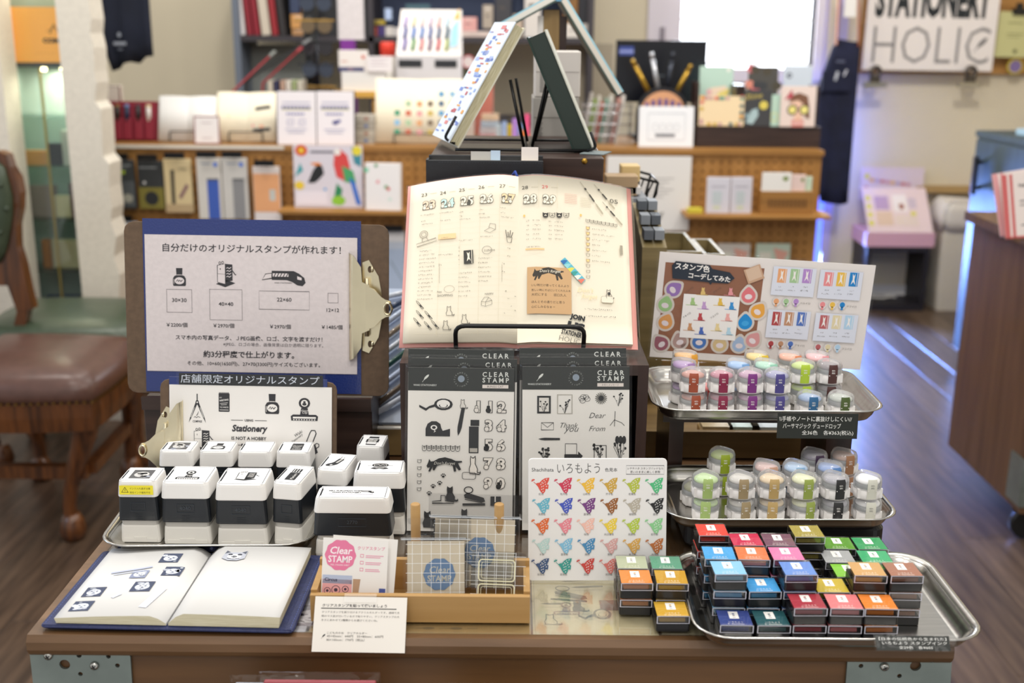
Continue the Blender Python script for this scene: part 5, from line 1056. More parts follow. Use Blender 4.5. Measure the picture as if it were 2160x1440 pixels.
# ---------------- square ink pads
m_lid = CLEAR('pad_lid', base=.05, rough=.03, edge=.55); m_padbase = M('pad_black', '#141417', .3)
PW, PD, PH = .0318, .0292, .0172
b = MB(); b.rstack([(0, PW/2-.0008, PD/2-.0008, .002), (.0006, PW/2-.0003, PD/2-.0003, .002), (.0088, PW/2-.0003, PD/2-.0003, .002)]); me_base = b.mesh('pad_base'); me_base.materials.append(m_padbase)
b = MB(); b.rstack([(.0086, PW/2, PD/2, .002), (.0160, PW/2, PD/2, .002), (PH, PW/2-.001, PD/2-.001, .0015)]); b.rstack([(.0092, PW/2-.001, PD/2-.001, .002), (.0150, PW/2-.001, PD/2-.001, .002)], cap0=False, cap1=False); me_lid = b.mesh('pad_lid'); me_lid.materials.append(m_lid)
b = MB(); b.rstack([(.0088, PW/2-.0036, PD/2-.0036, .001), (.0125, PW/2-.0038, PD/2-.0038, .001)]); me_ink0 = b.mesh('ink')
b = MB(); ro = [(-PW/2+.0006, .0088), (PW/2-.0006, .0088), (PW/2-.0006, .0166), (-PW/2+.0006, .0166)]; ri = [(-PW/2+.0015, .0094), (PW/2-.0015, .0094), (PW/2-.0015, .0159), (-PW/2+.0015, .0159)]; yf = -PD/2-.0002
b.add([(x, yf, z) for x, z in ro]+[(x, yf, z) for x, z in ri], [(i, (i+1) % 4, 4+(i+1) % 4, 4+i) for i in range(4)]); me_edge = b.mesh('lid_edge'); me_edge.materials.append(M('lid_edge', '#c9c9d6', .15))
_pd = {}
def padmeshes(c):
    if c in _pd: return _pd[c]
    k = Ink(); w, d = PW*1000-2.2, PD*1000-2.2; k.rect(-w/2, -d/2, w, d, c); k.up()
    base_ = tuple(int(c[i:i+2], 16) for i in (1, 3, 5)); lc = '#%02x%02x%02x' % tuple(min(255, int(v*.78+255*.22)) for v in base_)
    rnd = random.Random(c)
    for i in range(9): k.ell(rnd.uniform(-w/2+2, w/2-2), rnd.uniform(-d/2+1, d/2-1), .35, .35, lc, 6)
    k.line(arc(w*.32, -d*.05, 4, 100, 260, 6), .3, lc); k.line([(-w*.4, -d*.2), (-w*.28, -d*.1), (-w*.2, -d*.2)], .3, lc)
    k.text('いろもよう', 0, -d*.34, '#f2efe8', w=13, al='c'); k.text('▷ Shachihata', 0, -d*.46, '#f2efe8', w=15, al='c')
    k.rect(-4.4, -1.6, 8.8, 13, '#f6f4f0'); k.up(); k.rect(-1, 6, 2, 2, c); k.rect(-1, 3, 2, 2, '#8a8890'); k.rect(-1.4, .2, 2.8, .8, '#8a8890')
    vs = [(x*.001, y*.001, .0161+L*.00004) for x, y, L in k.v]; me = bpy.data.meshes.new('top_label'); me.from_pydata(vs, [], k.f); me.polygons.foreach_set('material_index', k.m); me.update()
    for q in k.cols: me.materials.append(I(q))
    mi_ = me_ink0.copy(); dk = '#%02x%02x%02x' % tuple(int(v*.72) for v in base_); mi_.materials.append(M('pad_ink_'+c[1:], dk, .5)); _pd[c] = (me, mi_); return _pd[c]
def inkpad(label, x, y, z, c, yaw, grp):
    t = thing('ink_pad', label, 'ink pad', T_(x, y, z) @ RZ(yaw), grp); lm, im = padmeshes(c)
    link('base', me_base, t); link('ink', im, t); ld = link('lid', me_lid, t); link('lid_edge', me_edge, ld); link('top_label', lm, t)
LV = {1: [''], 2: ['top one of two', 'lower one of two'], 3: ['top one of three', 'middle one of three', 'bottom one of three']}
def stack(cn, c, x, y, n, where, grp, z0, yaw=0):
    for i in range(n):
        lb = '%s ink pad %s' % (cn, where) if n == 1 else '%s ink pad %s, %s' % (cn, where, LV[n][n-1-i])
        inkpad(lb, x+PW/2+(random.uniform(-.0006, .0006) if i else 0), y+PD/2, z0+i*(PH+.0002), c, yaw+(random.uniform(-2, 2) if i else random.uniform(-1, 1)), grp)
zT = T+.0023
for a in [('navy blue', '#2c3f86', .191, -.0215, 1, 'at the front left corner of the lower tray'), ('dark teal', '#0f5158', .2245, -.0215, 1, 'in the front row of the lower tray'),
          ('dark red', '#a8283a', .257, -.0210, 2, 'in the front row of the lower tray'), ('salmon pink', '#e07d80', .2895, -.0210, 2, 'in the front row of the lower tray'), ('bright orange', '#e8872f', .322, -.0210, 2, 'at the front right of the lower tray'),
          ('pale blue', '#8cc6ea', .189, .0100, 3, 'in the second row of the lower tray'), ('sky blue', '#3f9fdc', .2215, .0100, 2, 'in the second row of the lower tray'), ('cornflower blue', '#6a92d8', .2540, .0100, 3, 'in the second row of the lower tray'), ('mustard yellow', '#c9b12e', .2865, .0100, 2, 'between the blue and tan stacks'),
          ('tan', '#d0a468', .3190, .0100, 3, 'in the second row of the lower tray'), ('reddish brown', '#a8745c', .3530, .0100, 3, 'at the right end of the second row'),
          ('bright blue', '#4aa6e0', .1850, .0410, 3, 'in the third row of the lower tray'), ('coral orange', '#ee7d48', .2175, .0410, 3, 'in the third row of the lower tray'), ('hot pink', '#ee7fae', .2500, .0410, 3, 'in the third row of the lower tray'), ('lime green', '#86c83c', .3130, .0410, 2, 'half hidden behind the tan stack'),
          ('crimson', '#c8264e', .2175, .0715, 3, 'near the back of the lower tray'), ('mauve', '#7a5262', .2500, .0715, 3, 'near the back of the lower tray'), ('silver grey', '#a9abac', .3100, .0715, 2, 'in the fourth row of the lower tray'), ('emerald green', '#3fae74', .3470, .0715, 2, 'in the fourth row of the lower tray'),
          ('vermilion', '#e0483a', .1870, .0935, 3, 'at the back left of the lower tray'), ('olive', '#a89a48', .2830, .0925, 3, 'at the back of the lower tray'), ('leaf green', '#5e9a28', .3180, .1020, 2, 'at the back right of the tray'), ('deep green', '#2f9c5c', .3510, .1020, 2, 'at the back right tray corner')]:
    stack(a[0], a[1], a[2], a[3], a[4], a[5], 'square ink pads in the lower tray', zT)
for a in [('grey green', '#b4bb9e', .1040, .0590, 2, 'behind the orange pads'), ('jade', '#5f9c80', .1380, .0590, 2, 'behind the gold pads'), ('amber orange', '#e58a38', .1045, .0285, 2, 'by the gold pads'), ('gold', '#c79a24', .1385, .0285, 2, 'by the orange pads'), ('golden yellow', '#cda22c', .1355, -.0020, 1, 'alone left of the lower tray')]:
    stack(a[0], a[1], a[2], a[3], a[4], a[5], 'square ink pads left of the lower tray', T+.0002)

# ---------------- teardrop ink pots
m_pot = FROST('pot_body', '#f6f3f2', .86, .3); m_plid = FROST('pot_lid', '#f8f8fa', .24, .08); PR = .0152; PTH = .0250
def drop(r, n=22):
    out = []
    for i in range(n):
        t = 2*math.pi*i/n; x, y = math.cos(t), math.sin(t); q = 1+.30*max(0, math.sin(t))**6; out.append((r*x*(1-.10*max(0, y)**2), r*y*q))
    return out
def dr(rz): return [[(x, y, z) for x, y in drop(r)] for r, z in rz]
b = MB(); b.loft(dr([(PR*.93, 0), (PR*.96, .002), (PR*.97, .0118)]), smooth=True)
for a_ in (215, 325, 150, 30):
    x, y = PR*.97*math.cos(R_(a_)), PR*.97*math.sin(R_(a_)); b.box(x-.0016, x+.0016, y-.0016, y+.0016, .001, .0115)
me_pot = b.mesh('pot_body'); me_pot.materials.append(m_pot)
b = MB(); b.loft(dr([(PR, .0112), (PR*1.01, .0125), (PR*.99, .0205), (PR*.90, .0236), (PR*.62, .0252), (PR*.2, .0257)]), smooth=True, cap0=False); me_plid = b.mesh('pot_lid'); me_plid.materials.append(m_plid)
b = MB(); b.loft(dr([(PR*.90, .0118), (PR*.90, .0170)]), smooth=True, cap1=False); b.mi = 1; b.loft(dr([(PR*.86, .0168), (PR*.84, .0192), (PR*.6, .0208), (PR*.2, .0212)]), smooth=True); me_pink0 = b.mesh('ink_cushion')
_pt = {}
def potmeshes(c, lc, num):
    k_ = (c, lc, num)
    if k_ in _pt: return _pt[k_]
    mi_ = me_pink0.copy(); mi_.materials.append(C('#9aa0a4')); mi_.materials.append(M('cushion_'+c[1:], c, .6))
    b = MB(); n = 5; w = .0052
    cols_ = []
    for i in range(n+1): a_ = R_(270-20+40*i/n); cols_.append((math.cos(a_), math.sin(a_)))
    rr_ = [(PR*.55, .0258), (PR*.93, .0237), (PR*1.025, .0205), (PR*1.035, .0125), (PR*1.01, .010), (PR*1.0, .0015)]
    rr_ = rr_[1:]
    vs = []; fs = []
    for r, z in rr_:
        for x, y in cols_: vs.append((x*r, y*r, z))
    m = n+1
    for j in range(len(rr_)-1):
        for i in range(n): fs.append((j*m+i, (j+1)*m+i, (j+1)*m+i+1, j*m+i+1))
    b.add(vs, fs, True); lm = b.mesh('wrap_label'); lm.materials.append(C(lc, .45))
    k = Ink(); fg = '#f3f1ee' if sum(lin(lc)[:3]) < 1.9 else '#8f8f8a'
    k.text('GO-', 0, 16.6, fg, h=1.7, al='c', bold=.02); k.text(num, 0, 13.6, fg, h=1.9, al='c', bold=.02); k.rect(-4.6, 10.6, .9, 1.2, '#e9e6e4'); k.rect(3.7, 10.6, .9, 1.2, '#e9e6e4')
    vs = [(x*.001, -PR*1.045*math.cos(x*.001/PR), y*.001) for x, y, L in k.v]; nm_ = bpy.data.meshes.new('number'); nm_.from_pydata(vs, [], k.f); nm_.polygons.foreach_set('material_index', k.m); nm_.update()
    for q in k.cols: nm_.materials.append(I(q))
    _pt[k_] = (mi_, lm, nm_); return _pt[k_]
def pot(label, x, y, z, c, lc, num, yaw, grp):
    t = thing('ink_pot', label, 'ink pot', T_(x, y, z) @ RZ(yaw), grp); im, lm, nm_ = potmeshes(c, lc, num)
    link('pot_body', me_pot, t); link('ink_cushion', im, t); link('lid', me_plid, t); w_ = link('wrap_label', lm, t); link('number', nm_, w_)
def pots(lst, z0, orig, sc, grp, tray_):
    for cn, c, lc, num, cx, Y, n, yaw in lst:
        for i in range(n):
            zz = z0+i*(PTH+.0012); u = orig[0]+cx/sc
            # x from the photograph at the pot's own depth
            x = (u-1080)/FPX*((Y-CAM.y)*math.cos(PITCH)+(CAM.z-zz)*math.sin(PITCH))*(1) - math.sin(RHO)*0
            lb = '%s ink pot numbered %s on the %s tray' % (cn, num, tray_)
            if n > 1: lb += ', upper of two' if i == n-1 else ', lower of two'
            pot(lb, x+.0045, Y, zz, c, lc, num, yaw+(random.uniform(-12, 12) if i < n-1 else 0), grp)
g2 = 'numbered ink pots on the middle tray'
pots([('pale green', '#b9d98e', '#aac478', '080', 405, .196, 2, 0), ('taupe', '#c8c4bc', '#a5926f', '081', 700, .196, 2, 2), ('beige', '#ddc496', '#c3a56c', '082', 957, .197, 2, 0), ('cream green', '#dce0b2', '#9aaa52', '083', 1228, .197, 2, 8), ('black', '#8d8d98', '#2a2a2c', '091', 1490, .197, 2, 10), ('white', '#efefef', '#d9d8cc', '092', 1765, .198, 2, 4),
      ('dark olive', '#8a8a4c', '#80783c', '063', 318, .236, 1, 10), ('rose tan', '#d0a9a2', '#c49a86', '071', 915, .231, 2, 20), ('light blue', '#9cc0e4', '#8ab0d8', '070', 1160, .231, 2, 8), ('mid blue', '#6a94d4', '#5a86c0', '062', 1445, .231, 2, 18),
      ('lime', '#a6bc3c', '#93a626', '060', 540, .268, 2, 6), ('aubergine', '#5a4a66', '#3f2a44', '061', 1315, .268, 2, 12), ('brown', '#b58a70', '#9c7050', '072', 1565, .268, 2, 14)], T+.0278, (1380, 840), 4.0, g2, 'middle')
g3 = 'numbered ink pots on the upper tray'
pots([('brick red', '#c4806e', '#a04c32', '053', 405, .292, 2, -4), ('maroon', '#b8607c', '#8a2448', '054', 622, .292, 2, 0), ('purple', '#b586a8', '#7c2f80', '055', 838, .292, 2, 0), ('indigo', '#8286b4', '#4a4488', '056', 1042, .292, 2, 2), ('steel blue', '#7fa0cc', '#2a6290', '057', 1290, .290, 1, 4), ('moss green', '#a8b0a8', '#485a2a', '058', 1525, .290, 1, 6),
      ('lilac', '#b088c8', '#a884be', '037', 335, .330, 2, 30), ('scarlet', '#e86a64', '#d8463c', '013', 520, .326, 1, 10), ('azure', '#88b8e8', '#80aee0', '033', 750, .330, 2, 25), ('mint', '#a8dcc4', '#a0d8c0', '030', 960, .330, 2, 25), ('yellow green', '#c2d86a', '#b2ce38', '034', 1235, .330, 2, 0), ('dark brown', '#6a5c64', '#4c2a28', '052', 1437, .330, 2, 4),
      ('amber', '#f0b852', '#e8a83c', '011', 350, .366, 2, 40), ('lemon', '#efd268', '#e6c43c', '010', 890, .366, 2, 30), ('peach', '#f0a888', '#e68a5c', '012', 1140, .366, 2, 30), ('blush pink', '#f4b8bc', '#f0a0a8', '016', 1345, .366, 2, 30)], .9062, (1340, 500), 3.6, g3, 'upper')

# ---------------- laminated poster behind the upper tray
q0 = PY(1370, 752, .424); q1 = PY(1363, 530, .424)
po = thing('poster', 'laminated poster of stamp colour ideas behind the upper tray', 'poster', lean((q0.x, .424, q0.z), 0, 0, -3.2)); pw_, ph_ = .2665, q1.z-q0.z
sheet('paper', pw_, ph_, M('poster_paper', '#efe9e6', .6), po, t=.0006); part('laminate', m_film, po, lambda b: b.box(-.003, pw_+.003, -.003, ph_+.003, .0006, .0009))
k = Ink(); sc_ = pw_*1000/(1640/3.6)
def gp_(cx, cy): return ((cx-70)/3.6*sc_, ph_*1000-((cy-110)-(cx-70)*.048)/3.6*sc_)
a, b_ = gp_(120, 868), gp_(872, 140); k.rect(a[0], 9, b_[0]-a[0], ph_*1000-14.5-9+2, '#96644a'); k.up()
H_ = ph_*1000
def gy(cx, cy): a = gp_(cx, cy); return a
for cx, cy, c, rot in [(200, 400, '#9a76bc', 40), (150, 520, '#9ec888', 80), (165, 660, '#e0a058', 70), (150, 830, '#a06070', 130), (290, 810, '#b89a94', 110), (440, 810, '#4a7ac0', 90), (600, 830, '#d8c090', 90), (750, 830, '#a8c0e0', 90), (850, 790, '#d89a9c', 60), (775, 440, '#e07880', 95), (775, 650, '#1d8fd8', 95), (860, 560, '#e8a848', 60)]:
    a = gy(cx, cy); k.at(a[0], a[1], 1, rot-90); k.poly([(x*1000, y*1000) for x, y in drop(.0115)], '#d8cfc8'); k.up(); k.poly([(x*1000, y*1000) for x, y in drop(.0088)], c); k.up(); k.ell(0, -1, 4.6, 3.4, '#e9dfe4' if c != '#1d8fd8' else '#3fa6e6'); k.reset()
a = gy(283, 765); b_ = gy(713, 345); k.up(); k.rect(a[0], a[1]-1.5, b_[0]-a[0], 56, '#f3f1f0'); k.up()
for cx, cy, cs3 in [(300, 545, ['#e0c078', '#a8cc88', '#c8a4d8']), (510, 545, ['#e69aa0', '#e8c050', '#3a94d8']), (300, 745, ['#c04a50', '#d0986c', '#4a6cc0']), (510, 745, ['#efb0ac', '#ecd8a0', '#b8dcf0'])]:
    for j, (dx, dy) in enumerate(((70, -110), (0, -30), (90, 0))): a = gy(cx+dx+30, cy+dy); k.at(a[0], a[1], .95); catsit(k, cs3[j], cs3[j]); k.reset(); k.rect(a[0]-4, a[1]-.6, 15, .6, cs3[j])
    a = gy(cx, cy-120); k.text('ハルイロ ナツイロ アキイロ フユイロ'.split()[[(300, 545), (510, 545), (300, 745), (510, 745)].index((cx, cy))], a[0], a[1], '#55504e', w=11, rot=40)
a = gy(860, 250); k.at(a[0]-12, a[1]-6, 1, 25); k.rect(-8, -8, 21, 19, '#c9a488'); k.up(); k.rect(-6, -5, 17, 15, '#d8bca4'); k.reset()
a = gy(165, 310); k.at(a[0], a[1], 1, -2.6); k.poly([(3, 0), (0, 16), (4, 22), (46, 21.5), (50, 17), (72, 15), (79, 8.5), (72, 1), (52, 0), (51, -3), (48, 0)], '#2a3340'); k.up(); k.text('スタンプ色', 4, 12.2, '#f2efec', w=43, bold=.03); k.text('コーデしてみた', 22, 2.6, '#f2efec', w=52, bold=.03); k.reset()
G4 = [((975, 330), ['#e8a878', '#a4c898', '#b48cd0']), ((1330, 350), ['#ea9094', '#ecc050', '#1d84cc']), ((975, 665), ['#b04448', '#c09070', '#5074c0']), ((1340, 685), ['#bc6468', '#e2d6b0', '#b4d4ee'])]
for gi, ((cx, cy), cs3) in enumerate(G4):
    a = gy(cx-36, cy+90); k.rect(a[0], a[1]-1, 53, 36, '#dde2f0'); k.up()
    for j in range(3):
        a = gy(cx+j*95, cy); k.at(a[0], a[1], 1); k.rect(0, 0, 11, 17.5, cs3[j]); k.up(); k.poly([(2.4, 2), (4.2, 9), (3.4, 16), (5.2, 13), (6.8, 16), (6.2, 9), (8, 2), (5.2, 6)], '#f2efee'); k.rect(9.2, 0, .6, 17.5, '#f2efee'); k.reset()
        a = gy(cx+j*95+15, cy+45); scrib(k, a[0], a[1]+1, 5, '#6d6866', 2, .3, j); a = gy(cx+j*95-5, cy+72); scrib(k, a[0], a[1]+1, 10, '#6d6866', 2, .3, j+4)
        a = gy(cx+j*75+15, cy+150); k.ell(a[0], a[1], 4.6, 5, '#e3e0e2'); k.up(); k.ell(a[0], a[1]+.6, 3.4, 3.6, cs3[j]); k.rect(a[0]-1.4, a[1]-6, 2.8, 4, cs3[j])
    a = gy(cx+200, cy+165); k.text('ハルイロ ナツイロ アキイロ フユイロ'.split()[gi], a[0], a[1], '#55504e', w=12)
k.build('print', po, z=.0002)

# ---------------- black price tags
def tagcard(label, c00, c10, h, a, lines, yaw=0):
    t = thing('price_tag', label, 'price tag', lean(c00, a, yaw, 0)); w = (Vector(c10)-Vector(c00)).length; sheet('card', w, h, M('chalk_black', '#1f231f', .5), t, t=.0006); k = Ink()
    for tx, x, y, ww in lines: k.text(tx, x*w*1000, y*h*1000, '#eeeeea', w=ww*w*1000, h=h*210, bold=.004)
    k.build('lettering', t); return t
a, b_ = PY(1638, 924, .2465), PY(1808, 921, .2465); top = PY(1640, 870, .2505)
tagcard('black handwritten price tag hanging from the upper tray', a, (b_.x, a.y, a.z), top.z-a.z, 5, [('\\\\手帳やノートに裏抜けしにくい//', .02, .68, .90), ('バーサマジック デュードロップ', .07, .40, .72), ('全36色　各¥363(税込)', .31, .12, .64)])
a, b_ = PY(1850, 1371, -.052), PY(2006, 1371, -.052); top = PY(1850, 1340, -.044); hh_ = math.hypot(top.z-a.z, top.y-a.y)
t = tagcard('glossy black price tag on the front rim of the lower tray', a, (b_.x, a.y, a.z), hh_, math.degrees(math.atan2(top.y-a.y, top.z-a.z)), [('【日本の伝統色から生まれた】', .04, .68, .92), ('いろもよう スタンプインク', .08, .40, .88), ('全29色　各¥605', .30, .10, .46)]); part('laminate', m_film, t, lambda b: b.box(-.002, .071, -.001, hh_+.001, .0004, .0006))
# ================================================================== REAR OF THE TABLE
# ---------------- low wooden case behind the displays
m_tanw = wood('tan_case_wood', '#8f7448', '#755c36', axis=0, scale=6, rough=.5)
rc = thing('drawer_case', 'low tan wooden case behind the risers holding pens and pads', 'case', ID); cx0, cx1, cy0, cy1 = -.20, .40, .446, .78; czt = .826
bx('front_panel', m_tanw, rc, cx0, cx1, cy0, cy0+.008, T, czt); bx('back_panel', m_tanw, rc, cx0, cx1, cy1-.008, cy1, T, czt); bx('side_panel', m_tanw, rc, cx0, cx0+.008, cy0+.008, cy1-.008, T, czt); bx('side_panel', m_tanw, rc, cx1-.008, cx1, cy0+.008, cy1-.008, T, czt); bx('deck', m_tanw, rc, cx0+.008, cx1-.008, cy0+.008, cy1-.008, T, .812); bx('front_edge', C('#e9e4da'), rc, cx0, -.12, cy0-.001, cy0+.006, czt, czt+.002)
# slanted clear rack with glass pens (left of the riser)
rk = thing('pen_rack', 'clear acrylic rack of glass pens between the clipboard and the planner', 'rack', ID)
def rackpt(x, t): return Vector((x, .46+.22*t, .83+.13*t))
part('rack_plate', M('rack_plate', '#b9c6dc', .12), rk, lambda b: b.loft([[tuple(rackpt(x, t)) for x, t in ((-.19, 0), (-.115, 0), (-.115, 1), (-.19, 1))], [tuple(rackpt(x, t)+Vector((0, .002, -.004))) for x, t in ((-.19, 0), (-.115, 0), (-.115, 1), (-.19, 1))]]))
for x in (-.188, -.117): part('rack_side', m_clear, rk, lambda b: b.bar(rackpt(x, 0)+Vector((0, 0, .008)), rackpt(x, 1)+Vector((0, 0, .008)), .003, .014))
gcol = ['#dfe6f4', '#6b5a4a', '#c3d2ee', '#2f5a50', '#e6ecf6', '#8a7a68', '#cfdcf2', '#3a4a66', '#e2e8f2']
for i, c in enumerate(gcol):
    t0 = -.06+i*.12; a = rackpt(-.186, max(.01, t0))+Vector((0, -.004, .006)); e = rackpt(-.119, min(.99, t0+.30))+Vector((0, -.004, .006))
    gpn = thing('glass_pen', '%s glass pen lying on the clear rack, %s from the front' % ({'#6b5a4a': 'brown', '#2f5a50': 'dark green', '#8a7a68': 'taupe', '#3a4a66': 'navy'}.get(c, 'clear'), ['first', 'second', 'third', 'fourth', 'fifth', 'sixth', 'seventh', 'eighth', 'ninth'][i]), 'pen', ID, 'glass pens on the rack')
    part('barrel', M('glasspen_'+c[1:], c, .12), gpn, lambda b: b.tube([a, a.lerp(e, .75)], .004, 8)); part('cap', C('#f2f4f8', .15), gpn, lambda b: b.tube([a.lerp(e, .75), e], .0048, 8))
# ink pads lying in the case, right of the riser
for i, (u, v, w, c, lb) in enumerate([(1515, 912, .05, '#c9b48a', 'clear-lidded ink pad with a dark strip'), (1572, 912, .05, '#b9cfc6', 'pale green shimmering ink pad'), (1620, 914, .05, '#c3cfd6', 'pale blue shimmering ink pad'), (1575, 893, .045, '#9a948c', 'grey ink pad at the back'), (1625, 893, .045, '#d0a878', 'tan ink pad at the back')]):
    y_ = .456 if i < 3 else .50; p = PY(u, v, y_); t = thing('craft_ink_pad', lb+' lying in the tan wooden case', 'ink pad', T_(p.x, y_+.018, .8125), 'craft ink pads in the case')
    bx('body', C('#caa870', .4), t, -w*.45, w*.45, -.017, .017, 0, .011, r=.002); bx('lid', m_clear, t, -w*.46, w*.46, -.0175, .0175, .0112, .019, r=.002); bx('ink', C(c, .25), t, -w*.4, w*.4, -.014, .014, .0113, .0155); 
    if i == 0: bx('dark_strip', m_black, t, -w*.42, w*.42, -.0173, -.0168, .002, .009)

# ---------------- tall dark riser behind the planner
rx0, rx1, ry, rz = PY(905, 333, .50).x, PY(1274, 333, .50).x, .50, PY(1090, 332, .50).z
rs_ = thing('display_riser', 'tall dark brown box behind the planner carrying two book easels', 'riser', ID)
bx('box', m_darkx, rs_, rx0, rx1, ry, ry+.30, .8265, rz, r=.002); bx('step', m_darkx, rs_, rx0, rx1, ry-.05, ry, .8265, 1.0)
p = PY(1233, 340, ry); part('screw', M('brass_screw', '#b08a3c', .3, metal=1), rs_, lambda b: b.lathe([(.004, 0), (.0035, .001), (.001, .0016)], 10), Matrix.Translation(p) @ RX(90))
# black notebook leaning on its front
bq = PY(903, 386, .468); tq = PY(1146, 338, .468); nbk = thing('notebook', 'black leather notebook with white tabs behind the open planner', 'notebook', T_(bq.x, .462, 1.0005)); nw = tq.x-bq.x; nh = tq.z-1.0005
bx('cover', M('black_leather', '#202329', .45, noise=.2, scale=200), nbk, 0, nw, 0, .003, 0, nh, r=.001); bx('cover', M('black_leather', '#202329'), nbk, 0, nw, .022, .025, 0, nh+.004, r=.001); bx('page_block', m_cream, nbk, .003, nw-.004, .003, .022, .002, nh-.004); bx('spine', M('black_leather', '#202329'), nbk, -.002, .001, 0, .025, 0, nh)
for u0, u1, v0, v1, c, yy in ((1100, 1135, 310, 345, '#f3ece8', .011), (1035, 1055, 318, 345, '#b9cfe8', .016), (993, 1036, 320, 345, '#b8b8b8', .017)):
    a, b_ = PY(u0, v0, .475), PY(u1, v1, .475); bx('index_tab', C(c), nbk, a.x-bq.x, b_.x-bq.x, yy, yy+.0008, nh-.02, a.z-1.0005)
k = Ink()
for i in range(38): k.rect(nw*1000-.3-i*3.4-3, nh*1000-3, 2, .35, '#4a4e56')
k.build('stitching', nbk, mtx=T_(0, -.0002, 0) @ RX(90), z=.0002)['kind'] = 'stuff'
# easels with leaning books
def leanbook(name, label, u0, v0, u1, v1, Y, yaw, W, th, mc, mp, side, cover2=None, ins=None):
    """book whose bottom edge is at (u0, v0) and top at (u1, v1), leaning; width runs away from the camera"""
    a, b_ = PY(u0, v0, Y), PY(u1, v1, Y); d = (b_-a); L_ = d.length; ang = math.degrees(math.atan2(d.x, d.z))
    t = thing(name, label, 'book', Matrix.Translation(a) @ RZ(yaw) @ RY(ang))   # local z up the book, x = normal, y = width
    s = side
    bx('front_page', mc, t, *sorted((0, s*.0015)), 0, W, 0, L_); bx('page_block', mp, t, *sorted((s*.0016, s*(th-.002))), .002, W-.002, .002, L_-.002); bx('back_cover', cover2 or mp, t, *sorted((s*(th-.002), s*th)), 0, W, 0, L_)
    return t, L_
m_bluepg = M('pale_blue_page', '#dfeaf6', .6); m_pedge2 = M('ivory_edges', '#cfc9ac', .8, col2='#a39a78', scale=50, stretch=(40, 1, 1))
lb_, L1 = leanbook('book', 'open illustrated book with pale blue pages on the left easel', 946, 300, 1092, 46, .56, 15, .11, .016, m_bluepg, m_pedge2, 1, C('#d6d2c0'))
k = Ink()
for i in range(60):
    rnd = random.Random(i); k.rect(rnd.uniform(2, 90), rnd.uniform(6, L1*1000-8), rnd.uniform(8, 24), rnd.uniform(1.5, 6), rnd.choice(['#c06a70', '#7a8fd0', '#a9b8e6', '#e0a868', '#9ab0e0', '#6a86c8', '#d88a8a']))
k.build('illustrations', lb_, mtx=Matrix(((0, 0, -1, 0), (1, 0, 0, 0), (0, 1, 0, 0), (0, 0, 0, 1))), z=.0004)
m_green2 = M('dark_green_cover', '#163028', .35)
rb_, L2 = leanbook('book', 'thick book with dark green cover leaning on the right easel', 1252, 314, 1150, 62, .56, -3, .12, .026, M('speckled_page', '#c9cabd', .7, noise=.15, scale=200), M('green_black_pages', '#22302a', .5), -1, m_green2)
def easel(label, pts, base):
    t = thing('book_easel', label, 'easel', ID)
    for q in pts: part('leg', m_blackwire, t, lambda b: b.tube(q, .0022, 6))
    part('base_rail', m_blackwire, t, lambda b: b.tube(fillet(base, .008), .0022, 6)); return t
zb = rz+.003
def E(u, v, Y): return tuple(PY(u, v, Y))
def EZ(u, Y): p = PY(u, 310, Y); return (p.x, Y, zb)
e1 = easel('black wire easel under the pale blue illustrated book', [[E(1076, 168, .60), EZ(1105, .60)], [E(1088, 165, .68), EZ(1112, .68)]], [EZ(960, .56), EZ(1108, .56), EZ(1108, .70), EZ(965, .70)])
part('page_rest', m_blackwire, e1, lambda b: b.tube(fillet([E(960, 303, .565), E(937, 292, .565), E(962, 245, .565)], .006), .002, 6))
e2 = easel('black wire easel under the dark green book', [[E(1158, 152, .60), EZ(1122, .60)], [E(1166, 150, .68), EZ(1128, .68)]], [EZ(1240, .56), EZ(1120, .56), EZ(1120, .70), EZ(1236, .70)])
part('page_rest', m_blackwire, e2, lambda b: b.tube(fillet([E(1238, 318, .555), E(1258, 312, .555), E(1246, 278, .555)], .006), .002, 6))
tg = bx('felt_tag', M('grey_felt', '#7f8a8c', .9), None, -.02, .012, -.02, .02, 0, .0012, mtx=Matrix.Translation((PY(1270, 318, .55).x-.004, .553, rz+.0005)) @ RZ(-20)); tag(tg, 'grey felt tag under the foot of the dark green book', 'tag')
# pale cartons
for lbl, u0, u1, v0, v1, Y, c in [('lower grey carton with a barcode behind the easels', 1122, 1222, 205, 302, .80, '#a8a49e'), ('upper white carton with a barcode stacked behind the easels', 1127, 1226, 108, 204, .80, '#d2ccc6')]:
    a, b_ = PY(u0, v1, Y), PY(u1, v0, Y); lw0 = a.z if 'upper' in lbl else .79
    t = thing('carton', lbl, 'carton', T_(a.x, Y, lw0)); bx('box', M('carton_'+c[1:], c, .6), t, 0, b_.x-a.x, 0, .09, 0, b_.z-lw0-.0005, r=.003)
    bx('flap', M('carton_'+c[1:], c, .6), t, .002, b_.x-a.x-.002, -.0012, 0, b_.z-lw0-.03, b_.z-lw0-.002); k = Ink()
    for i in range(14): k.rect(8, (b_.z-lw0)*1000-60+i*2.6, 6+i % 3, 1.3, '#6d6a66')
    k.build('barcode', t, mtx=lean((0, 0, 0), 0), z=.0004)
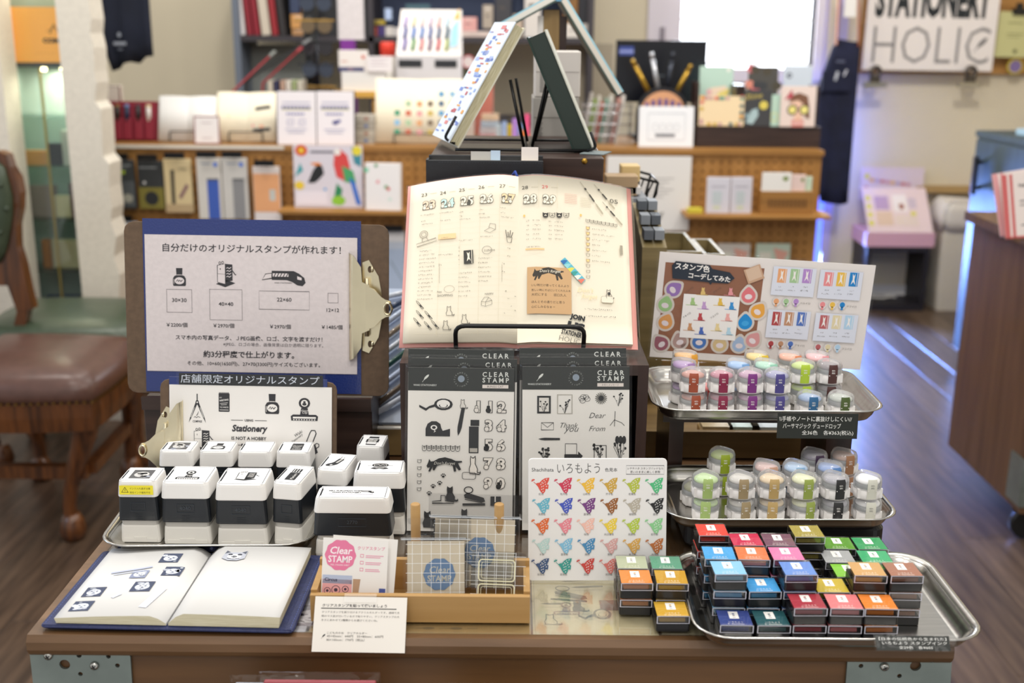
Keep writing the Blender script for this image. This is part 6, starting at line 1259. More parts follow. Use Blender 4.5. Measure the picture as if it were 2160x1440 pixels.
# wooden post with an album draped over it
p0, p1 = PY(1147, 20, .95), PY(1181, 20, .95); pst = thing('wooden_post', 'square tan wooden post rising behind the easels', 'post', T_((p0.x+p1.x)/2, .965, .79)); w_ = p1.x-p0.x
bx('post', wood('post_wood', '#9c8152', '#86693c', axis=2, scale=7), pst, -w_/2, w_/2, -.012, .012, 0, p0.z-.79, r=.001); bx('side_strip', m_dark, pst, w_/2, w_/2+.012, -.01, .012, 0, p0.z-.80); bx('side_strip', m_paper, pst, -w_/2-.009, -w_/2, -.01, .012, .2, p0.z-.80)
al = thing('hanging_album', 'open album draped over the wooden post with teal covers', 'album', ID); ax = PY(1176, -2, .95)
for nm, u, v, u2, v2, c, s in (('right_leaf', 1184, 2, 1304, 200, '#e3ddd2', 1), ('left_leaf', 1172, 0, 1058, 62, '#e6e4dc', -1)):
    a, b_ = PY(u, v, .93), PY(u2, v2, .93); d = b_-a; ang = math.degrees(math.atan2(d.x, -d.z)); X = Matrix.Translation(a) @ RY(-ang)
    bx(nm, C(c), al, *sorted((0, s*.008)), 0, .12, -d.length, 0, mtx=X); bx('cover', M('teal_grey_cover', '#3c544e', .5), al, *sorted((-s*.0025, -s*.0003)), -.002, .122, -d.length, 0, mtx=X); bx('page_edge', M('cyan_edge', '#9fd4e6', .5), al, *sorted((s*.008, s*.0105)), 0, .12, -d.length, 0, mtx=X)
bx('spine', C('#6aa0c0'), al, ax.x-.006, ax.x+.006, .93, 1.05, ax.z-.004, ax.z+.006)
# black wire basket with parcels
wbk = thing('wire_basket', 'black hexagonal wire basket right of the planner', 'basket', ID); Yw = .86
q = [PY(u, v, Yw) for u, v in ((1338, 372), (1388, 385), (1376, 430), (1352, 452), (1330, 455))]
for a, b_ in ((0, 1), (1, 2), (2, 3), (3, 4)): part('rim' if a == 0 else 'wire', m_blackwire, wbk, lambda b: (b.tube([q[a], q[b_]], .0022, 6), b.tube([q[a]+Vector((0, .1, 0)), q[b_]+Vector((0, .1, 0))], .0022, 6)))
for i in range(5):
    a = q[0].lerp(q[1], .2+i*.2); e = q[4].lerp(q[2], .1+i*.2); part('wire', m_blackwire, wbk, lambda b: b.tube([a, a.lerp(e, .5)+Vector((.004*(-1)**i, 0, 0)), e], .0014, 5))
for qq in q: part('wire', m_blackwire, wbk, lambda b: b.tube([qq, qq+Vector((0, .1, 0))], .0016, 5))
part('foot', m_blackwire, wbk, lambda b: b.tube([q[3]+Vector((0, .05, 0)), (q[3].x, Yw+.05, .788)], .004, 6))
pz0 = PY(1325, 402, .80).z+.007
for u, v, c, w, h, n in ((1312, 392, '#b59a78', .05, .03, 'brown parcel with a round seal'), (1330, 378, '#d8bc84', .03, .025, 'small golden parcel'), (1325, 402, '#d9d6d4', .04, .012, 'white folded slip')):
    yy_ = .85 if 'golden' in n else .80; p = PY(u, v, yy_); t = bx('parcel', C(c, .6), None, -w/2, w/2, -.02, .02, 0, h, r=.003, mtx=T_(p.x, yy_+.02, p.z-h/2 if yy_ == .8 else pz0)); tag(t, n+' on the pile beside the wire basket', 'parcel')
pz = PY(1325, 402, .80).z-.006; t = bx('stack_box', C('#8b8f96'), None, -.035, .035, -.03, .08, 0, pz-.79-.001, r=.002, mtx=T_(PY(1318, 400, .8).x, .82, .7875)); tag(t, 'grey box carrying the parcels beside the planner', 'box')
# stamp crates
m_cr = wood('olive_crate', '#8a7a52', '#6d5f3c', axis=0, scale=6)
def crate(label, u0, u1, vt, Y, d, z0, dep=.045):
    a, b_ = PY(u0, vt, Y), PY(u1, vt, Y); t = thing('wooden_crate', label, 'crate', T_(a.x, Y, z0)); w = b_.x-a.x; h = a.z-z0
    bx('front_panel', m_cr, t, 0, w, 0, .006, 0, h); bx('back_panel', m_cr, t, 0, w, d-.006, d, 0, h); bx('side_panel', m_cr, t, 0, .006, .006, d-.006, 0, h); bx('side_panel', m_cr, t, w-.006, w, .006, d-.006, 0, h); bx('floor_panel', m_cr, t, .006, w-.006, .006, d-.006, h-dep-.006, h-dep); return t
crate('open olive wooden crate behind the poster', 1395, 1480, 530, .84, .18, .7875); crate('smaller olive wooden crate behind the poster at right', 1484, 1530, 536, .84, .14, .7875)
a, b_ = PY(1368, 522, .80), PY(1392, 522, .80); t = thing('stamp_block_rack', 'sloping wooden rack of small stamp samples beside the planner', 'rack', T_(PY(1350, 522, .63).x, .60, .8265)); w = .034; h = PY(1368, 522, .60).z-.8265
def f(b): b.X = ID; b.loft([[(0, 0, 0), (0, .15, 0), (0, .15, h+.04), (0, 0, h)], [(w, 0, 0), (w, .15, 0), (w, .15, h+.04), (w, 0, h)]])
part('rack', m_cr, t, f)
for i in range(3):
    for j in range(2): bx('stamp_sample', C(['#5a6068', '#8a9098'][(i+j) % 2]), t, .003+j*.015, .016+j*.015, .01+i*.045, .042+i*.045, h+.006+.0138*i+.003, h+.0138*i+.022, mtx=None)
# cellophane packs in front of the table on a low bench
lbn = thing('low_bench', 'low wooden bench in front of the table carrying bagged goods', 'bench', ID); bx('bench_top', m_apron, lbn, -.3, .15, -.16, -.02, .52, .54)
for x in (-.29, .12):
    for y in (-.155, -.045): bx('leg', m_apron, lbn, x, x+.02, y, y+.02, 0, .52)
for lbl, u0, u1, v0, v1, c, Y in [('bagged dark red notebook at the bottom edge of the photograph', 563, 797, 1416, 1434, '#8c2d3a', -.05), ('clear bag with silver clasp behind the red notebook', 502, 640, 1424, 1426, '#aeb6c6', -.035), ('bagged pale notebook at the bottom centre', 935, 1190, 1441, 1441, '#d9d2c4', -.05)]:
    a, b_ = PY(u0, v0, Y), PY(u1, v1, Y); w = b_.x-a.x; hgt = a.z-.541
    t = thing('bagged_notebook', lbl, 'notebook', T_(a.x, Y, .5405) @ RX(4)); bx('notebook', M('nb_'+c[1:], c, .45), t, 0, w, 0, .006, 0, hgt, r=.001, mtx=ID); part('bag', m_film, t, lambda b: b.rstack([(0, w/2+.004, .006, .003), (hgt+.004, w/2+.004, .006, .003), (hgt+.009, w/2+.004, .0012, .001)], cx=w/2, cy=.003))
    if 'red' in c or c == '#8c2d3a': bx('clasp', m_screw, t, .003, .010, -.001, 0, hgt-.014, hgt-.005)
# ================================================================== PEGBOARD COUNTER AND BACK SHELVES
CY = 3.1; CZ = .923
ctr = thing('pegboard_counter', 'long wooden counter with a pegboard front behind the table', 'counter', ID); X0, X1 = PY(222, 305, CY).x, PY(1738, 316, CY).x
m_brownp = wood('counter_wood', '#a8783c', '#8f6430', axis=0, scale=5)
bx('worktop', m_brownp, ctr, X0-.01, X1, CY-.01, CY+.55, CZ-.018, CZ); bx('worktop_edge', C('#d8d2c8'), ctr, X0-.01, PY(600, 303, CY).x, CY-.012, CY-.0101, CZ-.012, CZ)
bx('pegboard', m_peg, ctr, X0, X1-.005, CY, CY+.012, .05, CZ-.018); bx('side_panel', m_brownp, ctr, X1-.02, X1-.005, CY+.012, CY+.54, 0, CZ-.018); bx('plinth', M('dark_plinth', '#2b211a', .7), ctr, X0, X1-.01, CY+.012, CY+.03, 0, .05)
b = MB(); mx = .0317
for i in range(int((X1-X0)/mx)):
    for j in range(15):
        b.cyl(X0+.02+i*mx, -(CZ-.045-j*mx), 0, .0006, .005, 8, smooth=False)
o = b.build('peg_holes', M('peg_hole', '#6d4a22', .9), ctr, T_(0, CY-.0002, 0) @ RX(90) @ Matrix.Diagonal((1, -1, 1, 1))); o['kind'] = 'stuff'
# shelf brackets boards
sr0, sr1 = PY(1446, 452, CY-.12), PY(1752, 452, CY-.12)
bx('shelf_board', m_pegx, ctr, sr0.x, sr1.x, CY-.13, CY-.001, sr0.z-.012, sr0.z); SRZ = sr0.z
sl0, sl1 = PY(588, 443, CY-.12), PY(900, 443, CY-.12); bx('shelf_board', m_pegx, ctr, sl0.x, sl1.x, CY-.13, CY-.001, sl0.z-.012, sl0.z); SLZ = sl0.z

def up_(name, label, cat, u0, v0, u1, v1, Y, col, depth=.02, z0=None, draw=None, mat=None, r=.002, yaw=0, a=0, group=None, pn='body', rz=0):
    """an upright thing whose front fills the given rectangle of the photograph at depth Y"""
    A_, B_ = PY((u0+u1)/2, v1, Y), PY(u1, v0, Y); w = PY(u1, v1, Y).x-PY(u0, v1, Y).x; zb_ = A_.z if z0 is None else z0; h = max(.004, B_.z-zb_)
    t = thing(name, label, cat, T_(A_.x, Y, zb_) @ RZ(yaw) @ RX(-a) @ RY(rz), group); bx(pn, mat or C(col, .5), t, -w/2, w/2, 0, depth, 0, h, r=min(r, depth*.4))
    if draw: k = Ink(); k.auto = 1; draw(k, w*1000, h*1000); k.build('print', t, mtx=T_(-w/2, -.0002, 0) @ RX(90), z=.0003)
    return t, w, h
Zc = CZ+.0008
def bars(cols, n=4, m=.14):
    def g(k, w, h):
        for i in range(n): k.rect(w*m, h*(.8-i*.6/n), w*(1-2*m)*(1-.25*(i % 2)), h*.05, cols[i % len(cols)])
    return g
# ---- goods hanging on the pegboard
def hook(t, w, h): part('hook', m_blackwire, t, lambda b: (b.tube([(0, .01, h+.012), (0, -.02, h+.012)], .003, 6), b.box(-.035, .035, -.024, -.02, h+.004, h+.026)))
def d_a(k, w, h): k.rect(w*.05, h*.72, w*.6, h*.07, '#a8c022'); k.rect(w*.05, h*.88, w*.85, h*.03, '#8a8e92'); k.rect(w*.05, h*.82, w*.7, h*.025, '#6a6e72'); k.rect(0, h*.05, w, h*.52, '#54585c'); k.up(); k.ell(w*.3, h*.2, w*.16, h*.1, '#c6c6d2'); k.ell(w*.7, h*.22, w*.2, h*.09, '#a8a69a')
def d_b(k, w, h): k.rect(0, 0, w, h*.45, '#7d7432'); k.up(); k.ell(w*.5, h*.22, w*.28, w*.28, '#26282a', 20); k.rect(w*.08, h*.85, w*.7, h*.03, '#8a8e92'); k.ell(w*.25, h*.55, w*.06, w*.06, '#d8d8d8')
def d_c(k, w, h): k.line([(w*.3, h*.1), (w*.32, h*.8)], w*.14, '#4a4436'); k.text('万年', w*.55, h*.78, '#4a4436', h=h*.07); k.poly([(w*.5, h*.3), (w*.8, h*.55), (w*.9, h*.5), (w*.6, h*.25)], '#8a6a6a'); k.rect(0, 0, w, h*.16, '#b8a07c')
def d_d(c):
    def g(k, w, h): k.rect(w*.40, 0, w*.48, h*.66, c); k.up(); k.rect(w*.4, h*.64, w*.48, h*.03, '#55585c'); k.ell(w*.78, h*.9, w*.09, w*.09, '#4a7ce0'); k.rect(w*.2, h*.9, w*.4, h*.025, '#9aa2b0')
    return g
def d_e(k, w, h): k.rect(w*.02, h*.2, w*.96, h*.68, '#e6a878'); k.rect(w*.6, h*.4, w*.22, h*.2, '#c6c8c4'); k.rect(w*.02, 0, w*.96, h*.18, '#e4dcdc')
for nm, lb, u0, v0, u1, v1, c, dr_ in [('blister_pack', 'black blister pack with a lime stripe hanging on the pegboard', 236, 338, 288, 440, '#383b3e', d_a), ('blister_pack', 'black and olive blister pack with a round tin on the pegboard', 296, 340, 348, 440, '#303336', d_b), ('pen_pack', 'cream pen pack hanging on the pegboard', 351, 336, 408, 448, '#d6c296', d_c), ('pen_case_box', 'white window box with a blue pen case on the pegboard', 421, 334, 472, 462, '#d6d2cc', d_d('#3f5fb8')), ('pen_case_box', 'white window box with a grey pen case on the pegboard', 474, 334, 526, 462, '#cfccc8', d_d('#8d8d90')), ('cloth_pack', 'orange cloth pack in a clear bag on the pegboard', 538, 352, 594, 470, '#ded4d0', d_e)]:
    t, w, h = up_(nm, lb, nm.split('_')[-1], u0, v0, u1, v1, CY-.05, c, .018, draw=dr_); hook(t, w, h)
for lb, u0, v0, u1, v1 in [('white and blue bagged sheet hanging low at the left of the pegboard', 248, 468, 300, 600), ('pale bagged envelope hanging low beside the clipboard', 812, 488, 856, 640)]:
    t, w, h = up_('bagged_sheet', lb, 'packet', u0, v0, u1, v1, CY-.05, '#c9d2e2', .008, draw=lambda k, w, h: (k.rect(0, h*.86, w, h*.12, '#e9e8ea'), k.rect(w*.05, h*.1, w*.9, h*.66, '#b4c4de'), k.line([(w*.3, h*.6), (w*.9, h*.3)], w*.06, '#8fa0b4'))); hook(t, w, h)
# toucan print and strawberry pad on the left shelf
def d_t(k, w, h):
    k.ell(w*.12, h*.92, w*.09, w*.08, '#d8502c'); k.ell(w*.12, h*.92, w*.04, w*.04, '#e8c83c'); k.rect(w*.25, h*.88, w*.34, h*.035, '#6d6a78')
    k.up(); k.poly([(w*.2, h*.4), (w*.28, h*.6), (w*.36, h*.72), (w*.42, h*.66), (w*.44, h*.55), (w*.36, h*.45), (w*.3, h*.4)], '#1f2226'); k.poly([(w*.24, h*.72), (w*.36, h*.73), (w*.42, h*.69), (w*.3, h*.68)], '#e8862c')
    k.poly([(w*.6, h*.9), (w*.68, h*.95), (w*.78, h*.85), (w*.82, h*.65), (w*.76, h*.42), (w*.62, h*.5), (w*.58, h*.7)], '#d84a48'); k.ell(w*.64, h*.9, w*.05, w*.05, '#efe9e4'); k.poly([(w*.7, h*.68), (w*.86, h*.6), (w*.9, h*.4), (w*.74, h*.42)], '#4aa468'); k.poly([(w*.8, h*.5), (w*.88, h*.42), (w*.97, h*.05), (w*.9, h*.06)], '#2f6fd0'); k.poly([(w*.55, h*.05), (w*.62, h*.4), (w*.7, h*.3), (w*.66, h*.1)], '#2f8a5c'); k.poly([(w*.84, h*.98), (w*.98, h*.98), (w*.98, h*.66), (w*.88, h*.72)], '#3f8a9c'); k.ell(w*.92, h*.92, w*.07, w*.07, '#e2d23c'); k.poly([(w*.02, h*.5), (w*.1, h*.72), (w*.14, h*.6)], '#3fa0a8'); k.ell(w*.08, h*.36, w*.07, w*.06, '#e8c83c'); k.ell(w*.64, h*.12, w*.1, w*.07, '#8fc83c'); k.ell(w*.45, h*.3, w*.02, w*.02, '#4aa0e0'); k.rect(w*.03, h*.05, w*.45, h*.22, '#e8e2ec')
up_('toucan_print', 'colourful print of a toucan and a parrot on the left pegboard shelf', 'print', 622, 308, 767, 440, CY-.06, '#dcd6e0', .006, z0=SLZ+.0005, draw=d_t, a=2)
def d_s(k, w, h): k.ell(w*.05, h*.85, w*.07, w*.07, '#7fcaa8'); k.poly([(w*.3, h*.6), (w*.4, h*.66), (w*.4, h*.56)], '#e88a94'); k.ell(w*.6, h*.5, w*.05, w*.05, '#5a9c5a'); k.ell(w*.66, h*.46, w*.05, w*.05, '#d85a5c'); k.ell(w*.7, h*.24, w*.05, w*.04, '#cfe6dc'); k.ell(w*.32, h*.95, w*.05, w*.05, '#6aa070')
t, w, h = up_('notepad', 'white strawberry notepad on the left pegboard shelf', 'notepad', 769, 345, 846, 446, CY-.11, '#f0ecec', .03, z0=SLZ+.0005, draw=d_s, a=4, yaw=-6, r=.008)
# right shelf goods
up_('printed_notice', 'large white printed notice hanging on the pegboard', 'notice', 1276, 330, 1452, 486, CY-.012, '#e6e3e0', .003, draw=lambda k, w, h: ([k.rect(w*.4, h*(.7-i*.05), w*(.4-.06*(i % 3)), h*.014, '#b9b6b4') for i in range(6)], k.poly([(w*.45, h*.02), (w*.55, h*.2), (w*.7, h*.26), (w*.62, h*.05)], '#9a9894')), r=.0005)
for i, (u0, u1) in enumerate(((1489, 1538), (1540, 1585))): 
    t, w, h = up_('card_pack', 'clear bagged card set standing at the %s of a pair on the right shelf' % ('left', 'right')[i], 'card pack', u0, 374, u1, 446, CY-.09, '#d6d4de', .01, z0=SRZ+.0005, draw=lambda k, w, h: (k.rect(w*.2, h*.72, w*.6, h*.04, '#b4b2bc'), k.rect(w*.25, h*.25, w*.4, h*.36, '#c2ccd0'), k.rect(w*.3, h*.12, w*.3, h*.08, '#cfd8b8')), a=3, yaw=(-4, 4)[i]); bx('film', m_film, t, -w/2-.004, w/2+.004, -.005, .014, 0, h+.003)
t, w, h = up_('wooden_box', 'small brown wooden box of cards on the right shelf', 'box', 1603, 404, 1715, 446, CY-.1, '#8d6230', .07, z0=SRZ+.0005, mat=m_brownp, draw=lambda k, w, h: [k.rect(w*(.14+i*.075), h*.3, w*.05, h*.36, '#6d4a22') for i in range(10)])
for i, (u0, u1, c, n) in enumerate(((1606, 1668, '#eceae6', 'white'), (1664, 1698, '#e8cfc8', 'pale pink'), (1694, 1712, '#c9dcc6', 'mint'))): up_('card', n+' card sticking out of the small wooden box', 'card', u0, 364+i*4, u1, 402, CY-.096+i*.008, c, .004, z0=SRZ+h*.95, draw=(lambda k, w, h: k.ell(w*.8, h*.7, w*.1, h*.12, '#7d9048')) if i < 2 else None, group='cards in the small wooden box')
up_('sticky_note', 'yellow sticky note pad on the right shelf', 'notepad', 1451, 440, 1482, 449, CY-.1, '#c9bc3a', .04, z0=SRZ+.0005)
for u0, u1, c, n in ((1508, 1578, '#d2ccc4', 'grey'), (1590, 1662, '#c4d4c2', 'pale green')): up_('greeting_card', n+' greeting card hanging below the right shelf', 'card', u0, 514, u1, 600, CY-.02, c, .006, draw=lambda k, w, h: (k.rect(w*.1, h*.2, w*.35, h*.6, '#e2e0d2'), k.poly([(w*.5, h*.9), (w*.95, h*.8), (w*.7, h*.4)], '#e0a898')))
# ---- on the worktop, left to right
t, w, h = up_('pen_case', 'dark red leather pen case holding five pens on the counter', 'pen case', 206, 214, 334, 297, 3.22, '#8c2236', .03, z0=Zc, mat=M('red_leather', '#8c2236', .45), a=6)
for i, (u, c, c2) in enumerate(((226, '#26262c', '#d8d8d8'), (252, '#2a2420', '#8a6a3c'), (272, '#24304e', '#6a88b8'), (296, '#2c2428', '#4a3a40'), (318, '#e4dcd8', '#e8d8b0'))):
    x = PY(u, 240, 3.2).x-PY(270, 240, 3.2).x; p_ = part('pen', C(c, .3), t, lambda b: b.cyl(x, -.007, .07, .125, .009, 10)); part('pen_cap', C(c2, .2), p_, lambda b: b.cyl(x, -.007, .118, .128, .0095, 10)); part('pocket', M('red_leather', '#8c2236'), t, lambda b: b.rbox(x-.016, x+.016, -.014, -.0005, .005, .08, .004))
up_('gift_box', 'small framed box with a brown rim behind the red pen case', 'box', 224, 180, 256, 216, 3.3, '#e6dcd0', .03, z0=Zc, draw=lambda k, w, h: (k.frame(3, 3, w-6, h-6, 5, '#7a4a40'), k.rect(w*.3, h*.2, w*.3, h*.2, '#c9a878')))
def openbook(label, u0, v0, u1, v1, Y, c, draw=None, a=18):
    A_ = PY((u0+u1)/2, v1, Y); w = PY(u1, v1, Y).x-PY(u0, v1, Y).x; h = (PY(u1, v0, Y+.05).z-Zc)/math.cos(R_(a)); t = thing('open_book', label, 'book', lean((A_.x, Y, Zc+.003), a)); n = 10
    fz = lambda x: .012*math.sin(min(1, abs(x)/(w/2))*math.pi*.75)
    for s in (-1, 1):
        b = MB(); xs = [s*w/2*i/n for i in range(n+1)]; vs = [(x, y, fz(x)-l*.008) for l in (0, 1) for x in xs for y in (0, h)]; fs = []; m = 2*(n+1)
        for i in range(n): q = [(2*i, 2*i+2, 2*i+3, 2*i+1), (m+2*i, m+2*i+1, m+2*i+3, m+2*i+2), (2*i, m+2*i, m+2*i+2, 2*i+2), (2*i+1, 2*i+3, m+2*i+3, m+2*i+1)]; fs += q if s > 0 else [z[::-1] for z in q]
        fs.append((2*n, m+2*n, m+2*n+1, 2*n+1) if s > 0 else (2*n+1, m+2*n+1, m+2*n, 2*n)); b.add(vs, fs, True); b.build('page_block', c, t)
    if draw: k = Ink(); draw(k, w*1000, h*1000); k.build('print', t, fn=lambda x, y: (x, y, fz(x)), z=.0006)
    part('wire_rest', m_blackwire, t, lambda b: b.tube(fillet([(-w*.28, 0, .008), (-w*.28, 0, .022), (-w*.28, .03, .022), (w*.28, .03, .022), (w*.28, 0, .022), (w*.28, 0, .008)], .004), .0022, 6)); return t
openbook('white open book on a wire rest on the counter', 335, 206, 456, 297, 3.2, m_white)
openbook('cream open book with black title strips on a wire rest', 458, 198, 584, 300, 3.2, m_cream, lambda k, w, h: (k.at(w*.14, h*.62, 1, 8), k.grid(0, 0, w*.26, h*.07, '#2a2a2c', 3), k.at(w*.1, h*.18, 1, 4), k.grid(0, 0, w*.3, h*.07, '#2a2a2c', 3), k.reset(), k.ell(w*.25, h*.3, 8, 5, '#e8a080'), k.ell(w*.1, h*.32, 5, 4, '#e88a90'), k.ell(-w*.3, h*.5, 4, 4, '#b8dcb0')))
t, w, h = up_('framed_card', 'small white card in a dark red frame on the counter', 'frame', 410, 245, 464, 299, 3.13, '#efe9e8', .006, z0=Zc, draw=lambda k, w, h: (k.frame(2, 2, w-4, h-4, 4, '#8a4a50'), k.rect(w*.3, h*.74, w*.4, h*.03, '#c0b0b4'), k.rect(w*.3, h*.2, w*.4, h*.03, '#c0b0b4')), a=5)
up_('red_book', 'thin dark red book standing behind the cream open book', 'book', 578, 205, 592, 300, 3.3, '#9a2038', .1, z0=Zc)
PT = [('文房具を愉しむ', '#5a5a90'), ('文房具の街', '#5a5a90')]
for i, (u0, u1) in enumerate(((586, 667), (669, 747))):
    t, w, h = up_('poster_card', 'white poster card with violet lettering, %s of a pair on the counter' % ('left one', 'right one')[i], 'poster', u0, 193, u1, 303, 3.13, '#ece6ea', .004, z0=Zc, a=7, draw=lambda k, w, h: (k.rect(w*.14, h*.78, w*.72, h*.025, '#b4b4cc'), k.rect(w*.12, h*.655, w*.76, h*.03, '#d8d48a'), [k.rect(w*(.12+j*.095), h*.67, w*.07, h*.06, '#62629a') for j in range(8)], [k.rect(w*(.24+j*.08), h*.56, w*.06, h*.04, '#8a8ab8') for j in range(6)], k.rect(w*.2, h*.28, w*.56, h*.02, '#b4b4cc'), k.rect(w*.26, h*.22, w*.44, h*.02, '#b4b4cc'), (k.ell(w*.5, h*.42, w*.08, h*.04, '#4a4a88'), k.ell(w*.6, h*.45, w*.05, h*.03, '#5a5a9c')) if i else (k.frame(w*.26, h*.38, w*.16, h*.09, 2, '#9a9ac0'), k.frame(w*.56, h*.38, w*.16, h*.09, 2, '#9a9ac0')))); bx('backing', M('easel_black', '#2a2a34', .5), t, -w/2-.004, w/2+.004, .005, .009, 0, h+.003); part('strut', M('easel_black', '#2a2a34'), t, lambda b: b.bar((0, .009, h*.7), (0, .07, -h*.02), .02, .003))
for i in range(4): up_('card_box', 'grey card box, %s in the stack beside the stamp album' % ['lowest', 'second lowest', 'second highest', 'highest'][i], 'box', 746, 305-(i+1)*15.5, 790, 305-i*15.5-1, 3.2, ['#b8b2a6', '#c2bcae', '#b0aa9e', '#beb8ac'][i], .09, draw=lambda k, w, h: k.ell(w*.6, h*.5, w*.1, h*.25, ['#6a80b0', '#b08070'][i % 2]), group='stack of card boxes')
def d_al(k, w, h):
    cs = ['#4a9a78', '#d8a070', '#5a9cc8', '#c86a50', '#7a6a58', '#88b8d8', '#e0a0a0', '#4a6a88', '#a8c4a0', '#c9b060']
    for r in range(5):
        for c in range(6):
            if (r == 0 and c < 4) or (r == 1 and c < 1): continue
            k.rect(-w*.28+c*w*.125, h*(.72-r*.15), w*.06, h*.085, cs[(r*5+c*3) % 10])
openbook('open cream album filled with small colour stamps on the counter', 792, 170, 977, 303, 3.2, m_cream, d_al, 14)
# second row on the worktop
up_('pamphlet', 'white pamphlet with a navy foot in the stand behind the card boxes', 'pamphlet', 716, 106, 778, 192, 3.38, '#efe8e4', .006, draw=lambda k, w, h: (k.rect(0, 0, w*.86, h*.2, '#3f4270'), k.ell(w*.4, h*.1, w*.1, h*.05, '#a08090'), k.rect(w*.1, h*.45, w*.2, h*.05, '#d89a8c'), k.rect(w*.78, h*.6, w*.12, h*.16, '#d87a68')), z0=1.17); up_('pamphlet', 'plain white pamphlet beside the navy footed one', 'pamphlet', 776, 119, 828, 193, 3.37, '#eee8ea', .006, draw=bars(['#d2c4cc'], 3), z0=1.17)
t, w, h = up_('yellow_stand', 'yellow wooden stand under the pamphlets', 'stand', 700, 193, 800, 206, 3.36, '#d8a84c', .1, z0=None); bx('leg', C('#c2923c'), t, -w*.45, -w*.35, .01, .09, Zc-PY(750, 206, 3.36).z, 0); bx('leg', C('#c2923c'), t, w*.35, w*.45, .01, .09, Zc-PY(750, 206, 3.36).z, 0)
bx('shelf_block', m_white, t, -w*.3, w*.62, .02, .09, h, 1.169-PY(750, 206, 3.36).z)
rc_ = PY(818, 118, 3.5); t = thing('spray_can', 'spray can with a red cap behind the pamphlets', 'can', T_(rc_.x, 3.5, Zc)); part('can', C('#d8d4cc', .3), t, lambda b: b.cyl(0, 0, 0, rc_.z-Zc, .032)); part('cap', C('#d83a26', .35), t, lambda b: b.lathe([(.029, rc_.z-Zc), (.029, rc_.z-Zc+.045), (.024, rc_.z-Zc+.052)], 16))
t, w, h = up_('pen_display', 'white slanted pen display stand with rows of colourful pens', 'pen display', 836, 118, 972, 168, 3.42, '#d4d2d6', .16, z0=Zc)
zz0 = h; hh2 = PY(904, 20, 3.5).z-Zc-h
part('slanted_tray', C('#efe9e4'), t, lambda b: b.loft([[(-w/2, 0, h), (w/2, 0, h), (w/2, .16, h), (-w/2, .16, h)], [(-w/2*.9, .11, h+hh2), (w/2*.98, .11, h+hh2), (w/2*.98, .16, h+hh2), (-w/2*.9, .16, h+hh2)]]))
bx('header_card', C('#3d5a66'), t, -w*.38, -.0, .112, .116, h+hh2, h+hh2+.02); bx('slot', C('#23262c'), t, -w*.46, -w*.1, -.002, 0, h*.86, h*.95); bx('slot', C('#23262c'), t, w*.1, w*.44, -.002, 0, h*.86, h*.95)
sl_ = math.degrees(math.atan2(.11, hh2))
for i in range(6):
    for j in range(3):
        c = [['#6a5ab0', '#3a4a9c', '#b0a0d8'], ['#5a9c4a', '#3a78c8', '#e8e0b8'], ['#d87a7a', '#4a80c8', '#e6d0d0'], ['#6a4a70', '#3a5aa0', '#c8b8d0'], ['#c83a4a', '#284a78', '#e8b0b0'], ['#a8b860', '#2a5a70', '#b8d8e8']][i][j]
        part('pen', C(c, .35), t, lambda b: (setattr(b, 'X', T_(-w*.38+i*w*.13, .0, h) @ RX(-sl_)), b.tube([(0, -.006, .02+j*.05), (.006, -.006, .065+j*.05)], .006, 6)))
k = Ink(); k.poly([(0, 0), (25, 10), (30, 120), (5, 90)], '#9cd0ee'); k.poly([(10, 120), (30, 170), (32, 120)], '#e0a850'); k.build('print', t, mtx=T_(w*.34, -.0, h+.03) @ RX(90-sl_), z=.003)
# clear organiser, highlighters, card basket in the middle
og = thing('acrylic_organiser', 'clear acrylic organiser on the counter behind the left easel', 'organiser', ID); o0, o1 = PY(1000, 290, 3.3), PY(1120, 225, 3.3)
bx('tray', m_clear, og, o0.x, o1.x, 3.3, 3.42, Zc, o1.z-.03); bx('divider', m_clear, og, o0.x+.06, o0.x+.064, 3.3, 3.42, Zc, o1.z)
for i, (c, n) in enumerate((('#d8a0a8', 'pink'), ('#c8c4cc', 'grey'), ('#b0c4d8', 'pale blue'), ('#e4c8a8', 'peach'))): up_('washi_box', n+' washi tape box in a stack behind the organiser', 'box', 1010+i*2, 283-i*14, 1052, 296-i*14, 3.46, c, .06, group='washi tape boxes', draw=bars(['#f0ecec'], 2))
for i, (u, v, c, n) in enumerate([(1052, 262, '#b8c4c8', 'grey'), (1064, 256, '#9bb0d8', 'blue'), (1075, 262, '#e8cf3c', 'yellow'), (1086, 250, '#b688d8', 'lilac'), (1096, 262, '#7cb0e6', 'sky blue'), (1102, 276, '#ee8a3c', 'orange'), (1112, 240, '#ea5a8c', 'pink')]):
    p = PY(u, v, 3.2-.02*(i % 2)); t = thing('highlighter', n+' highlighter pen standing before the clear organiser', 'highlighter', T_(p.x, p.y, Zc), 'highlighters'); hz = max(.03, p.z-Zc); bx('barrel', C(c, .35), t, -.009, .009, -.006, .006, 0, hz*.8, r=.002); part('cap', C(c, .3), t, lambda b: b.rstack([(hz*.8, .0095, .0065, .002), (hz, .008, .006, .002)]))
cbk = thing('card_basket', 'clear basket of cards behind the dark green book', 'basket', ID); o0, o1 = PY(1222, 304, 3.25), PY(1336, 222, 3.25)
bx('front_wall', m_clear, cbk, o0.x, o1.x, 3.25, 3.253, Zc, o1.z); bx('back_wall', m_clear, cbk, o0.x, o1.x, 3.40, 3.403, Zc, o1.z+.01); bx('side_wall', m_clear, cbk, o0.x, o0.x+.003, 3.253, 3.40, Zc, o1.z); bx('side_wall', m_clear, cbk, o1.x-.003, o1.x, 3.253, 3.40, Zc, o1.z)
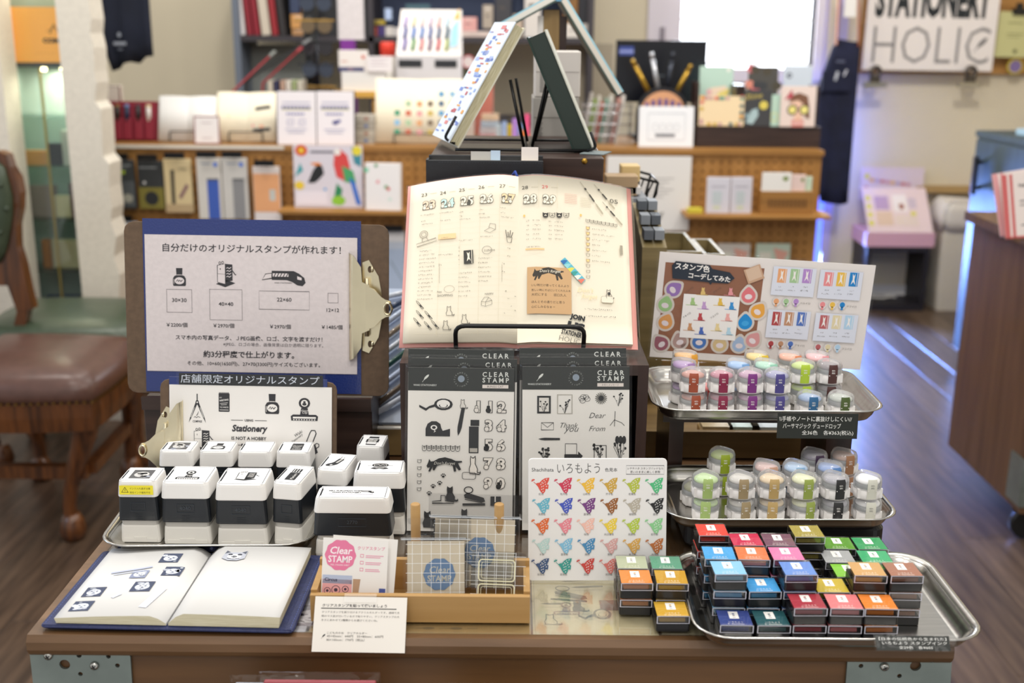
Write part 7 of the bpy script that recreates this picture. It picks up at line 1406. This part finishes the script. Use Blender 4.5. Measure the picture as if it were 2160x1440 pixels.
for vv in (222, 240, 262, 285): zz = PY(1280, vv, 3.25).z; part('wire_rim', M('silver_rim', '#c9ccd2', .2, metal=1), cbk, lambda b: b.tube([(o0.x, 3.248, zz), (o1.x, 3.248, zz)], .003, 6))
for i in range(9):
    x = o0.x+.012+i*(o1.x-o0.x-.06)/9; c = ['#b9b4ae', '#9db860', '#d8d2c8', '#c86a58', '#8ab0a0', '#dcd8d0', '#a8a09a', '#d09a90', '#e2ded8'][i]; hgt = (PY(1280, 195+(i*13 % 20), 3.3).z-Zc)
    t = bx('card', C(c, .4), None, 0, .006, 0, .1, 0, hgt, mtx=T_(x, 3.28, Zc) @ RY(10)); tag(t, '%s card filed in the clear basket on the counter' % ['grey', 'lime', 'cream', 'red', 'sea green', 'ivory', 'taupe', 'pink', 'white'][i], 'card', 'cards in the clear basket')
# monitor, pen fan, picture frame, postcard rack
t, w, h = up_('monitor', 'dark computer monitor behind the fan of pens on the counter', 'monitor', 1297, 86, 1486, 216, 3.5, '#0d1018', .03, mat=M('monitor_black', '#0b0e16', .25), draw=lambda k, w, h: (k.rect(w*.03, h*.76, w*.16, h*.14, '#3a4a90'), k.rect(w*.03, h*.8, w*.16, h*.04, '#8a94c8'), k.rect(w*.46, h*.42, w*.08, h*.03, '#3a4048')))
zb2 = PY(1390, 216, 3.5).z; bx('neck', m_black, t, -.03, .03, .005, .03, -(zb2-Zc)+.012, .01); bx('foot', m_black, t, -.11, .11, -.03, .09, -(zb2-Zc), -(zb2-Zc)+.012, r=.004)
af = thing('arched_sign', 'round black pen stand sign with orange face and purple letters', 'sign', Matrix.Translation((PY(1395, 305, 3.3).x, 3.3, Zc))); za = PY(1395, 190, 3.3).z-Zc; rr_ = (PY(1445, 220, 3.3).x-PY(1345, 220, 3.3).x)/2
part('board', M('sign_black', '#1b1a20', .5), af, lambda b: (setattr(b, 'X', RX(90)), b.prism([(rr_*1.12*math.cos(R_(a)), za-rr_+rr_*1.12*math.sin(R_(a))) for a in range(0, 181, 12)]+[(-rr_*1.12, 0), (rr_*1.12, 0)], -.02, 0)))
k = Ink(); k.poly([(rr_*960*math.cos(R_(a)), (za-rr_)*1000+rr_*960*math.sin(R_(a))) for a in range(0, 181, 12)], '#d8a078'); k.up()
for i in range(6): k.rect(-rr_*760+i*rr_*270, (za-rr_)*1000+8, rr_*150, 30+18*math.sin(math.pi*(i+.5)/6), '#5a4a90')
k.build('face', af, mtx=RX(90), z=.0006)
for u0, v0, u1, v1, c, n in ((1368, 192, 1333, 125, '#a8842c', 'gold'), (1388, 185, 1374, 110, '#b4b6bc', 'silver'), (1408, 188, 1420, 110, '#30343e', 'black'), (1428, 192, 1458, 136, '#a8842c', 'brass')):
    a, b_ = PY(u0, v0, 3.33), PY(u1, v1, 3.33); t = thing('display_pen', n+' pen fanned above the round sign', 'pen', ID, 'fanned display pens'); part('barrel', M('pen_'+n, c, .25, metal=.7), t, lambda b: b.tube([a+(a-b_)*.25, a.lerp(b_, .8)], .009, 8)); part('cap', M('pen_'+n, c), t, lambda b: b.tube([a.lerp(b_, .8), b_], .0075, 8))
t, w, h = up_('picture_frame', 'white picture frame with a line drawing on the counter', 'frame', 1347, 225, 1462, 306, 3.16, '#eceef2', .015, z0=Zc, draw=lambda k, w, h: (k.frame(w*.16, h*.17, w*.68, h*.66, 2.5, '#c4c8d0'), [k.ring(w*(.3+i*.13), h*.48, 10, 14, 2, '#c9ccd2') for i in range(4)], k.rect(w*.3, h*.25, w*.36, h*.08, '#7a7c84')), a=6)
rk2 = thing('postcard_rack', 'dark wooden stepped rack of postcards on the counter', 'rack', ID); r0, r1 = PY(1468, 312, 3.18), PY(1728, 316, 3.18)
bx('front_box', m_darkx, rk2, r0.x, r1.x, 3.18, 3.24, Zc, PY(1600, 267, 3.18).z); bx('rear_step', m_darkx, rk2, r0.x+.005, r1.x-.005, 3.241, 3.34, Zc, PY(1600, 235, 3.25).z); bx('side_wing', m_darkx, rk2, r0.x, r0.x+.012, 3.241, 3.36, Zc, PY(1470, 172, 3.3).z); bx('side_wing', m_darkx, rk2, r1.x-.012, r1.x, 3.241, 3.36, Zc, PY(1726, 180, 3.3).z); bx('divider', m_darkx, rk2, PY(1548, 250, 3.25).x, PY(1568, 250, 3.25).x, 3.241, 3.36, Zc, PY(1560, 178, 3.3).z)
fz_, bz_ = PY(1600, 267, 3.18).z-.012, PY(1600, 235, 3.25).z
def f1(k, w, h): k.poly([(w*.25, h*.2), (w*.35, h*.5), (w*.8, h*.55), (w*.9, h*.25)], '#f0d8c0'); k.poly([(w*.4, h*.15), (w*.6, h*.4), (w*.92, h*.5), (w*.8, h*.12)], '#ead87c'); k.ell(w*.3, h*.4, w*.08, h*.08, '#e8b8b8'); k.ell(w*.85, h*.92, w*.05, h*.05, '#f4f0e8')
def f2(k, w, h):
    for i in range(26): rnd = random.Random(i); e = i % 4; x = rnd.random() if e < 2 else (.06 if e == 2 else .94); y = (.07 if e == 0 else .93) if e < 2 else rnd.random(); k.ell(w*x, h*y, w*.045, w*.045, rnd.choice(['#d86a5c', '#e0a048', '#6a9a88', '#d0b050', '#4a6a70', '#c8a0a0']), 8)
def f3(k, w, h):
    for i in range(12): rnd = random.Random(i+50); k.ell(w*rnd.random(), h*rnd.random(), w*.16, w*.14, rnd.choice(['#d88a78', '#c86a70', '#3a3c40', '#4a4438', '#8a8a48', '#d8a088']), 9)
def f4(k, w, h): k.text('Shine', w*.05, h*.72, '#c8b45c', w=w*.6, rot=8, shear=.3); k.ell(w*.72, h*.58, w*.16, w*.16, '#d8c85c', 7); k.poly([(w*.1, h*.1), (w*.3, h*.45), (w*.5, h*.5), (w*.55, h*.3), (w*.35, h*.05)], '#a8c0c4'); k.poly([(w*.05, h*.3), (w*.2, h*.4), (w*.2, h*.15)], '#8aa4ac')
def f5(k, w, h): k.ell(w*.2, h*.78, w*.1, w*.1, '#4a5060'); k.ell(w*.22, h*.78, w*.05, w*.05, '#c0c8d4')
def f6(k, w, h): k.ring(w*.4, h*.3, w*.24, h*.14, w*.06, '#ddd88c'); k.ring(w*.36, h*.7, w*.2, h*.1, w*.05, '#c8dcc8')
def f7(k, w, h):
    k.rect(w*.34, 0, w*.34, h*.18, '#d88880'); k.rect(w*.42, h*.16, w*.18, h*.12, '#e6b8a0'); k.ell(w*.52, h*.48, w*.27, h*.26, '#e8c0a8', 18); k.up(); k.poly([(w*.22, h*.6), (w*.3, h*.78), (w*.52, h*.84), (w*.76, h*.76), (w*.82, h*.5), (w*.84, h*.2), (w*.72, h*.22), (w*.74, h*.5), (w*.5, h*.66)], '#7a5540'); k.poly([(w*.1, h*.66), (w*.34, h*.72), (w*.3, h*.92)], '#b84a58'); k.up(); k.ell(w*.34, h*.42, w*.15, w*.15, '#3a3430', 16); k.ell(w*.68, h*.42, w*.15, w*.15, '#3a3430', 16); k.up(); k.ell(w*.34, h*.42, w*.11, w*.11, '#e8dc84', 14); k.ell(w*.68, h*.42, w*.11, w*.11, '#e8dc84', 14); k.rect(w*.46, h*.43, w*.1, h*.02, '#3a3430'); k.rect(w*.36, h*.06, w*.3, h*.02, '#f0d8d0'); k.rect(w*.36, h*.11, w*.3, h*.02, '#f0d8d0')
for lb, u0, v0, u1, v1, Y, c, z, dr_ in [('mint postcard with a rainbow cloud at the back of the rack', 1474, 140, 1545, 206, 3.345, '#b8d4c6', bz_, f1), ('dark floral postcard at the back of the rack', 1577, 141, 1640, 200, 3.345, '#4a4844', bz_, f3), ('pale blue postcard with a round flower at the back of the rack', 1652, 139, 1712, 190, 3.345, '#c6d0dc', bz_, f5), ('cream postcard with a floral border at the front of the rack', 1473, 203, 1568, 266, 3.226, '#efd8b0', fz_, f2), ('black lettered postcard with a gold star at the front of the rack', 1566, 190, 1625, 266, 3.232, '#3c3d40', fz_, f4), ('mint postcard with a yellow ring partly hidden at the front of the rack', 1620, 200, 1650, 266, 3.234, '#b4d2c2', fz_, f6), ('postcard of a girl with round yellow glasses at the front of the rack', 1644, 182, 1718, 266, 3.222, '#e4d2ca', fz_, f7)]:
    zz = z+.0005 if z == bz_ else None; up_('postcard', lb, 'postcard', u0, v0, u1, v1, Y if z == bz_ else Y-.05+.0, c, .003, z0=zz if zz else fz_+.013, draw=dr_, group='postcards in the rack', a=3, r=.0005)
# ---------------- dark shelving against the back wall
SY = 4.25; sh = thing('shelving_unit', 'dark shelving unit full of binders and goods on the back wall', 'shelf', ID); m_sh = M('dark_shelf', '#3a363c', .5); m_shg = M('blue_grey_edge', '#6a7382', .5)
s0, s1, szz = PY(492, 80, SY).x, PY(1252, 80, SY).x, PY(870, 80, SY).z
bx('shelf_board', m_sh, sh, s0+.03, s1, SY, SY+.35, szz-.02, szz+.005); bx('shelf_board', m_sh, sh, s0+.03, s1, SY, SY+.35, szz+.36, szz+.385); bx('shelf_board', m_sh, sh, s0+.03, s1, SY, SY+.35, .90, .93); bx('side_panel', m_shg, sh, s0, s0+.03, SY, SY+.35, 0, 1.75); bx('side_panel', m_sh, sh, s1-.025, s1, SY, SY+.35, 0, 1.75)
for u in (782,): x = PY(u, 60, SY).x; bx('divider', m_sh, sh, x-.012, x+.012, SY, SY+.35, .93, 1.75)
x = PY(782, 60, SY).x; bx('back_panel', M('navy_back', '#3f4a66', .7), sh, x+.013, s1-.026, SY+.34, SY+.35, szz+.006, szz+.36); bx('back_panel', M('grey_back', '#55565a', .7), sh, s0+.031, x-.013, SY+.34, SY+.35, szz+.006, szz+.36)
SZ = szz+.006
for i, (u0, u1, rz_, c, n) in enumerate(((503, 517, -3, '#e6e2e2', 'white'), (522, 534, -5, '#8c2030', 'red'), (537, 549, -5, '#8c2030', 'dark red'), (553, 571, -5, '#cfc4b4', 'cream'), (575, 587, -5, '#98242e', 'crimson'), (591, 604, -5, '#2c2a2c', 'black'))):
    t, w, h = up_('binder', n+' binder standing on the upper left of the dark shelving', 'binder', u0, -90, u1, 78, SY+.03, c, .22, z0=SZ, rz=rz_, group='binders on the shelf', draw=lambda k, w, h: k.rect(w*.25, h*.65, w*.5, h*.2, '#d8d4cc') if i in (0, 3) else k.rect(0, h*.94, w, h*.03, '#2a2c50'))
items = [('tea_tin', 'orange tin', 614, 30, 645, 60, '#cf9858', .05), ('small_tin', 'copper striped tin', 616, 62, 646, 76, '#b88a5c', .05), ('globe_tin', 'blue round tin', 612, -40, 632, 28, '#34405e', .08), ('brush_box', 'brown brush box', 636, -50, 658, 28, '#8a5028', .05),
         ('jar_row', 'red labelled ink jar', 786, 56, 796, 76, '#c86048', .03), ('jar_row', 'violet ink jar', 797, 54, 812, 76, '#4a3a78', .03), ('jar_row', 'white capped ink jar', 813, 56, 830, 76, '#d6d0cc', .03), ('jar_row', 'small white ink jar', 831, 58, 846, 76, '#cfcaca', .03), ('ink_box', 'yellow ink carton', 780, 42, 812, 52, '#b8a030', .05), ('lamp_box', 'pale glowing clock face', 812, 18, 826, 42, '#bcd0f4', .04),
         ('pink_box', 'pink boxed figure', 972, 36, 1006, 66, '#e2a8a4', .08), ('pink_box', 'row of cream tins', 972, 66, 1036, 78, '#dcc8c0', .08), ('cork_jar', 'glass cork jar', 1018, 10, 1040, 60, '#b0a496', .06), ('dark_frame', 'tall dark picture frame', 1044, -40, 1078, 76, '#3c3c42', .03), ('cream_case', 'cream case', 1082, 30, 1102, 76, '#c4b09c', .05), ('white_file', 'white file box', 1106, -50, 1140, 76, '#dcd6d0', .1), ('black_file', 'black file box', 1243-23, -60, 1275-23, 50, '#2e2f36', .1), ('wood_case', 'carved wooden case', 1188, -50, 1218, 50, '#8a6030', .1), ('tissue_box', 'white tissue box with blue corner', 1186, 50, 1240, 77, '#e2dad2', .06), ('yellow_tin', 'pale yellow tin', 1150, 50, 1184, 77, '#e0dcb8', .06)]
for nm, lb, u0, v0, u1, v1, c, d in items:
    up_(nm.replace('jar_row', 'ink_jar'), lb+' on the upper dark shelf', nm.split('_')[-1].replace('row', 'jar'), u0, v0, u1, v1, SY+.06, c, d, z0=SZ if v1 > 70 else None, draw=bars(['#f2ece6', '#55504e'], 2, .25) if (u1-u0) > 20 else None)
up_('storage_case', 'grey storage case under the upper dark shelf', 'case', 530, 96, 655, 168, SY+.2, '#8d928f', .1, z0=.9305)
up_('wall_panel', 'pale plastic panel under the right end of the dark shelf', 'panel', 1190, 92, 1292, 190, SY+.2, '#aba08c', .02, z0=.9305)
# telescopic measuring sticks leaning in the shelf
for i, (u0, v0, u1, v1, c, n) in enumerate(((484, 200, 570, 118, '#b04048', 'long red and clear'), (555, 175, 628, 108, '#a03038', 'plain red'), (520, 170, 640, 92, '#2e3034', 'black'))):
    a, b_ = PY(u0, v0, 3.42+i*.02), PY(u1, v1, 3.42+i*.02); t = thing('drafting_ruler', n+' drafting ruler leaning diagonally before the dark shelving', 'ruler', ID, 'leaning drafting rulers'); part('blade', C(c, .35), t, lambda b: b.bar(a, b_, .022, .006)); part('end_cap', C(['#9aa09c', '#b84a50', '#8a8c8e'][i], .3), t, lambda b: b.bar(b_, b_+(b_-a)*.12, .026, .01)); part('tail', C(['#7a7e7c', '#a03038', '#2e3034'][i], .3), t, lambda b: b.bar(a, a+Vector((-.02, 0, Zc-a.z)), .02, .006))
for i, (u, c, n) in enumerate(((566, '#c8c0b0', 'cream'), (578, '#2f3050', 'navy'), (592, '#b89a88', 'tan'), (604, '#d8d2c8', 'white'), (616, '#9aa878', 'olive'), (628, '#c9c4b4', 'ivory'))): up_('paperback', n+' paperback standing behind the poster cards', 'book', u, 170, u+10, 200, 3.42, c, .1, z0=Zc, group='paperbacks on the counter')
# black eyewear spinner
sp_ = thing('eyewear_rack', 'black rack of tinted glasses standing on the counter', 'rack', Matrix.Translation((PY(660, 200, 3.6).x, 3.6, Zc))); part('pole', m_black, sp_, lambda b: b.cyl(0, 0, 0, .55, .03)); part('base', m_black, sp_, lambda b: b.lathe([(.09, 0), (.09, .012), (.04, .03)], 18))
for j in range(6):
    zz = .08+j*.082
    for s in (-1, 1):
        part('lens', M('lens_%d' % (j % 3), ['#2c2a2e', '#6a5a44', '#3a4252'][j % 3], .1), sp_, lambda b: (setattr(b, 'X', T_(.03+s*.032, -.045, zz) @ RX(90)), b.lathe([(.028, -.002), (.029, 0), (.028, .003)], 14)))
    part('frame_bar', C(['#15151a', '#a8843c', '#22242c'][j % 3], .3), sp_, lambda b: b.bar((-.05, -.046, zz+.02), (.1, -.046, zz+.02), .006)); part('arm', m_black, sp_, lambda b: b.bar((0, 0, zz+.02), (.03, -.045, zz+.02), .01))
# glittery bag, violet box, plush and pink cards behind
t, w, h = up_('glitter_bag', 'white and silver glitter bag hanging beside the eyewear rack', 'bag', 712, -60, 768, 84, 3.56, '#dcd8dc', .03, r=.012, mat=M('pearl_fabric', '#dcd6d8', .35, noise=.1, scale=60)); up_('violet_box', 'violet box below the glitter bag', 'box', 718, 84, 748, 104, 3.56, '#7a2a90', .05, z0=Zc)
t = thing('clock', 'small round white clock with a pink rim behind the album', 'clock', lean(PY(988, 130, 3.56), 0)); part('face', C('#e6dcdc'), t, lambda b: b.cyl(0, 0, 0, .01, .022)); part('rim', C('#c8586a', .3), t, lambda b: b.lathe([(.022, 0), (.026, 0), (.026, .013), (.022, .013), (.022, 0)], 18, cap0=False, cap1=False)); part('stand', C('#3a4a30'), t, lambda b: b.bar((0, -.02, .004), (0, Zc-PY(988, 130, 3.56).z, .004), .03, .008))
up_('salmon_box', 'salmon pink box behind the easel books on the counter', 'box', 988, 140, 1040, 200, 3.6, '#c87868', .06, z0=Zc, draw=bars(['#d89888'], 2)); up_('tan_box', 'pale tan box next to the album on the counter', 'box', 978, 172, 1000, 296, 3.35, '#cfc4bc', .05, z0=Zc, draw=bars(['#a08a7a'], 3))
